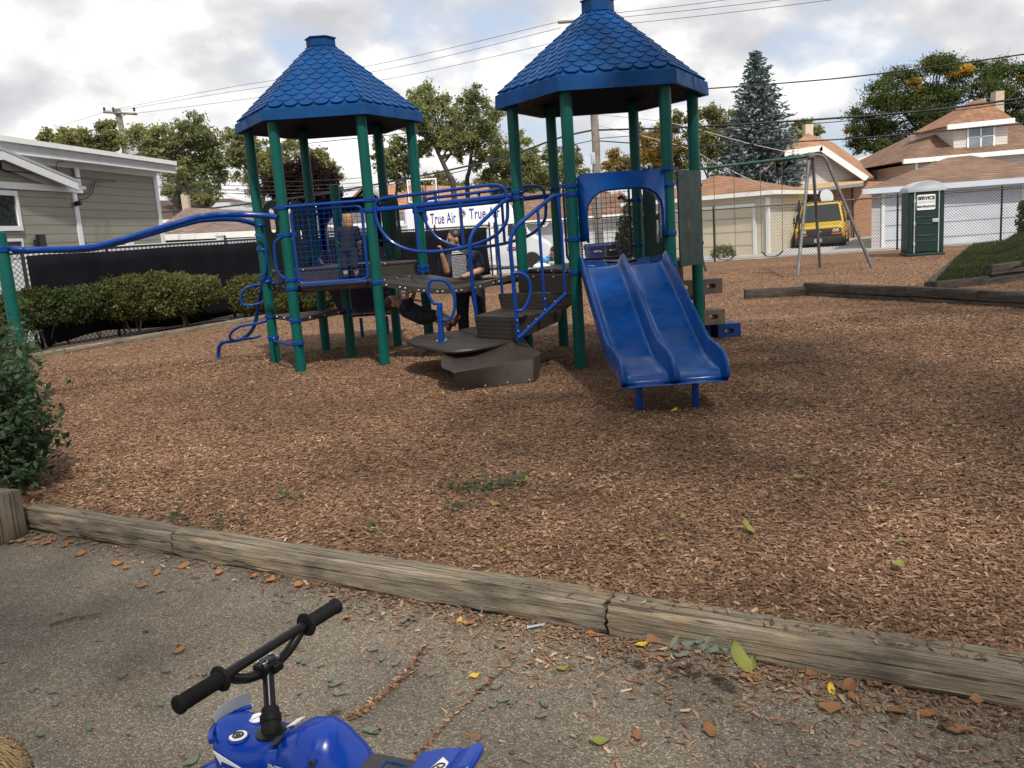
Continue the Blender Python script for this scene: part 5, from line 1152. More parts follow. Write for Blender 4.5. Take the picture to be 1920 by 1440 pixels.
ws = quadm(VN, 'windscreen', [(-.86, .80, 1.27), (.86, .80, 1.27), (.72, 1.30, 1.97), (-.72, 1.30, 1.97)], 'window_dark', (0, -.02, .015))
mb = MB(); mb.tube([(-.1, .83, 1.30), (-.5, .98, 1.52)], .012, 5); mb.build('wiper', 'bumper', ws); mb = MB(); mb.tube([(.55, .83, 1.30), (.12, .96, 1.50)], .012, 5); mb.build('wiper', 'bumper', ws)
mb = MB(); mb.box((0, .0, .80), (1.72, .10, .36), 0, .02); GR = mb.build('grille', 'bumper', VN)
mb = MB(); mb.box((0, -.04, .50), (1.98, .24, .30), 0, .05); mb.build('bumper', 'bumper', VN)
for s in (-1, 1):
    mb = MB(); mb.box((s*.66, -.045, .88), (.26, .05, .13), 0, .015); mb.build('headlight', 'lamp_glass', VN)
    mb = MB(); mb.box((s*.72, -.03, .745), (.46, .06, .07), 0, .01); mb.build('indicator', 'amber', VN)
    mb = MB(); mb.box((s*1.17, .95, 1.38), (.22, .10, .30), 0, .03); mb.tube([(s*.95, 1.0, 1.3), (s*1.15, .97, 1.32)], .02, 6); mb.build('wing_mirror', 'bumper', VN)
    quadm(VN, 'side_window', [(s*1.0, 1.0, 1.2), (s*1.0, 1.75, 1.2), (s*.855, 1.75, 1.92), (s*.86, 1.42, 1.92)], 'window_dark', (s*.012, 0, .004))
    for y in (.85, 4.2): wheel(VN, Vector((s*.90, y, .36)), .36, .24)
    mb = MB(); mb.box((s*1.005, 2.7, .75), (.02, 4.6, .03), 0, .005); mb.build('side_moulding', 'bumper', VN)
mb = MB(); mb.box((0, -.06, .86), (.17, .02, .05), 0, .008); mb.build('badge', 'galv', GR); mb = MB(); mb.box((-.05, -.165, .5), (.31, .01, .15)); mb.build('number_plate', 'decal_grey', VN)
vp = G(1537, 470, -.25); VN.location = Vector((vp.x*.965, vp.y*.965, -.25)); VN.rotation_euler = (0, R_(-1.0), R_(-24))
# white service vans
def svan(label, loc, rz, side=True, big=1.0):
    t = thing('van', label, 'van', (0, 0, 0), 'white heating service vans in the alley'); 
    # length along x, nose at +x; side towards -y
    def s2(w, zb, zt): return [(-w, zb), (-w, zt-.15), (-w+.12, zt), (w-.12, zt), (w, zt-.15), (w, zb)]
    mb = MB(); O = [(0.0, s2(.96, .45, 2.55)), (.08, s2(1.0, .38, 2.62)), (3.9, s2(1.0, .38, 2.62)), (4.15, s2(.98, .38, 2.50)), (4.95, s2(.93, .38, 1.42)), (5.6, s2(.90, .40, 1.10)), (5.75, s2(.84, .45, .95))]
    mb.ring([[Vector((x, y, z)) for y, z in o] for x, o in O]); mb.build('body', 'van_white', t, smooth=25)
    for x in (.95, 4.95):
        for s in (-1, 1): wheel(t, Vector((x, s*.90, .37)), .37, .24, (0, 1, 0))
    for s in (-1, 1):
        quadm(t, 'side_window', [(4.05, s*.985, 1.35), (4.75, s*.95, 1.35), (4.55, s*.93, 1.78), (4.1, s*.95, 2.0)], 'window_dark', (0, s*.02, 0))
        mb = MB(); mb.box((4.75, s*1.13, 1.45), (.12, .2, .32), 0, .03); mb.build('wing_mirror', 'bumper', t)
    quadm(t, 'windscreen', [(4.25, -.8, 2.34), (4.25, .8, 2.34), (4.9, .78, 1.48), (4.9, -.78, 1.48)], 'window_dark', (.02, 0, .015))
    mb = MB(); mb.box((5.72, 0, .48), (.2, 1.8, .26), 0, .04); mb.build('bumper', 'bumper', t)
    if side: mx = frame((3.0, -1.006, 2.05), (1, 0, 0), (0, 0, 1)); kx = .62
    else: mx = frame((-.006, 0, 2.02), (0, -1, 0), (0, 0, 1)); kx = .66
    sg = put(curve_mesh([rrect(1.78, 1.0, .03, 2)], .003), 'side_panel', 'sign_white', t, mx)
    put(text_mesh('True Air', .52, .003, bold=.007, spacing=1.06), 'lettering', 'decal_blue', sg, mx @ Matrix.Translation((.18, .12, .007)) @ Matrix.Diagonal((kx, 1.0, 1, 1)))
    put(text_mesh('Electrical, Heating & Cooling', .17, .003, bold=.003), 'lettering', 'decal_black', sg, mx @ Matrix.Translation((.0, -.37, .007)) @ Matrix.Diagonal((.72, 1, 1, 1)))
    put(curve_mesh([rrect(1.7, .012, .004, 1)], .002), 'rule_line', 'decal_grey', sg, mx @ Matrix.Translation((0, -.24, .006)))
    for m, a0, a1 in (('decal_red', 80, 280), ('decal_yellow', 280, 330), ('decal_blue', -30, 80)):     # half sun, half flake emblem
        mb = MB(); c_ = (-.70, .16)
        for a in range(a0, a1, 24):
            u = Vector((math.cos(R_(a)), math.sin(R_(a)), 0)); v = Vector((-u.y, u.x, 0)); o_ = Vector((c_[0], c_[1], .005)); mb.poly([mx @ (o_+u*.04+v*.03), mx @ (o_+u*.19), mx @ (o_+u*.04-v*.03)], ex=(mx.to_3x3() @ Vector((0, 0, .004))))
        mb.build('emblem', m, sg, smooth=0)
    mb = MB(); mb.box((4.25, -.985, .93), (1.0, .02, .05)); mb.build('red_stripe', 'decal_red', t); mb = MB(); mb.box((4.25, -.985, .85), (1.0, .02, .05)); mb.build('blue_stripe', 'decal_blue', t)
    t.location = loc; t.rotation_euler = (0, 0, rz); t.scale = big; return t
va_ = D(772, 470, 37.6); svan('white service van with striped cab and lettered side, its nose behind the right tower', (va_.x, va_.y, -.25), R_(-3), big=(1.06, 1.06, 1.20))
vb_ = D(829, 470, 34.8); svan('white service van showing its lettered rear doors directly behind the standing man', (vb_.x, vb_.y, -.25), R_(97), False, (.93, .80, 1.16))
# ================================================================ bins
def bin_(name, m, ml, px, y, label, rz=0, mark=True, h=1.05):
    g = D(px, 490, y); t = thing(name, label, 'bin', (0, 0, 0), 'wheelie bins beside the utility pole')
    mb = MB(); mb.ring([[Vector((sx*w, sy*d, z)) for sx, sy in ((-1, -1), (1, -1), (1, 1), (-1, 1))] for w, d, z in ((.22, .24, .06), (.27, .31, h*.80), (.29, .33, h*.81), (.29, .33, h*.86))]); b = mb.build('body', m, t, smooth=0, bev=.02)
    mb = MB(); mb.ring([[Vector((sx*w, sy*d-.0, z+.05*(sy < 0)*0)) for sx, sy in ((-1, -1), (1, -1), (1, 1), (-1, 1))] for w, d, z in ((.30, .35, h*.86), (.30, .35, h*.90), (.22, .26, h*.97))]); mb.build('lid', ml, t, smooth=0, bev=.02)
    for s in (-1, 1): wheel(t, Vector((s*.25, .24, .12)), .12, .06)
    mb = MB(); mb.tube([(-.2, .36, h*.88), (.2, .36, h*.88)], .018, 6); mb.build('handle', ml, t)
    if mark: put(text_mesh('RECYCLE', .075, .002, bold=.002), 'lettering', 'sign_white', b, frame((0, -.315, h*.70), (1, 0, 0), (0, .03, 1)))
    t.location = (g.x, g.y, -.12); t.rotation_euler = (0, 0, rz)
bin_('recycling_bin', 'bin_blue', 'bin_blue', 1115, 31.6, 'blue wheeled bin just left of the utility pole', .3)
bin_('rubbish_bin', 'bin_dark', 'bin_blue', 1148, 32.2, 'dark wheeled bin right beside the utility pole with pale lettering', .1)
bin_('recycling_bin', 'bin_blue', 'bin_blue', 1172, 31.4, 'blue wheeled bin in the middle between two dark bins', -.1)
bin_('rubbish_bin', 'bin_dark', 'bin_dark', 1203, 31.6, 'dark wheeled bin at the right end of the row, before the cream garage', -.2)
# ================================================================ basketball hoop
hc = D(792, 357, 33); BH = thing('basketball_hoop', 'basketball hoop with see through backboard in a black frame on a pole', 'basketball hoop', (hc.x, hc.y+.4, 0))
w2, h2 = .60, .46
def hb_(x, z, y=0): return hc+Vector((x, y, z+.068*x*0))
def fr4(w, h, th, name, m, y): put(curve_mesh([[(-w, -h), (w, -h), (w, h), (-w, h)], [(-w+th, -h+th), (w-th, -h+th), (w-th, h-th), (-w+th, h-th)]], .012), name, m, BH, frame(hc+Vector((0, y, 0)), (1, 0, 0.0), (0, 0, 1)))
fr4(w2, h2, .035, 'backboard_frame', 'black_steel', 0); fr4(w2-.035, h2-.035, .05, 'backboard_border', 'sign_white', -.005)
mb = MB(); mb.box(hb_(.12, 0, .02), (.035, .03, h2*2)); mb.box(hb_(0, -.18, .02), (w2*2, .03, .03)); mb.build('brace', 'black_steel', BH, smooth=0)
put(text_mesh('NBA', .01), 'x', 'sign_white', BH, Matrix.Identity(4)) if False else None
mb = MB(); mb.box(hb_(.36, -.33, -.02), (.2, .01, .11)); mb.build('red_label', 'decal_red', BH, smooth=0)
mb = MB(); mb.tube([hb_(-.05+.23*math.cos(t), -.28, -.3+.23*math.sin(t)) for t in np.linspace(0, 2*PI, 20)[:-1]], .012, 6, closed=True); mb.build('rim', 'black_steel', BH)
mb = MB()
for k in range(10):
    t = 2*PI*k/10; mb.tube([hb_(-.05+.23*math.cos(t), -.28, -.3+.23*math.sin(t)), hb_(-.05+.15*math.cos(t+.3), -.5, -.3+.15*math.sin(t+.3)), hb_(-.05+.13*math.cos(t+.6), -.68, -.3+.13*math.sin(t+.6))], .008, 4)
mb.build('net', 'wire', BH)
mb = MB(); mb.tube([hb_(0, -.1, .05), hb_(0, -.3, .45)], .03, 8); mb.tube([hb_(0, .1, .05), hb_(0, -.1, .45)], .03, 8); mb.tube([hb_(0, 0, .45), Vector((hc.x, hc.y+.45, -.3))], .05, 10); mb.build('pole', 'black_steel', BH)
# ================================================================ utility poles and wires
def upole(label, base, top, r0, r1): 
    t = thing('utility_pole', label, 'utility pole', base); mb = MB(); n = 8; mb.tube([Vector(base).lerp(Vector(top), i/n)+Vector((.02*math.sin(i*2), 0, 0)) for i in range(n+1)], [r0+(r1-r0)*i/n for i in range(n+1)], 14); mb.build('pole', 'pole_wood', t); return t
q0, q1 = D(236, 290, 48), D(221, 208, 48); ql = q0+(q0-q1)*2.2; U1 = upole('leaning wooden utility pole with crossarm and grey transformer above the taupe house roof', ql, q1+Vector((0, 0, .1)), .20, .15)
ca, cb2 = D(194, 210, 47.7), D(257, 214, 47.9); mb = MB(); mb.tube([ca, cb2], .07, 6); XA_ = mb.build('crossarm', 'pole_wood', U1)
mb = MB(); mb.tube([D(212, 212, 47.8), D(224, 222, 47.9), D(237, 213, 47.8)], .025, 5); mb.build('brace', 'galv', XA_)
for px in (196, 213, 252): mb = MB(); b_ = D(px, 209, 47.7); mb.lathe([(.03, 0), (.07, .05), (.05, .1), (.08, .15), (.03, .22)], b_, 8); mb.build('insulator', 'wire', XA_)
tr_ = D(244, 271, 47.6); mb = MB(); mb.lathe([(.36, -.62), (.40, -.58), (.40, .52), (.42, .56), (.36, .62), (.1, .66)], tr_, 18, Matrix.Rotation(R_(-8), 3, 'Y')); mb.build('transformer', 'tube_grey', U1)
m0, mt_ = D(1124, 488, 33), D(1108, 30, 33); U2 = upole('tall weathered wooden utility pole behind the right tower', Vector((m0.x, m0.y, -.2)), mt_, .17, .13)
mb = MB(); mb.box(D(1112, 297, 32.75), (.16, .14, .42), 0, .02); mb.build('junction_box', 'tube_grey', U2)
mb = MB(); mb.tube(cr([D(1114, 306, 32.75), D(1116, 330, 32.78), D(1121, 400, 32.8), D(1124, 480, 32.85)], 4), .035, 6); mb.build('conduit', 'galv', U2)
ct = [D(1047, 42, 32.6), D(1160, 34, 33.4)]; mb = MB(); mb.tube(ct, .06, 6); mb.build('crossarm', 'pole_wood', U2)
WGp = 'power and telephone wires'
def pw2(lab, pts, r=.012, m='wire'): wire('overhead_wire', [D(*p) for p in pts], r, m, lab, WGp, cat='wire', n=5)
pw2('topmost thin wire from the leaning pole to the right tower roof', [(200, 208, 48), (440, 162, 43), (700, 122, 38.5), (1047, 41, 33)], .009)
pw2('second thin wire from the leaning pole to the right tower roof', [(213, 209, 48), (440, 171, 43), (720, 131, 38.5), (1052, 52, 33)], .009)
pw2('third thin wire from the leaning pole, lowest of the high three', [(252, 213, 48), (460, 186, 43), (740, 146, 38.5), (1060, 75, 33)], .009)
pw2('highest thin wire right of the right tower roof', [(1140, 26, 33), (1330, 4, 31), (1500, -22, 29)], .009)
pw2('second high thin wire right of the right tower roof', [(1150, 34, 33), (1340, 14, 31), (1560, -12, 29)], .009)
pw2('third high thin wire right of the right tower roof', [(1160, 46, 33), (1340, 27, 31), (1620, -8, 29)], .009)
pw2('thin wire leaving the leaning pole to the left', [(196, 210, 48), (150, 225, 46), (100, 240, 44), (60, 262, 42)], .008)
pw2('twisted pale cable sloping over the spruce', [(1120, 180, 33), (1330, 166, 31), (1560, 148, 29), (1760, 124, 27), (1960, 96, 25)], .022)
pw2('thick black cable across the spruce and the big tree', [(1118, 244, 33), (1300, 238, 31), (1560, 222, 29), (1760, 205, 27.5), (1960, 178, 26)], .034)
pw2('thinner cable just below the thick black cable', [(1118, 260, 33), (1300, 246, 31), (1560, 229, 29), (1760, 211, 27.5), (1960, 184, 26)], .014)
pw2('black cable level with the dormer window', [(1120, 264, 33), (1300, 273, 31), (1560, 262, 29), (1760, 246, 27.5), (1960, 228, 26)], .022)
pw2('pale slack service wire slanting down to the cream garage', [(1122, 215, 33), (1260, 231, 33.2), (1400, 268, 33.6), (1510, 292, 34)], .013, 'wire_pale')
pw2('lower pale service wire slanting down over the garage roof', [(1122, 235, 33), (1280, 275, 33.2), (1350, 310, 33.4), (1440, 352, 34)], .013, 'wire_pale')
pw2('heavy black cable sagging behind both towers', [(1116, 243, 33), (1050, 258, 33), (960, 290, 33.5), (860, 315, 34), (720, 343, 35), (560, 370, 37), (380, 392, 40), (240, 402, 43)], .036)
pw2('second cable sagging under the heavy one', [(1116, 262, 33), (1080, 270, 33), (960, 296, 33.5), (860, 322, 34), (720, 348, 35), (560, 372, 37)], .016)
pw2('cable passing behind the left tower under its roof', [(960, 214, 34), (860, 234, 36), (760, 250, 38), (640, 262, 40), (540, 273, 42), (430, 285, 44), (330, 290, 46)], .016)
for i, (a, b) in enumerate(((340, 347), (348, 354), (356, 360), (330, 338))): pw2(['upper slack wire left of the left tower', 'middle slack wire left of the left tower', 'lower slack wire left of the left tower', 'faint top slack wire left of the left tower'][i], [(300, a-2, 40), (420, (a+b)/2+4, 40), (560, b+2, 40), (700, b-6, 40)], .012)
pw2('telephone wire attached to the taupe house bracket', [(-60, 312, 17), (60, 325, 19.5), (143, 333, 21), (200, 338, 23), (300, 349, 28), (480, 360, 36)], .010)
pw2('second telephone wire attached to the taupe house bracket', [(143, 334, 21), (190, 340, 23), (300, 352, 28), (480, 366, 36)], .008)
pw2('wire from the taupe house roof corner', [(309, 321, 26), (370, 345, 30), (440, 372, 36), (500, 392, 40)], .008)
# ================================================================ trees and shrubs
def crown_pts(blobs, y, n, sub=14, sig=.26, flat=1.0, yd=.6):
    """leaf places: every lump of the crown is a cluster of smaller sprays, with gaps between them"""
    out = []; tot = sum(b[2]**2 for b in blobs); C_ = []
    for (px, py, r) in blobs:
        R0 = r*y/FPX; c = D(px, py, y); c = np.array([c.x, c.y+rng.uniform(-yd, yd)*R0*1.3, c.z]); C_.append((c, R0))
        k = int(n*r*r/tot); v = rng.normal(size=(sub, 3)); v /= np.linalg.norm(v, axis=1)[:, None]; v *= (rng.random(sub)**.4)[:, None]*R0*.92; v[:, 2] *= flat
        w = rng.random(sub)+.3; w /= w.sum(); ids = rng.choice(sub, k, p=w); q = rng.normal(size=(k, 3))*R0*sig*(.55+.9*rng.random(sub))[ids][:, None]; q[:, 2] *= flat*.8
        out.append(c+v[ids]+q)
    return np.concatenate(out), C_
def tree(name, label, cat, y, blobs, n, size, m, trunk, r0=.22, sub=15, sig=.19, flat=1.0, aspect=.55, extra=None, limbs=True, group='trees beyond the playground', lf=.0, bark='bark', yd=.6):
    """trunk: photo points from the foot up"""
    pts = [D(px, py, y) for px, py in trunk]; base = pts[0].copy(); base.z = -.3
    t = thing(name, label, cat, base, group); pts = [base]+pts
    r0 *= .55; mb = MB(); Pp = cr(pts, 4); K = len(Pp); mb.tube(Pp, [r0*(1-.62*i/(K-1)) for i in range(K)], 9)
    n = int(n*1.35); P_, C_ = crown_pts(blobs, y, n, sub, sig, flat, yd)
    if limbs:
        for c, R0 in C_:
            s = Pp[rnd.randrange(int(K*.55), K)]; e = Vector(c); mid = s.lerp(e, .5)+Vector((rnd.gauss(0, .25), rnd.gauss(0, .25), -.05*(e-s).length)); L = cr([s, mid, e], 4); rr = r0*.42
            mb.tube(L, [rr*(1-.8*i/(len(L)-1)) for i in range(len(L))], 6)
            for _ in range(4):
                a = L[rnd.randrange(3, len(L))]; b = e+Vector((rnd.gauss(0, R0*.5), rnd.gauss(0, R0*.5), rnd.gauss(R0*.2, R0*.45))); mb.tube([a, a.lerp(b, .5)+Vector((0, 0, R0*.08)), b], [rr*.30, rr*.2, rr*.06], 5)
    mb.build('trunk', bark, t)
    V, F = leaves(P_, size*.66, aspect, lf); mesh_np('crown', V, F, m, t)
    if extra:
        for m2, bl, n2 in extra:
            P2, _ = crown_pts(bl, y-.5, n2, 6, .3, flat, .3); V, F = leaves(P2, size, aspect); mesh_np('crown', V, F, m2, t)
    return t
TG_ = 'trees beyond the playground'
tree('tree', 'leafy olive tree just left of the leaning pole, above the house roof', 'tree', 46, [(95, 262, 18), (125, 258, 20), (112, 275, 22), (165, 255, 22), (195, 250, 22), (185, 270, 25), (215, 262, 20), (150, 275, 20), (205, 235, 12)], 9000, .26, 'leaf_olive', [(150, 330), (152, 290)], .25)
tree('tree', 'wide olive tree right of the leaning pole with drooping branches', 'tree', 45, [(262, 262, 30), (300, 255, 28), (340, 255, 30), (375, 240, 26), (395, 262, 28), (330, 285, 34), (290, 290, 30), (375, 295, 32), (410, 300, 24), (345, 320, 30), (395, 335, 26), (318, 320, 26), (415, 330, 16), (405, 362, 14), (360, 350, 18), (250, 245, 16)], 15000, .24, 'leaf_mid', [(330, 395), (336, 350), (322, 320), (310, 290)], .34, sub=20)
tree('tree', 'yellow green shrub tree below the wide olive tree, beside the chimney', 'tree', 58, [(318, 358, 16), (345, 355, 18), (372, 362, 20), (388, 366, 15), (330, 372, 14)], 4500, .26, 'leaf_olive', [(345, 400), (345, 372)], .18)
tree('tree', 'loose olive tree framed by the left posts of the left tower', 'tree', 48, [(440, 260, 22), (460, 250, 20), (450, 290, 26), (480, 275, 26), (505, 300, 30), (535, 290, 26), (545, 262, 20), (460, 325, 24), (500, 335, 22), (478, 355, 18), (440, 300, 14), (530, 325, 20)], 10500, .24, 'leaf_olive', [(492, 400), (497, 350), (490, 310), (505, 280)], .26)
tree('tree', 'dark purple leaved tree behind the left tower', 'tree', 43, [(520, 350, 26), (548, 330, 26), (580, 318, 26), (600, 335, 28), (620, 352, 24), (560, 358, 28), (595, 365, 26), (530, 372, 20), (625, 372, 16), (575, 340, 26)], 15000, .22, 'leaf_purple', [(575, 410), (575, 360)], .2, sub=22)
tree('tree', 'pale olive tree rising behind the purple tree', 'tree', 52, [(592, 300, 22), (612, 312, 22), (628, 325, 16), (600, 320, 20)], 4200, .26, 'leaf_olive', [(605, 400), (606, 330)], .2)
tree('tree', 'tall airy tree with a forked trunk between the two towers', 'tree', 46, [(775, 185, 20), (800, 180, 26), (790, 215, 28), (830, 185, 14), (835, 205, 22), (765, 230, 20), (800, 245, 30), (845, 240, 28), (880, 185, 20), (892, 172, 16), (900, 200, 20), (870, 215, 26), (880, 245, 30), (910, 235, 26), (925, 255, 20), (840, 265, 26), (800, 268, 22), (870, 268, 22), (930, 220, 16), (895, 270, 20), (752, 200, 10)], 17000, .22, 'leaf_mid', [(850, 352), (842, 330), (828, 300), (818, 278), (822, 262)], .32, sub=20)
t2_ = tree('tree', 'dense lower tree at the left post of the right tower', 'tree', 47, [(950, 280, 24), (975, 265, 20), (985, 300, 28), (960, 310, 26), (930, 300, 18), (1000, 325, 26), (945, 335, 24), (975, 345, 26), (1010, 345, 22), (915, 325, 14), (1030, 290, 18), (1045, 310, 20), (1070, 285, 18), (1060, 320, 20), (1040, 340, 22), (1080, 300, 14), (1095, 330, 14)], 15000, .23, 'leaf_mid', [(985, 400), (980, 350), (975, 310)], .26, sub=20)
tree('tree', 'slender tree with leaning stems whose trunk stands beside the forked one', 'tree', 48, [(925, 285, 16), (905, 295, 12), (890, 310, 10), (930, 310, 14), (860, 290, 14)], 2600, .24, 'leaf_olive', [(876, 352), (880, 320), (884, 285), (886, 255)], .28)
tree('tree', 'tree with thin bare stems behind the right post of the left tower', 'tree', 47, [(715, 290, 20), (745, 275, 22), (735, 305, 26), (760, 310, 24), (725, 325, 20), (780, 292, 18), (748, 340, 16), (705, 265, 14)], 6500, .23, 'leaf_mid', [(742, 395), (744, 350), (742, 310)], .2)
tree('tree', 'small rounded green tree far down between the forked trunks', 'tree', 66, [(800, 340, 14), (830, 338, 18), (850, 345, 14), (905, 345, 18), (925, 350, 16), (870, 350, 12)], 4500, .3, 'leaf_olive', [(850, 380), (850, 360)], .2)
tree('tree', 'dark rounded evergreen shrub tree left of the right tower', 'tree', 44, [(935, 352, 16), (955, 358, 18), (975, 362, 16), (1005, 368, 16), (990, 358, 16), (1025, 362, 14)], 6000, .18, 'leaf_dark', [(965, 400), (965, 370)], .18)
tree('tree', 'autumn coloured tree with orange leaves behind the right tower', 'tree', 52, [(1150, 300, 18), (1175, 310, 22), (1140, 315, 14), (1210, 265, 22), (1220, 290, 26), (1200, 310, 24), (1240, 250, 24), (1260, 275, 26), (1245, 305, 26), (1280, 295, 24), (1225, 325, 20), (1275, 320, 20), (1170, 325, 14), (1195, 240, 12)], 12000, .24, 'leaf_autumn', [(1235, 400), (1235, 340), (1230, 300)], .24)
tree('tree', 'olive tree with slender pale stems left of the spruce', 'tree', 50, [(1300, 225, 22), (1325, 215, 20), (1350, 225, 22), (1375, 220, 18), (1310, 255, 26), (1345, 255, 28), (1375, 255, 22), (1320, 285, 24), (1355, 290, 24), (1380, 290, 20), (1300, 300, 18), (1340, 312, 18), (1265, 235, 18), (1270, 220, 14)], 13000, .23, 'leaf_olive', [(1325, 380), (1328, 320), (1335, 280)], .2)
tree('tree', 'small round olive tree between the spruce and the bungalow chimney', 'tree', 62, [(1490, 240, 14), (1510, 232, 14), (1528, 245, 13), (1500, 258, 16), (1525, 262, 12), (1482, 262, 12)], 3600, .28, 'leaf_olive', [(1508, 330), (1507, 265)], .2)
tree('tree', 'huge dark spreading honey locust with a few golden sprays on the right', 'tree', 60, [(1660, 165, 30), (1700, 140, 34), (1745, 125, 30), (1760, 118, 26), (1800, 130, 34), (1850, 135, 34), (1890, 130, 34), (1930, 145, 34), (1640, 200, 34), (1690, 190, 38), (1740, 175, 40), (1790, 175, 40), (1840, 175, 36), (1900, 180, 40), (1610, 215, 24), (1600, 245, 20), (1640, 240, 30), (1680, 235, 36), (1730, 225, 38), (1775, 215, 36), (1925, 220, 36), (1610, 275, 22), (1645, 275, 28), (1690, 270, 34), (1735, 265, 34), (1660, 305, 20), (1700, 300, 24), (1740, 300, 22), (1770, 250, 26), (1600, 262, 14), (1680, 325, 12), (1895, 230, 30), (1760, 112, 16)], 44000, .27, 'leaf_locust', [(1740, 360), (1742, 300), (1750, 250), (1760, 200)], .5, sub=20, sig=.25, flat=.66, aspect=.45, extra=[('leaf_gold', [(1712, 155, 13), (1722, 165, 11), (1795, 140, 14), (1812, 132, 13), (1590, 245, 7), (1918, 148, 10)], 700)])
# blue spruce
def spruce(base_px, top_px, y, wpx, label):
    b, t_ = D(*base_px, y), D(*top_px, y); b.z = -.2; t = thing('spruce_tree', label, 'spruce', b, TG_); H = t_.z-b.z; Wd = wpx*y/FPX
    mb = MB(); mb.tube([b, b.lerp(t_, .5), t_], [.22, .13, .02], 9); mb.build('trunk', 'bark', t)
    P_, Dn = [], []; lv = 46
    for i in range(lv):
        u = (i+.5)/lv; z = b.z+H*(.06+.94*u); R0 = Wd*1.12*(1-u)**.78*(.9+.2*rnd.random())+.10; c = b.lerp(t_, u); nb = max(6, int(22*(1-u)+7)); a0 = rnd.random()*6
        for k in range(nb):
            a = a0+2*PI*k/nb+rnd.gauss(0, .15); L = R0*rnd.uniform(.72, 1.12); m_ = max(4, int(L/.11))
            for q in range(m_):
                s = (q+1)/m_; d = L*s; zz_ = z-.30*L*s+.22*L*s*s*s
                for w in range(3):
                    sp_ = .20*L*s*(1-.55*s)+.08; P_.append((c.x+math.cos(a)*d+rnd.gauss(0, sp_), c.y+math.sin(a)*d+rnd.gauss(0, sp_), zz_+rnd.gauss(-.05, .07))); Dn.append((math.cos(a)+rnd.gauss(0, .5), math.sin(a)+rnd.gauss(0, .5), rnd.gauss(.12, .3)))
    P_ = np.array(P_); d = np.array(Dn); d /= np.linalg.norm(d, axis=1)[:, None]; e = np.cross(d, rng.normal(size=d.shape)); e /= np.linalg.norm(e, axis=1)[:, None]; n = len(P_); s = rng.uniform(.20, .36, n)[:, None]
    V = np.stack([P_-d*s*.5, P_+e*s*.20, P_+d*s*.5, P_-e*s*.20], 1).reshape(-1, 3); mesh_np('crown', V, np.arange(4*n).reshape(-1, 4), 'needle', t)
spruce((1428, 420), (1417, 94), 45, 92, 'tall blue grey spruce standing behind the cream garage')
# clipped hedges along the left fence
def shrub(name, label, cat, boxes, n, size, m, group=None, leafasp=.6, stems=6, cx=None):
    """boxes: (centre, half sizes) ellipsoid lumps at real distances"""
    c0_ = sum((Vector(b[0]) for b in boxes), Vector())/len(boxes); t = thing(name, label, cat, (c0_.x, c0_.y, 0), group); out = []; tot = sum(b[1][0]*b[1][2] for b in boxes)
    for c, h in boxes:
        k = int(n*h[0]*h[2]/tot); v = rng.normal(size=(k, 3)); v /= np.linalg.norm(v, axis=1)[:, None]; v = np.sign(v)*np.abs(v)**.84; v *= (1-.42*rng.random(k)**2.2)[:, None]
        bumps = 1+.10*np.sin(v[:, 0]*7+c[0]*3)*np.sin(v[:, 2]*6+c[1])+.07*np.sin(v[:, 0]*15+1)*np.cos(v[:, 2]*13); out.append(np.array(c)+v*np.array(h)*bumps[:, None]+rng.normal(size=(k, 3))*.025)
    P_ = np.concatenate(out); P_ = P_[P_[:, 2] > .03]; V, F = leaves(P_, size, leafasp); mesh_np('foliage', V, F, m, t)
    mb = MB()
    for _ in range(stems):
        c, h = boxes[rnd.randrange(len(boxes))]; g = Vector((c[0]+rnd.uniform(-.5, .5)*h[0], c[1]+rnd.uniform(-.4, .4)*h[1], 0))
        for _ in range(2): mb.tube([g, Vector((g.x+rnd.gauss(0, .08), g.y+rnd.gauss(0, .08), c[2]*.6)), Vector((c[0]+rnd.uniform(-.8, .8)*h[0], c[1]+rnd.uniform(-.6, .6)*h[1], c[2]+rnd.uniform(.2, .8)*h[2]))], [.018, .012, .004], 5)
    mb.build('stems', 'stick', t); return t
def bx3(px0, px1, py0, py1, y, dy): a, b = D(px0, py1, y), D(px1, py0, y); return ((a+b)/2, (abs(b.x-a.x)/2, dy, abs(b.z-a.z)/2))
HG = 'clipped hedges along the black screened fence'
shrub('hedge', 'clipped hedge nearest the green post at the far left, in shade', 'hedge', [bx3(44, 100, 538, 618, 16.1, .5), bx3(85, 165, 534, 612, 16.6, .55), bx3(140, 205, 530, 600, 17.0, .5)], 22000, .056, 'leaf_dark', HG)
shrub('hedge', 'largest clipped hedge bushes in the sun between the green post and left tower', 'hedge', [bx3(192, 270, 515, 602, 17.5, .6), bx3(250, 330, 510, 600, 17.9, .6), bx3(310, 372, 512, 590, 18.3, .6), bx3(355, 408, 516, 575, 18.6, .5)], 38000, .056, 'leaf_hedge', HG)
shrub('hedge', 'round clipped shrub behind the left posts of the left tower', 'hedge', [bx3(432, 490, 515, 590, 19.6, .5), bx3(470, 560, 508, 590, 20, .6), bx3(535, 640, 505, 585, 20.6, .6)], 26000, .056, 'leaf_hedge', HG)
shrub('hedge', 'dark low shrub partly hidden by the green post at the far left', 'hedge', [bx3(-60, 44, 550, 640, 15.0, .5)], 6000, .075, 'leaf_dark', HG)
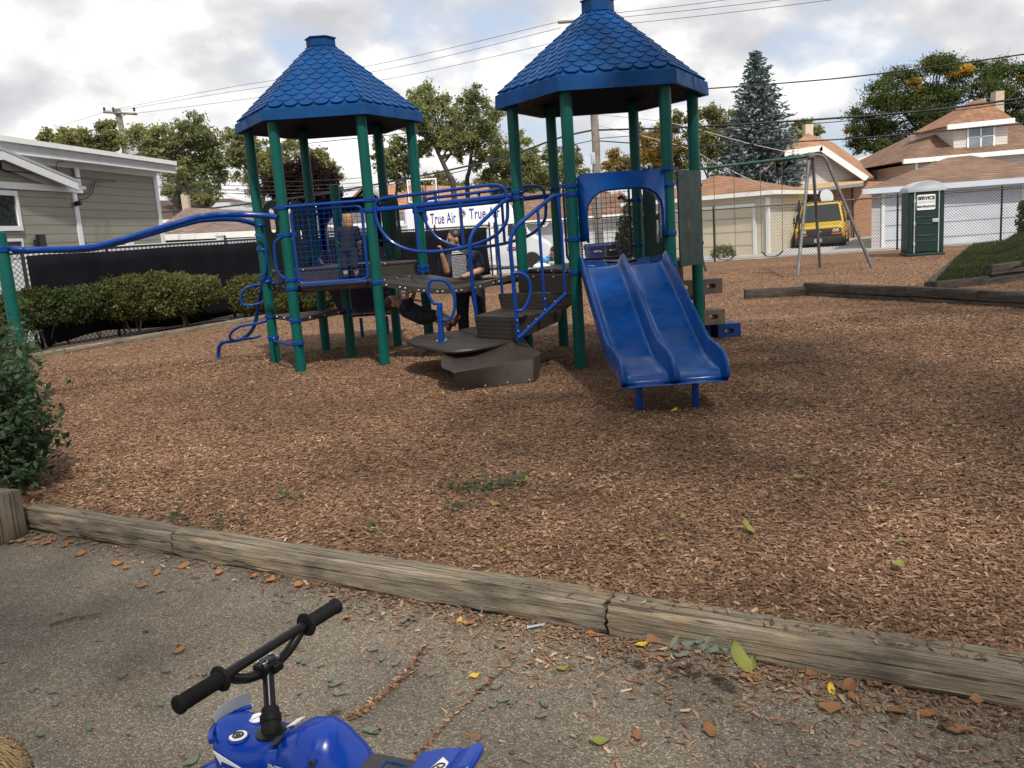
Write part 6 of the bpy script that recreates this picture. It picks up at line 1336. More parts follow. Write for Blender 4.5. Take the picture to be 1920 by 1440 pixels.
# wild bush in the left foreground
def wildbush():
    t = thing('bush', 'dark green wild bush with twiggy shoots at the left in front of the green post', 'bush', G(10, 930, 0)); sp_ = []; mb = MB(); Pl = []
    roots = [Vector((-4.1+rnd.gauss(0, .25), 5.95+rnd.gauss(0, .25), 0)) for _ in range(16)]
    tips = [(10, 640), (40, 600), (70, 640), (85, 690), (100, 740), (95, 800), (110, 770), (30, 700), (60, 720), (5, 760), (40, 790), (70, 830), (20, 850), (55, 880), (90, 850), (-30, 680), (-60, 720), (-40, 800), (-10, 900), (30, 920), (75, 900), (-80, 780), (60, 660), (20, 740), (85, 760), (45, 840), (70, 780), (0, 820), (100, 880), (120, 800), (105, 830), (-20, 740), (15, 690), (50, 690), (-50, 860), (66, 625)]
    for px, py in tips:
        for _ in range(3):
            e = D(px*.9-18+rnd.gauss(0, 9), py+12+rnd.gauss(0, 12), rnd.uniform(5.6, 6.6)); r = roots[rnd.randrange(16)]; mid = r.lerp(e, .55)+Vector((rnd.gauss(0, .06), rnd.gauss(0, .06), .12)); L = cr([r, mid, e], 8); mb.tube(L, [.007*(1-.75*i/(len(L)-1)) for i in range(len(L))], 4)
            for i in range(5, len(L)):
                for _ in range(4): Pl.append(L[i]+Vector((rnd.gauss(0, .055), rnd.gauss(0, .055), rnd.gauss(0, .045))))
    Pl = np.array([tuple(p) for p in Pl]); Pl = np.concatenate([Pl, Pl[rng.integers(0, len(Pl), 4200)]+rng.normal(size=(4200, 3))*.07]); Pl = Pl[Pl[:, 2] > .02]
    V, F = leaves(Pl, .062, .5, .35); mesh_np('foliage', V, F, 'leaf_bush', t); mb.build('stems', 'stick', t)
wildbush()
cb0 = D(1192, 430, 31.0); shrub('shrub', 'upright green shrub growing by the bins at the back fence', 'shrub', [((cb0.x, 31.2, 1.25), (.55, .3, .95)), ((cb0.x+.2, 31.3, 1.9), (.3, .25, .6)), ((cb0.x-.35, 31.2, .9), (.35, .25, .5))], 5000, .11, 'leaf_dark')
cb0 = D(1932, 410, 30); shrub('shrub', 'dark clipped shrub cut off by the right edge, before the grey garage', 'shrub', [((cb0.x+.1, 30, cb0.z), (.5, .4, .75))], 3500, .1, 'leaf_dark')
cb0 = G(1335, 478, 0); shrub('weed', 'low green weed at the foot of the cream garage', 'weed', [((cb0.x-.2, 33.0, .15), (.45, .2, .3))], 900, .1, 'leaf_mid', stems=2)
# shade tree standing behind the camera on the right
def shade_tree():
    t = thing('shade_tree', 'broad leafy tree standing on the asphalt behind the viewer that shades the foreground', 'tree', (7.5, -6, -.1))
    mb = MB(); mb.tube([(7.5, -6, -.2), (7.3, -5.8, 2.5), (7.2, -5.4, 5)], [.35, .28, .22], 12); cs = []
    for x in np.arange(-5, 17, 2.3):
        for y in np.arange(-9.5, 8, 2.3):
            if (y < -2.3 or x > 3.2) and rnd.random() < SHD*(1 if y < 5 else .75): cs.append(Vector((x+rnd.gauss(0, .7), y+rnd.gauss(0, .7), 9.5+rnd.gauss(0, .9))))
    Pn = []
    for c in cs:
        mb.tube([(7.2, -5.4, 5), Vector((7.2, -5.4, 5)).lerp(c, .5)+Vector((0, 0, .8)), c], [.12, .08, .02], 6)
        Pn.append(np.array(c)+rng.normal(size=(420, 3))*np.array([.95, .95, .6]))
    V, F = leaves(np.concatenate(Pn), .32, .6); mesh_np('crown', V, F, 'leaf_mid', t); mb.build('trunk', 'bark', t)
SHD = .64
shade_tree()
# ================================================================ loose leaves, twigs
def leaf_mesh(L, wd, curl, lobes=0, notch=False):
    V, F = [], []; n = 9
    for i in range(n):
        u = i/(n-1); w = wd*math.sin(PI*min(.999, max(.02, u))**.85)**.8*(1+.22*lobes*math.sin(u*PI*5)); z = curl*(4*(u-.5)**2)+.002
        for k, s in enumerate((-1, -.5, 0, .5, 1)): V.append((L*(u-.5), w*s, z+abs(s)*curl*.9+.003*math.sin(u*9+k)))
    for i in range(n-1):
        for k in range(4): F.append((i*5+k, i*5+k+1, (i+1)*5+k+1, (i+1)*5+k))
    k = len(V); V += [(-L*.5, -.0012, .002), (-L*.5, .0012, .002), (-L*.75, .0012, .004), (-L*.75, -.0012, .004)]; F.append((k, k+1, k+2, k+3))
    return V, F
LM = {}
def fallen(px, py, kind, L, rot, label, group, z=None, tilt=(0, 0)):
    L *= 1.0
    key = (kind, round(L, 3))
    if key not in LM:
        V, F = leaf_mesh(L, L*{'leaf_greygreen': .21, 'leaf_yellowgreen': .30, 'leaf_yellow': .25, 'dry_orange': .33, 'dry_brown': .30}[kind], L*.09, 1 if 'dry' in kind else 0)
        me = bpy.data.meshes.new('fallen_leaf'); me.from_pydata(V, [], F); me.polygons.foreach_set('use_smooth', [True]*len(me.polygons)); me.materials.append(MATS[kind]); LM[key] = me
    g = G(px, py, AZ+.006)
    if (g.x-TL.x)*TN.x+(g.y-TL.y)*TN.y > .16: g = G(px, py, .02)
    elif (g.x-TL.x)*TN.x+(g.y-TL.y)*TN.y > 0: g = G(px, py, .06)
    if z is not None: g = G(px, py, z)
    o = bpy.data.objects.new('fallen_leaf', LM[key]); COL.objects.link(o); o.location = g; o.rotation_euler = (tilt[0]+rnd.gauss(0, .1), tilt[1]+rnd.gauss(0, .1), rot); tag(o, label, 'leaf', group)
g1 = 'small grey green leaves on the asphalt'
for x, y in ((272, 1183), (62, 1295), (98, 1300), (75, 1380), (165, 1365), (38, 1393), (228, 1270), (300, 1322), (382, 1265), (540, 1190), (620, 1275), (638, 1303), (700, 1220), (715, 1238), (745, 1245), (810, 1265), (930, 1290), (945, 1315), (960, 1320), (925, 1325), (900, 1290), (560, 1240), (570, 1245), (630, 1285), (690, 1150), (760, 1165), (770, 1163), (1095, 1185), (1015, 1345), (1020, 1320), (560, 1300), (145, 1020), (310, 1260), (108, 1320), (700, 1375)): fallen(x, y, 'leaf_greygreen', rnd.choice((.045, .055, .065)), rnd.uniform(0, 6), 'small grey green leaf lying on the asphalt', g1)
fallen(695, 1372, 'leaf_greygreen', .075, .1, 'grey green oval leaf right of the toy motorbike tank', None); fallen(360, 1430, 'leaf_greygreen', .075, 1.0, 'grey green leaf at the bottom edge beside the motorbike fender', None)
g2 = 'dry orange leaves along the front timber'
for x, y in ((100, 1012), (85, 1020), (60, 1022), (40, 1015), (20, 1018), (120, 1025), (150, 1040), (220, 1058), (235, 1065), (295, 1075), (300, 1110), (265, 1100), (335, 1222), (345, 1062), (476, 1082), (508, 1088), (560, 1098), (650, 1160), (880, 1170), (1110, 1190), (10, 1008), (70, 1010), (130, 1018), (410, 1075)): fallen(x, y, 'dry_orange', rnd.choice((.05, .06, .07)), rnd.uniform(0, 6), 'curled dry orange leaf lying on the asphalt by the timber', g2)
g3 = 'dry brown leaves in the litter'
for x, y in ((1225, 1205), (1590, 1290), (1600, 1310), (1640, 1285), (1740, 1340), (1830, 1315), (1400, 1270), (1520, 1265), (1680, 1335), (1195, 1380), (1790, 1370), (1330, 1370), (1560, 1330), (1420, 1275)): fallen(x, y, 'dry_brown', rnd.choice((.06, .075, .09)), rnd.uniform(0, 6), 'curled dry brown leaf in the chip litter beside the timber', g3)
g4 = 'yellow green leaves on the mulch'
for x, y in ((905, 868), (930, 947), (985, 900), (1120, 918), (1690, 1015), (1685, 1060), (1498, 895), (1240, 1012), (940, 1033), (1280, 970), (1325, 783), (1245, 785), (980, 745), (820, 740), (1660, 905), (1780, 795), (185, 935), (1530, 870), (1365, 655), (1480, 760)): fallen(x, y, 'leaf_yellowgreen', rnd.choice((.05, .06, .075)), rnd.uniform(0, 6), 'small yellow green leaf lying on the bark mulch', g4)
fallen(1400, 988, 'leaf_yellowgreen', .10, 1.9, 'larger pale green leaf standing on the mulch above the front timber', None, None, (.2, -.7))
fallen(1385, 1235, 'leaf_yellowgreen', .125, 1.9, 'largest pale green leaf leaning against the front timber', None, None, (.25, -.6)); fallen(1408, 1250, 'leaf_yellowgreen', .09, .7, 'folded pale green leaf beside the largest leaf at the timber', None, None, (-.3, -.5))
fallen(1055, 1255, 'leaf_yellowgreen', .06, .3, 'bright green leaf on the litter below the timber joint', None); fallen(1125, 1392, 'leaf_yellowgreen', .075, -.1, 'lone bright green leaf near the bottom edge on bare asphalt', None)
fallen(1558, 1293, 'leaf_yellow', .055, 1.4, 'bright yellow leaf standing in the brown leaves at the timber', None, None, (.2, -.7)); fallen(1205, 1210, 'leaf_yellow', .07, .2, 'golden leaf touching the timber beside brown leaves', None)
fallen(862, 1165, 'leaf_yellow', .05, 1.3, 'small golden leaf standing by the timber foot', None, None, (.2, -.6)); fallen(890, 1268, 'leaf_yellow', .05, .4, 'small yellow leaf on the litter between the cracks', None)
fallen(1265, 770, 'leaf_yellow', .09, 1.0, 'yellow leaf between the two front slide legs', None, .03)
for x, y, n in ((1300, 1215, 5), (1310, 1225, 4)):
    for i in range(n): fallen(x+rnd.gauss(0, 22), y+rnd.gauss(0, 6), 'leaf_greygreen', .075, rnd.uniform(0, 6), 'dark grey green leaf of the small sprig lying by the timber', 'leaves of the fallen sprig')
# green sprigs sprouting in the mulch
spv = []
for (px, py, n, s) in ((880, 912, 90, 26), (930, 908, 80, 24), (965, 905, 70, 20), (870, 945, 40, 16), (535, 932, 40, 12), (340, 968, 40, 30), (430, 975, 18, 16), (180, 905, 12, 12), (700, 995, 8, 8)):
    for _ in range(n//2): g = G(px+rnd.gauss(0, s), py+rnd.gauss(0, s*.28), .03); spv.append((g.x, g.y, .02+abs(rnd.gauss(0, .03))))
V, F = leaves(np.array(spv), .042, .5, .5); tag(mesh_np('weed_sprigs', V, F, 'leaf_weed'), 'small green weeds sprouting through the bark mulch', 'weeds', kind='stuff')
a_, b_ = G(92, 1171, AZ+.01), G(190, 1150, AZ+.012); mb = MB(); mb.tube(cr([a_, a_.lerp(b_, .5)+Vector((.0, .012, .004)), b_], 5), [.007, .007, .006, .006, .006, .005, .005, .004, .004, .004, .003], 7); tag(mb.build('twig', 'stick'), 'thin dark twig lying alone on the asphalt at the left', 'twig')
a_, b_ = G(990, 1176, AZ+.012), G(1022, 1170, AZ+.012); mb = MB(); mb.tube([a_, b_], .0075, 10); mb.tube([a_-(b_-a_)*.08, a_], .011, 10); tag(mb.build('metal_bolt', 'chrome'), 'shiny metal bolt lying at the foot of the timber', 'bolt')
a_ = G(903, 1150, .0); mb = MB(); mb.tube([a_, a_+Vector((.004, .01, .035))], .004, 6); tag(mb.build('wood_splinter', 'chip'), 'small pale splinter standing at the foot of the middle timber', 'splinter')
# ================================================================ people
def cap_(mb, a, b, ra, rb, n=12):
    """tapered limb with rounded ends"""
    a, b = Vector(a), Vector(b); d = (b-a); L = d.length
    m = Vector((0, 0, 1)).rotation_difference(d).to_matrix()
    prof = [(ra*math.sin(t), -ra*math.cos(t)) for t in (.15, .5, .9, 1.3)]+[(ra, 0), (ra*.55+rb*.45+.0, L*.5), (rb, L)]+[(rb*math.cos(t), L+rb*math.sin(t)) for t in (.3, .7, 1.1, 1.45)]
    mb.lathe(prof, a, n, m)
def chain_(mb, pts):
    for (a, ra), (b, rb) in zip(pts, pts[1:]): cap_(mb, a, b, ra, rb)
def skinned(mb, name, m, parent, vox, sm=3):
    o = mb.build(name, m, parent, smooth=0); o.data.polygons.foreach_set('use_smooth', [True]*len(o.data.polygons))
    r = o.modifiers.new('one_surface', 'REMESH'); r.mode = 'VOXEL'; r.voxel_size = vox; r.use_smooth_shade = True
    s = o.modifiers.new('soften', 'SMOOTH'); s.iterations = sm; s.factor = .5; return o
def hand(mb, wrist, palm, dirs, side, s=1.0, curl=.5):
    """palm, four unequal bent fingers and a thumb; dirs = finger direction, side = across the palm"""
    w, p = Vector(wrist), Vector(palm); d = Vector(dirs).normalized(); e = Vector(side).normalized(); n = d.cross(e).normalized()
    for k in (-1.2, -.4, .4, 1.2): cap_(mb, w, p+e*.019*k*s, .020*s, .013*s, 8)
    for k, L in ((-1.5, .065), (-.5, .078), (.5, .082), (1.5, .072)):
        b = p+e*.020*k*s+d*.006*s; m1 = b+(d*math.cos(curl*.5)+n*math.sin(curl*.5))*L*.55*s; m2 = m1+(d*math.cos(curl*1.6)+n*math.sin(curl*1.6))*L*.5*s
        cap_(mb, b, m1, .0095*s, .009*s, 7); cap_(mb, m1, m2, .009*s, .0075*s, 7)
    tb = w.lerp(p, .45)+e*.024*s; t1 = tb+(d*.6+e*.7+n*.25).normalized()*.036*s; t2 = t1+(d*.9+e*.2+n*.35).normalized()*.03*s; cap_(mb, tb, t1, .012*s, .0105*s, 7); cap_(mb, t1, t2, .0105*s, .008*s, 7)
def head(mb, c, face, up, s=1.0):
    """skull, jaw, nose, brow, ears"""
    f = Vector(face).normalized(); u = Vector(up).normalized(); r = f.cross(u).normalized(); u = r.cross(f); m = Matrix((r, f, u)).transposed()
    c = Vector(c); mb.ell(c+u*.025*s-f*.008*s, (.076*s, .096*s, .098*s), 16, 12, m); mb.ell(c-u*.045*s+f*.022*s, (.058*s, .066*s, .072*s), 14, 10, m)
    cap_(mb, c-u*.100*s+f*.052*s-r*.014*s, c-u*.100*s+f*.052*s+r*.014*s, .026*s, .026*s, 8)
    cap_(mb, c+u*.018*s+f*.086*s, c-u*.024*s+f*.108*s, .010*s, .016*s, 8); cap_(mb, c+u*.026*s+f*.076*s-r*.034*s, c+u*.026*s+f*.076*s+r*.034*s, .014*s, .014*s, 8)
    cap_(mb, c-u*.062*s+f*.080*s-r*.018*s, c-u*.062*s+f*.080*s+r*.018*s, .011*s, .011*s, 7)
    for k in (-1, 1): mb.ell(c+r*.078*s*k-f*.008*s-u*.004*s, (.010*s, .022*s, .034*s), 8, 6, m)
    return c, f, u, r, m
def eyes(t, hd_, s, body):
    c, f, u, r, m = hd_
    for k in (-1, 1):
        mb = MB(); mb.ell(c+r*.030*s*k+f*.083*s+u*.004*s, (.013*s, .009*s, .008*s), 8, 6, m); mb.build('eye', 'window_dark', body)
def cap_hair(t, hd_, s, m, extra=None, name='hair', back=.03, low=-.02):
    c, f, u, r, mm = hd_; mb = MB()
    mb.ell(c+u*.044*s-f*.022*s, (.083*s, .096*s, .092*s), 16, 10, mm); mb.ell(c-f*.058*s+u*(low)*s, (.070*s, .052*s, .075*s), 14, 8, mm)
    if extra: extra(mb, c, f, u, r)
    return skinned(mb, name, m, t, .009*s+.002, 2)
# --- man behind the bridge, facing the camera with his head turned to the left
MAN = thing('person', 'man in printed navy t-shirt standing behind the bridge, hand raised to mouth', 'person', D(885, 600, 12.1).xy.to_3d() if False else Vector((D(885, 600, 12.1).x, 12.1, 0)))
mx0 = D(882, 550, 12.1).x; Yc = 12.08
pel = Vector((mx0, Yc, .93)); che = Vector((D(872, 500, Yc).x, Yc-.02, 1.24)); nk = Vector((D(864, 474, Yc).x, Yc-.02, 1.44))
sR = D(843, 484, 11.98); sL = D(895, 481, 12.04); eR = D(838, 508, 11.84); wR = D(829, 478, 11.74); eL = D(902, 506, 11.90); wL = D(868, 519, 11.60)
hp = [(pel+Vector((-.10, 0, 0)), pel+Vector((-.13, -.02, -.44)), pel+Vector((-.13, .02, -.86))), (pel+Vector((.10, 0, 0)), pel+Vector((.12, -.02, -.44)), pel+Vector((.13, .03, -.86)))]
mb = MB(); hc_ = D(852, 449, 11.99); fdir = Vector((-.93, -.34, -.06)); HD = head(mb, hc_, fdir, (0.05, 0, 1), 1.08)
chain_(mb, [(nk+Vector((0, 0, -.05)), .062), (hc_-Vector((-.02, 0, .05)), .056)])
chain_(mb, [(pel, .14), (che, .155), (nk-Vector((0, 0, .08)), .11)])
chain_(mb, [(sR.lerp(sL, .1), .075), (sR.lerp(sL, .9), .075)])
for a, b, c in ((sR, eR, wR), (sL, eL, wL)): chain_(mb, [(a, .056), (b, .044), (b.lerp(c, .3), .044), (c, .028)])
for h, k, f_ in hp: chain_(mb, [(h, .085), (k, .058), (k.lerp(f_, .3), .055), (f_, .042)]); cap_(mb, f_+Vector((0, .02, -.03)), f_+Vector((-.02, -.14, -.045)), .042, .036)
hand(mb, wR, wR+Vector((-.005, -.01, .075)), (.35, -.1, .8), (0, 1, .1), 1.0, 1.3)
pl = D(857, 521.5, 11.50); hand(mb, wL, pl, pl-wL, (pl-wL).cross(Vector((0, 0, 1)))*-1, 1.05, .25)
MB_ = skinned(mb, 'body', 'skin_tan', MAN, .0065, 3); eyes(MAN, HD, 1.08, MB_)
mb = MB(); chain_(mb, [(pel+Vector((0, 0, -.02)), .165), (pel.lerp(che, .5), .168), (che, .18), (nk-Vector((0, 0, .09)), .12)]); chain_(mb, [(sR.lerp(sL, .06), .088), (sR.lerp(sL, .94), .088)])
for a, b in ((sR, eR), (sL, eL)): chain_(mb, [(a, .074), (a.lerp(b, .72), .070)])
TS = skinned(mb, 't_shirt', 'cloth_navy', MAN, .009, 2)
mb = MB()
for h, k, f_ in hp: chain_(mb, [(h, .112), (k, .086), (f_+Vector((0, 0, .03)), .072)])
chain_(mb, [(pel+Vector((-.07, 0, .02)), .13), (pel+Vector((.07, 0, .02)), .13)]); skinned(mb, 'jeans', 'jeans', MAN, .009, 2)
for h, k, f_ in hp: mb = MB(); cap_(mb, f_+Vector((0, .04, -.025)), f_+Vector((-.02, -.17, -.035)), .052, .046); mb.build('shoe', 'shoe_dark', MAN)
cap_hair(MAN, HD, 1.10, 'hair_dark', lambda mb, c, f, u, r: (cap_(mb, c-f*.09-u*.01, c-f*.115-u*.06, .038, .03),))
mb = MB(); c, f, u, r, mm = HD; mb.ell(c-u*.092+f*.055, (.058, .052, .045), 12, 8, mm); mb.ell(c-u*.06+f*.02, (.070, .05, .035), 12, 8, mm); skinned(mb, 'beard', 'hair_dark', MAN, .009, 2)
# printed block on the shirt: rows of little pale marks
def printed(t, cen, ax, up, w, h, rows, m, parent):
    n = Vector(ax).cross(Vector(up)).normalized(); ax, up = Vector(ax).normalized(), Vector(up).normalized(); V, F = [], []
    for i in range(rows):
        x = -w/2
        while x < w/2:
            l = rnd.uniform(.006, .02); o = Vector(cen)+ax*x+up*(h/2-h*(i+.5)/rows); q = -n*.0+n*.0; k = len(V); hh = h/rows*.33; bow = n*(.02-.9*x*x)
            V += [o+bow-up*hh, o+bow+ax*l-up*hh, o+bow+ax*l+up*hh, o+bow+up*hh]; F.append((k, k+1, k+2, k+3)); x += l+.006
    mb = MB(); mb.add(V, F); return mb.build('print', m, parent, smooth=0)
printed(MAN, Vector((D(861, 500, 11.9).x, che.y-.19, che.z-.06)), (1, .0, .02), (.0, 0, 1), .19, .30, 15, 'decal_grey', TS); printed(MAN, Vector((D(860, 485, 11.9).x, che.y-.175, che.z+.13)), (1, .0, .02), (0, 0, 1), .17, .05, 2, 'sign_white', TS)
# --- toddler on the left deck, back to the camera
KID = thing('person', 'small fair haired child in black standing behind the mesh panel on the left deck', 'person', (-2.1, 11.72, 1.11))
Yk = 11.72; hk = D(652, 416, Yk); fx = D(650, 520, Yk); z0 = 1.115
pk_ = Vector((D(653, 478, Yk).x, Yk, 1.50)); ck = Vector((D(654, 445, Yk).x, Yk, 1.76)); mb = MB(); HK = head(mb, hk+Vector((0, 0, -.01)), (-.35, 1, -.05), (0, 0, 1), .88)
chain_(mb, [(pk_, .085), (ck, .085)]); chain_(mb, [(ck, .045), (hk-Vector((0, 0, .06)), .042)])
s1, s2 = ck+Vector((-.105, 0, .01)), ck+Vector((.105, 0, .01)); chain_(mb, [(s1, .045), (s2, .045)])
e1, w1_ = D(636, 452, Yk+.05), D(634, 438, Yk+.12); e2, w2_ = s2+Vector((.03, .02, -.16)), s2+Vector((.0, .10, -.26))
for a, b, c in ((s1, e1, w1_), (s2, e2, w2_)): chain_(mb, [(a, .036), (b, .030), (c, .020)])
hand(mb, w1_, w1_+Vector((0, .01, .04)), (.1, .2, 1), (1, 0, 0), .62, .6); hand(mb, w2_, w2_+Vector((0, .03, -.03)), (0, .6, -.6), (1, 0, 0), .62, .6)
lg = [(pk_+Vector((-.05, 0, -.02)), pk_+Vector((-.06, -.01, -.19)), Vector((pk_.x-.06, Yk, z0+.05))), (pk_+Vector((.055, 0, -.02)), pk_+Vector((.07, 0, -.19)), Vector((pk_.x+.08, Yk+.04, z0+.05)))]
for a, b, c in lg: chain_(mb, [(a, .055), (b, .042), (b.lerp(c, .35), .042), (c, .028)]); cap_(mb, c+Vector((0, -.02, -.02)), c+Vector((0, .09, -.025)), .026, .024)
KB = skinned(mb, 'body', 'skin_pale', KID, .006, 3); eyes(KID, HK, .88, KB); cap_hair(KID, HK, .90, 'hair_ginger')
mb = MB(); chain_(mb, [(pk_+Vector((0, 0, .02)), .10), (ck, .10)]); chain_(mb, [(s1, .055), (s2, .055)])
for a, b in ((s1, e1), (s2, e2)): chain_(mb, [(a, .05), (a.lerp(b, .7), .048)])
skinned(mb, 't_shirt', 'cloth_black', KID, .008, 2); mb = MB()
for a, b, c in lg: chain_(mb, [(a, .07), (b+Vector((0, 0, -.02)), .062)])
chain_(mb, [(pk_+Vector((-.03, 0, 0)), .085), (pk_+Vector((.03, 0, 0)), .085)]); skinned(mb, 'shorts', 'cloth_black', KID, .008, 2)
for a, b, c in lg: mb = MB(); cap_(mb, c+Vector((0, -.025, -.02)), c+Vector((0, .10, -.02)), .034, .03); cap_(mb, c+Vector((0, 0, .02)), c+Vector((0, 0, -.02)), .033, .034); mb.build('shoe', 'shoe_dark', KID)
# --- boy hanging by his hands below the bridge
BOY = thing('person', 'boy in dark clothes hanging by his hands under the bridge, legs outstretched', 'person', D(790, 600, 11.5))
Yb = 11.45; hb2 = D(739, 567, Yb); cb3 = D(764, 580, Yb); pb_ = D(792, 593, Yb+.02); mb = MB(); HB = head(mb, hb2, (.45, -.35, .82), (-.85, 0, .25), .98)
chain_(mb, [(pb_, .10), (cb3, .105)]); chain_(mb, [(cb3, .06), (hb2.lerp(cb3, .35), .048)])
sA, sB = cb3+Vector((-.02, -.13, .05)), cb3+Vector((-.02, .13, .05)); chain_(mb, [(sA, .05), (sB, .05)])
aE, aW = D(762, 561, Yb-.1), D(764, 546, Yb-.16); bE, bW = D(773, 560, Yb+.2), D(778, 546, Yb+.22)
for a, b, c in ((sA, aE, aW), (sB, bE, bW)): chain_(mb, [(a, .040), (b, .033), (c, .023)]); hand(mb, c, c+Vector((0, 0, .05)), (.1, -.3, 1), (1, .1, 0), .8, 1.2)
l1 = [(pb_+Vector((0, -.06, 0)), D(820, 589, Yb-.08), D(852, 603, Yb-.08)), (pb_+Vector((0, .07, 0)), D(815, 596, Yb+.12), D(842, 612, Yb+.16))]
for a, b, c in l1: chain_(mb, [(a, .07), (b, .05), (b.lerp(c, .3), .05), (c, .033)]); cap_(mb, c, c+Vector((.06, 0, .06)), .032, .03)
BBd = skinned(mb, 'body', 'skin_tan', BOY, .007, 3); eyes(BOY, HB, .98, BBd); cap_hair(BOY, HB, 1.0, 'hair_dark')
mb = MB(); chain_(mb, [(pb_, .122), (pb_.lerp(cb3, .5), .12), (cb3, .122)]); chain_(mb, [(sA, .062), (sB, .062)])
for a, b in ((sA, aE), (sB, bE)): chain_(mb, [(a, .055), (a.lerp(b, .6), .052)])
skinned(mb, 't_shirt', 'cloth_navy', BOY, .009, 2); mb = MB()
for a, b, c in l1: chain_(mb, [(a, .092), (a.lerp(b, .72), .076)])
chain_(mb, [(pb_+Vector((0, -.05, 0)), .11), (pb_+Vector((0, .05, 0)), .11)]); skinned(mb, 'shorts', 'cloth_black', BOY, .009, 2)
for a, b, c in l1: mb = MB(); cap_(mb, c+Vector((-.01, 0, -.03)), c+Vector((.05, 0, .065)), .036, .032); mb.build('shoe', 'shoe_red', BOY)
# --- person crouching far beyond the right deck
FARP = thing('person', 'person with brown hair crouching beyond the right deck, holding a blue toy', 'person', (D(1038, 500, 17).x, 17, 0))
Yf = 17.0; hf = D(1040, 474, Yf); mb = MB(); HF = head(mb, hf, (-.9, -.3, -.35), (0, 0, 1), 1.0); bx_ = hf.x+.05
cf = Vector((bx_+.05, Yf, hf.z-.33)); pf = Vector((bx_+.18, Yf, hf.z-.68)); chain_(mb, [(pf, .13), (cf, .13)]); chain_(mb, [(cf, .06), (hf-Vector((0, 0, .08)), .055)])
sf = [cf+Vector((-.02, -.16, .06)), cf+Vector((-.02, .16, .06))]
hf1 = D(1025, 491, Yf-.1); af = [(sf[0], cf+Vector((-.10, -.2, -.14)), hf1), (sf[1], cf+Vector((-.10, .12, -.16)), hf1+Vector((.02, .16, -.02)))]
for a, b, c in af: chain_(mb, [(a, .05), (b, .042), (c, .027)]); hand(mb, c, c+Vector((-.05, 0, .01)), (-1, 0, .1), (0, 1, 0), 1, .9)
lf_ = [(pf+Vector((0, s*.1, 0)), Vector((bx_-.22, Yf+s*.13, .30)), Vector((bx_+.08, Yf+s*.12, .06))) for s in (-1, 1)]
for a, b, c in lf_: chain_(mb, [(a, .085), (b, .06), (c, .04)])
FBd = skinned(mb, 'body', 'skin_tan', FARP, .010, 2); eyes(FARP, HF, 1, FBd); cap_hair(FARP, HF, 1.04, 'hair_dark', lambda mb, c, f, u, r: cap_(mb, c-f*.08, c-f*.09-u*.15, .04, .03))
mb = MB(); chain_(mb, [(pf, .15), (cf, .15)]); chain_(mb, [(sf[0], .07), (sf[1], .07)])
for a, b, c in af: chain_(mb, [(a, .065), (a.lerp(b, .9), .06)])
skinned(mb, 'shirt', 'cloth_navy', FARP, .012, 2); mb = MB()
for a, b, c in lf_: chain_(mb, [(a, .11), (b, .085), (c+Vector((0, 0, .03)), .065)])
skinned(mb, 'trousers', 'jeans', FARP, .012, 2)
for a, b, c in lf_: mb = MB(); cap_(mb, c+Vector((.03, 0, -.02)), c+Vector((-.16, 0, -.02)), .045, .04); mb.build('shoe', 'shoe_dark', FARP)
mb = MB(); q = D(1023, 488, Yf-.12); mb.ell(q, (.085, .06, .055), 12, 8); mb.ell(q+Vector((.05, 0, .05)), (.04, .04, .04), 10, 6); mb.tube([q+Vector((-.08, 0, .0)), q+Vector((-.17, 0, -.04))], .02, 6); tag(mb.build('toy', 'blue_toy'), 'small blue toy held by the crouching person beyond the right deck', 'toy')
mb = MB(); q = D(1014, 500, Yf-.2); mb.ell(q, (.16, .10, .08), 12, 8); mb.ell(q+Vector((.13, .02, -.03)), (.12, .1, .06), 10, 6); mb.ell((q.x, q.y, q.z-.35), (.2, .14, .32), 12, 8); mb2 = skinned(mb, 'white_bag', 'white_cloth', None, .015, 4); tag(mb2, 'crumpled white bag standing beside the crouching person', 'bag')
# --- fair haired child at the lower left corner, only the crown of the head in view
KC = thing('person', 'child with straw blond hair close to the camera, only the top of the head showing', 'person', (-1.06, 1.42, AZ))
hx = G(-52, 1500, .70); mb = MB(); HC = head(mb, hx+Vector((0, 0, -.02)), (.5, .8, -.3), (0, 0.1, 1), .92)
cc, pc_ = hx+Vector((0, -.03, -.24)), hx+Vector((0, -.02, -.50)); chain_(mb, [(pc_, .09), (cc, .09)]); chain_(mb, [(cc, .045), (hx-Vector((0, 0, .06)), .042)])
for s in (-1, 1):
    a = cc+Vector((s*.11, 0, 0)); b = a+Vector((s*.03, .02, -.17)); c = b+Vector((0, .10, -.10)); chain_(mb, [(cc, .05), (a, .042), (b, .032), (c, .02)]); hand(mb, c, c+Vector((0, .03, -.03)), (0, .6, -.7), (s, 0, 0), .62, .6)
    k = pc_+Vector((s*.06, 0, -.10)); f_ = Vector((k.x, k.y, AZ+.05)); chain_(mb, [(pc_, .08), (k, .05), (f_, .03)]); cap_(mb, f_, f_+Vector((.03, .09, -.02)), .03, .028)
CBd = skinned(mb, 'body', 'skin_pale', KC, .006, 3); eyes(KC, HC, .92, CBd)
mb = MB(); chain_(mb, [(pc_, .105), (cc, .105)])
for s in (-1, 1): chain_(mb, [(cc, .07), (cc+Vector((s*.11, 0, 0)), .055), (cc+Vector((s*.135, .02, -.12)), .05)])
skinned(mb, 't_shirt', 'cloth_navy', KC, .008, 2); mb = MB()
for s in (-1, 1): chain_(mb, [(pc_, .095), (pc_+Vector((s*.065, 0, -.14)), .07)])
skinned(mb, 'shorts', 'jeans', KC, .008, 2)
c, f, u, r, mm = HC; mb = MB()
crown = c+u*.05-f*.03
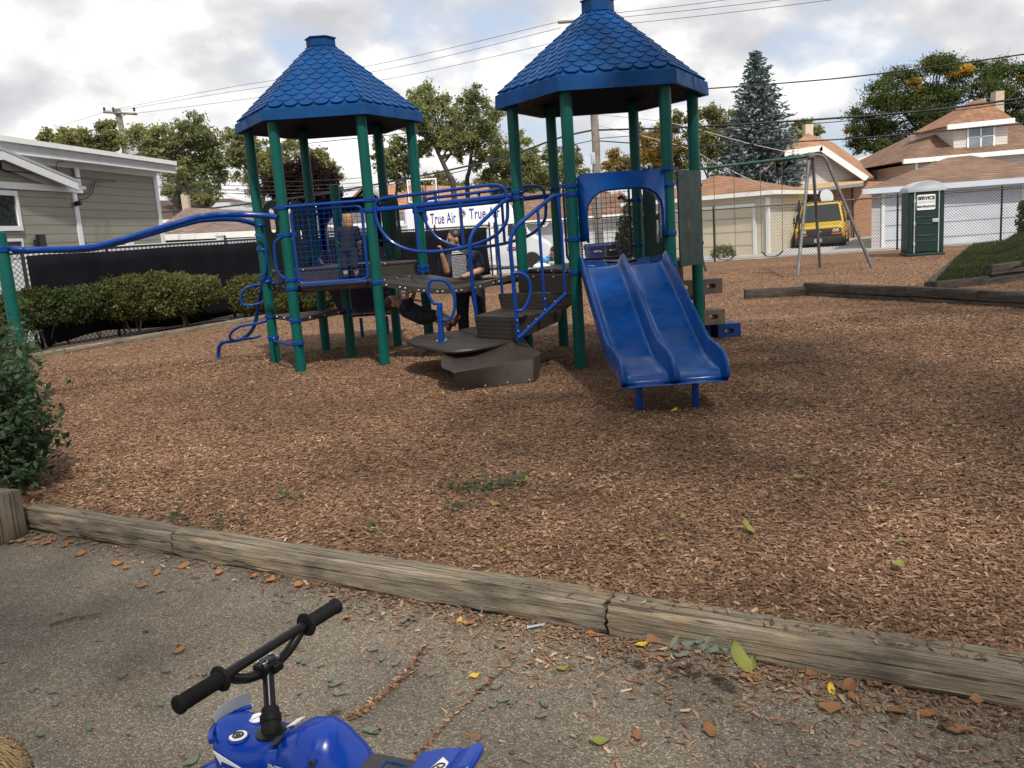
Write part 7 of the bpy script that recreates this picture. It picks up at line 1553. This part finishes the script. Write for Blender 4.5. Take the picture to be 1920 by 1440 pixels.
for k in range(2600):
    v = Vector((rnd.gauss(0, 1), rnd.gauss(0, 1), abs(rnd.gauss(0, 1))-.25)).normalized(); p = mm @ Vector((v.x*.085, v.y*.10, v.z*.098))
    if v.z < -.15 and v.y > 0: continue
    p0_ = c+u*.03-f*.012+p*1.0; d = (p0_-(c+u*.13-f*.05)); nrm = p.normalized(); d = (d-nrm*d.dot(nrm)); 
    if d.length < .004: continue
    d.normalize(); sd = d.cross(nrm)*.0016; q1_ = p0_+d*.03+nrm*.003; q2_ = p0_+d*.06-nrm*.012; mb.add([p0_-sd, p0_+sd, q1_+sd, q1_-sd, q2_], [(0, 1, 2, 3), (3, 2, 4)])
hr = mb.build('hair', 'hair_blond', KC, smooth=0); mb = MB(); mb.ell(c+u*.03-f*.012, (.084, .099, .096), 18, 12, mm); mb.build('hair_cap', 'hair_blond', KC)
# ================================================================ toy motorbike
BK = thing('toy_motorbike', 'blue plastic ride on toy motorbike with black handlebar parked on the asphalt in the foreground', 'toy motorbike', (0, 0, 0))
BO = Vector((-.712, 2.085, AZ)); hd2 = Vector((-.94, .34, 0)).normalized(); ang = math.atan2(hd2.y, hd2.x)
BK.location = BO; BK.rotation_euler = (0, 0, ang); BIM = (Matrix.Translation(BO) @ Matrix.Rotation(ang, 4, 'Z')).inverted()
def Bb(name, mb, m, parent=None, smooth=35, bev=0, sub=0):
    o = mb.build(name, m, None, smooth=smooth, bev=bev); o.parent = parent or BK
    if sub: s = o.modifiers.new('round', 'SUBSURF'); s.levels = sub; s.render_levels = sub
    return o
def superr(x, w, zt, zb, p=.55, n=18, tw=.7):
    out = []
    for k in range(n):
        a = 2*PI*k/n; cx_, cz_ = math.cos(a), math.sin(a); yy = math.copysign(abs(cx_)**p, cx_)*w; zz_ = math.copysign(abs(cz_)**p, cz_); zf = (zt+zb)/2+zz_*(zt-zb)/2
        if cz_ > 0: yy *= 1-(1-tw)*cz_**1.5
        else: yy *= 1-.35*cz_**2
        out.append(Vector((x, yy, zf)))
    return out
# heights above the asphalt: the stem base is about .46 up
def stations(qs):
    A = [[*(list(q)+[.55, 18, .7][len(q)-4:] if len(q) < 7 else q)] for q in qs]; out = []
    for a, b in zip(A, A[1:]):
        for u in (0, .34, .67): out.append([x+(y-x)*u for x, y in zip(a, b)])
    out.append(A[-1])
    for q in out: q[5] = 40
    return out
mb = MB(); mb.ring([superr(*q) for q in stations(((.160, .030, .468, .41, .8), (.150, .058, .472, .38, .75), (.125, .084, .466, .34, .6, 18, .95), (.08, .096, .452, .29, .5, 18, .98), (.03, .094, .446, .24, .5, 18, .98), (-.025, .084, .448, .22, .5, 18, .95), (-.05, .080, .452, .18, .6, 18, .75), (-.075, .088, .470, .16, .5, 18, .70), (-.12, .106, .492, .15, .5, 18, .62), (-.17, .110, .499, .15, .5, 18, .58), (-.205, .104, .490, .15, .55, 18, .52), (-.255, .092, .430, .16, .5, 18, .66), (-.28, .07, .395, .17, .5, 18, .8)))])
BODY = Bb('body', mb, 'bike_blue', smooth=50)
mb = MB(); mb.ring([superr(*q) for q in ((-.235, .06, .41, .32, .6), (-.275, .078, .402, .31, .6), (-.34, .088, .386, .30, .5, 18, .9), (-.41, .082, .386, .31, .5, 18, .9), (-.46, .06, .395, .33, .6))]); ST = Bb('seat', mb, 'seat_grey', sub=1)
mb = MB()
mb.ring([[Vector((x, y, z)) for y, z in ((-w, zt), (w, zt), (w*.9, zb), (-w*.9, zb))] for x, w, zt, zb in ((-.405, .078, .402, .34), (-.465, .075, .424, .36), (-.53, .062, .447, .39), (-.535, .058, .433, .393))]); TL_ = Bb('tail', mb, 'bike_blue', bev=.01, smooth=30)
mb = MB(); mb.ring([[Vector((x, y, z)) for y, z in ((-w, zt), (w, zt), (w, zb), (-w, zb))] for x, w, zt, zb in ((-.53, .05, .446, .41), (-.58, .055, .472, .44), (-.60, .045, .472, .45))]); Bb('spoiler', mb, 'bike_blue', TL_, bev=.008)
mb = MB(); mb.poly([(-.468, .066, .4265), (-.525, .058, .4465), (-.525, .012, .4475), (-.495, -.02, .4365), (-.48, .02, .4315)], ex=(0, 0, .0015)); TW = Bb('tail_decal', mb, 'sign_white', TL_, smooth=0)
mb = MB(); mb.tube([Vector((-.502+.016*math.cos(a)*(1+.2*math.sin(2*a)), .026+.014*math.sin(a), .4425+.34*-.016*math.cos(a))) for a in np.linspace(0, 2*PI, 14)[:-1]], .0022, 5, closed=True); mb.ell((-.502, .026, .442), (.004, .004, .002), 8, 5); Bb('emblem', mb, 'decal_black', TW)
mb = MB(); z = .389
mb.tube([(-.325, .03, z+.002), (-.325, -.03, z+.002), (-.38, -.03, z), (-.38, .03, z)], .0035, 5, closed=True); mb.tube([(-.34, 0, z+.001), (-.368, 0, z)], .0035, 5); mb.ell((-.338, 0, z+.002), (.006, .006, .003), 8, 5); Bb('emblem', mb, 'blue_plastic', ST)
# windscreen fin at the nose
mb = MB(); R1_, R2_ = [], []
for i in range(9):
    a = -1.05+2.1*i/8; R1_.append(Vector((.085+.080*math.cos(a), .100*math.sin(a), .457))); R2_.append(Vector((.098+.083*math.cos(a), .096*math.sin(a)-.006, .470+.012*math.cos(a)-.022*math.sin(a))))
H_ = 6
mb.ring([R1_[:H_], R2_[:H_], [p+Vector((-.006, 0, -.001)) for p in R2_[:H_]], [p+Vector((-.006, 0, 0)) for p in R1_[:H_]]], False, False); Bb('windscreen', mb, 'tube_grey', smooth=50)
mb = MB(); mb.tube(cr([p+Vector((.0, 0, .0)) for p in R1_], 3), .008, 8); Bb('windscreen_rim', mb, 'bike_blue')
# dials and stickers on the dash
for y in (-.043, .043):
    mb = MB(); mb.lathe([(.030, .4475), (.028, .4525), (.026, .453)], (.074, y, 0), 20); dl = Bb('dial', mb, 'bike_blue')
    mb = MB(); mb.lathe([(.0235, .452), (.0235, .4545), (.001, .455)], (.074, y, 0), 20); df = Bb('dial_face', mb, 'sign_white', dl)
    if y > 0: mb = MB(); mb.tube([Vector((.074+.013*math.cos(a), y+.013*math.sin(a), .4555)) for a in np.linspace(0, 2*PI, 14)[:-1]], .003, 5, closed=True); mb.lathe([(.008, .454), (.008, .4558)], (.074, y, 0), 10); Bb('dial_mark', mb, 'bumper', df)
    else: put(text_mesh('RACING', .011, .0004), 'lettering', 'decal_grey', None, frame((.074, y, .4556), (-.5, -1, 0), (1, -.5, 0))).parent = df
mb = MB(); mb.poly([(-.040, -.062, .4525), (-.036, -.018, .4555), (-.064, -.02, .467), (-.066, -.066, .463)], ex=(0, 0, .002)); Bb('sticker', mb, 'sign_white', BODY, smooth=0)
mb = MB(); mb.poly([(-.036, .026, .4535), (-.036, .066, .4515), (-.064, .064, .463), (-.064, .026, .466)], ex=(0, 0, .002)); Bb('sticker', mb, 'bumper', BODY, smooth=0)
# side flashes and lettering
def sidey(x, z): return .108+.012*math.sin(x*20)
def flash(pts, m='sign_white'):
    mb = MB(); mb.poly([(x, y, z) for x, y, z in pts], ex=(0, .0025, 0)); return Bb('flash', mb, m, BODY, smooth=0)
def sy(x):
    xs_ = [(.150, .058), (.125, .084), (.08, .096), (.03, .094), (-.05, .080), (-.075, .088), (-.12, .106), (-.17, .110), (-.205, .104), (-.255, .092)]
    return float(np.interp(-x, [-q[0] for q in xs_], [q[1] for q in xs_]))+.0015
def fl2(pts): flash([(x, sy(x), z) for x, z in pts])
fl2([(.128, .428), (.098, .398), (.096, .410), (.015, .388), (.09, .425)]); fl2([(.04, .360), (-.02, .325), (-.07, .285), (-.02, .312), (.04, .345)]); fl2([(-.035, .395), (-.09, .375), (-.17, .390), (-.09, .392)])
for s, x, z, sz in (('RXUS', .055, .375, .036), ('INFINIT', -.085, .412, .022)): put(text_mesh(s, sz, .0008, shear=.25, bold=.0008), 'lettering', 'tube_grey', None, frame((x, sy(x)+.001, z), (-1, 0, -.12), (0, .12, 1))).parent = BODY
mb = MB()
for k in range(5): mb.box((.07-.012*k, .0965, .315-.008*k), (.05, .004, .004), 0)
for k in range(5): mb.box((-.035-.004*k, .084, .365-.012*k), (.05, .004, .004), 0)
Bb('vent_slots', mb, 'bumper', BODY, smooth=0)
mb = MB(); mb.lathe([(.010, 0), (.009, .004), (.005, .0045), (.004, .001)], (-.19, .100, .452), 12, Matrix.Rotation(R_(-75), 3, 'X')); Bb('screw', mb, 'bumper', BODY)
# steering column and bar
iS = Matrix(BIM); gl, gr = iS @ G(335, 1322, .52), iS @ G(630, 1136, .52); gl.z = gr.z = .62
cen = (gl+gr)/2; bdir = (gr-gl).normalized(); fwd = Vector((0, 0, 1)).cross(bdir)*1; 
mb = MB(); mb.lathe([(.042, .435), (.042, .4505), (.030, .452)], (0, 0, 0), 20); Bb('collar_recess', mb, 'bike_black')
stop = Vector((cen.x, cen.y, .585)); sb_ = Vector((0, 0, .44))
mb = MB(); mb.tube([sb_, stop], .0158, 16); CO = Bb('steering_column', mb, 'bike_black')
for u, r, h in ((.05, .027, .016), (.13, .026, .012), (.22, .029, .014), (.31, .024, .012)):
    p = sb_.lerp(stop, u); d = (stop-sb_).normalized(); m = Vector((0, 0, 1)).rotation_difference(d).to_matrix(); mb = MB(); mb.lathe([(r*.85, -h), (r, -h*.6), (r, h*.6), (r*.85, h)], p, 18, m); Bb('gaiter', mb, 'grip', CO)
def bq(s, f_, z): return cen+bdir*s+fwd*f_+Vector((0, 0, z))
Lh = (gr-gl).length/2
low = cr([bq(-Lh+.005, 0, 0), bq(-Lh+.155, 0, 0), bq(-.135, 0, -.012), bq(-.085, .0, -.042), bq(-.03, 0, -.055), bq(.03, 0, -.055), bq(.085, 0, -.042), bq(.135, 0, -.012), bq(Lh-.155, 0, 0), bq(Lh-.005, 0, 0)], 6)
mb = MB(); mb.tube(low, .0145, 12); HBR = Bb('handlebar', mb, 'bike_black')
mb = MB(); mb.tube([bq(-.145, 0, .002), bq(.145, 0, .002)], .0135, 12); Bb('crossbar', mb, 'bike_black', HBR)
mb = MB(); mb.box(bq(0, -.002, -.05), (.075, .05, .042), math.atan2(bdir.y, bdir.x), .008); CL = Bb('bar_clamp', mb, 'bike_black', HBR)
for s in (-.024, .024):
    for f_ in (-.017, .015): mb = MB(); mb.lathe([(.006, 0), (.006, .005), (.003, .005), (.0025, .002)], bq(s, f_, -.030), 10); Bb('clamp_screw', mb, 'chrome', CL)
mb = MB(); p = stop+Vector((0, 0, -.01)); mb.lathe([(.026, -.016), (.026, .012)], p, 16); mb.box(p+fwd*-.03, (.03, .03, .022), math.atan2(bdir.y, bdir.x), .004); SC_ = Bb('seat_clamp', mb, 'bike_black', CO)
mb = MB(); rr = []
for a in np.linspace(.5, 2.6, 7): rr.append([bq(.075, .0125*math.cos(a), .002+.0125*math.sin(a)), bq(.125, .0125*math.cos(a), .002+.0125*math.sin(a))])
mb.ring(rr, False, False); Bb('bar_sticker', mb, 'sign_white', HBR)
for s in (-1, 1):
    mb = MB(); m = Vector((0, 0, 1)).rotation_difference(bdir*s).to_matrix(); st_ = bq(s*(Lh-.135), 0, 0); prof = [(.034, -.004), (.036, 0), (.034, .005), (.022, .008)]
    for k in range(15): z = .012+.108*k/15; prof += [(.0195, z), (.0218, z+.0025), (.0218, z+.005), (.0195, z+.0068)]
    prof += [(.022, .124), (.0245, .128), (.0245, .138), (.020, .142), (.004, .143)]; mb.lathe(prof, st_, 22, m); GP = Bb('grip', mb, 'grip', HBR)
# fender and wheels
def bwheel(x, z, r, w):
    m = Matrix.Rotation(R_(90), 3, 'X'); mb = MB(); mb.lathe([(r*.6, -w/2), (r*.92, -w/2), (r, -w*.25), (r, w*.25), (r*.92, w/2), (r*.6, w/2)], (x, 0, z), 28, m); wo2 = Bb('wheel', mb, 'tyre', smooth=30); mb = MB(); mb.lathe([(r*.62, -w*.45), (r*.45, -w*.2), (r*.1, -w*.35), (r*.1, w*.35), (r*.45, w*.2), (r*.62, w*.45)], (x, 0, z), 20, m); Bb('rim', mb, 'bike_black', wo2)
bwheel(.17, .145, .145, .075); bwheel(-.47, .145, .145, .085)
mb = MB(); rr = []
for a in np.linspace(.15, 2.7, 12): rr.append([Vector((.17+math.cos(a)*R2, y, .145+math.sin(a)*R2)) for y, R2 in ((-.058, .155), (-.045, .172), (0, .180), (.045, .172), (.058, .155))])
mb.ring(rr, False, False); fn = Bb('fender', mb, 'bike_blue', smooth=60); s = fn.modifiers.new('shell', 'SOLIDIFY'); s.thickness = .006
mb = MB(); mb.tube([(.17, .05, .145), (.06, .06, .36)], .014, 8); Bb('fork', mb, 'bike_black'); mb = MB(); mb.tube([(.17, -.05, .145), (.06, -.06, .36)], .014, 8); Bb('fork', mb, 'bike_black')
mb = MB(); mb.tube([(-.47, .055, .145), (-.28, .05, .22)], .018, 8); Bb('swing_arm', mb, 'bike_black')
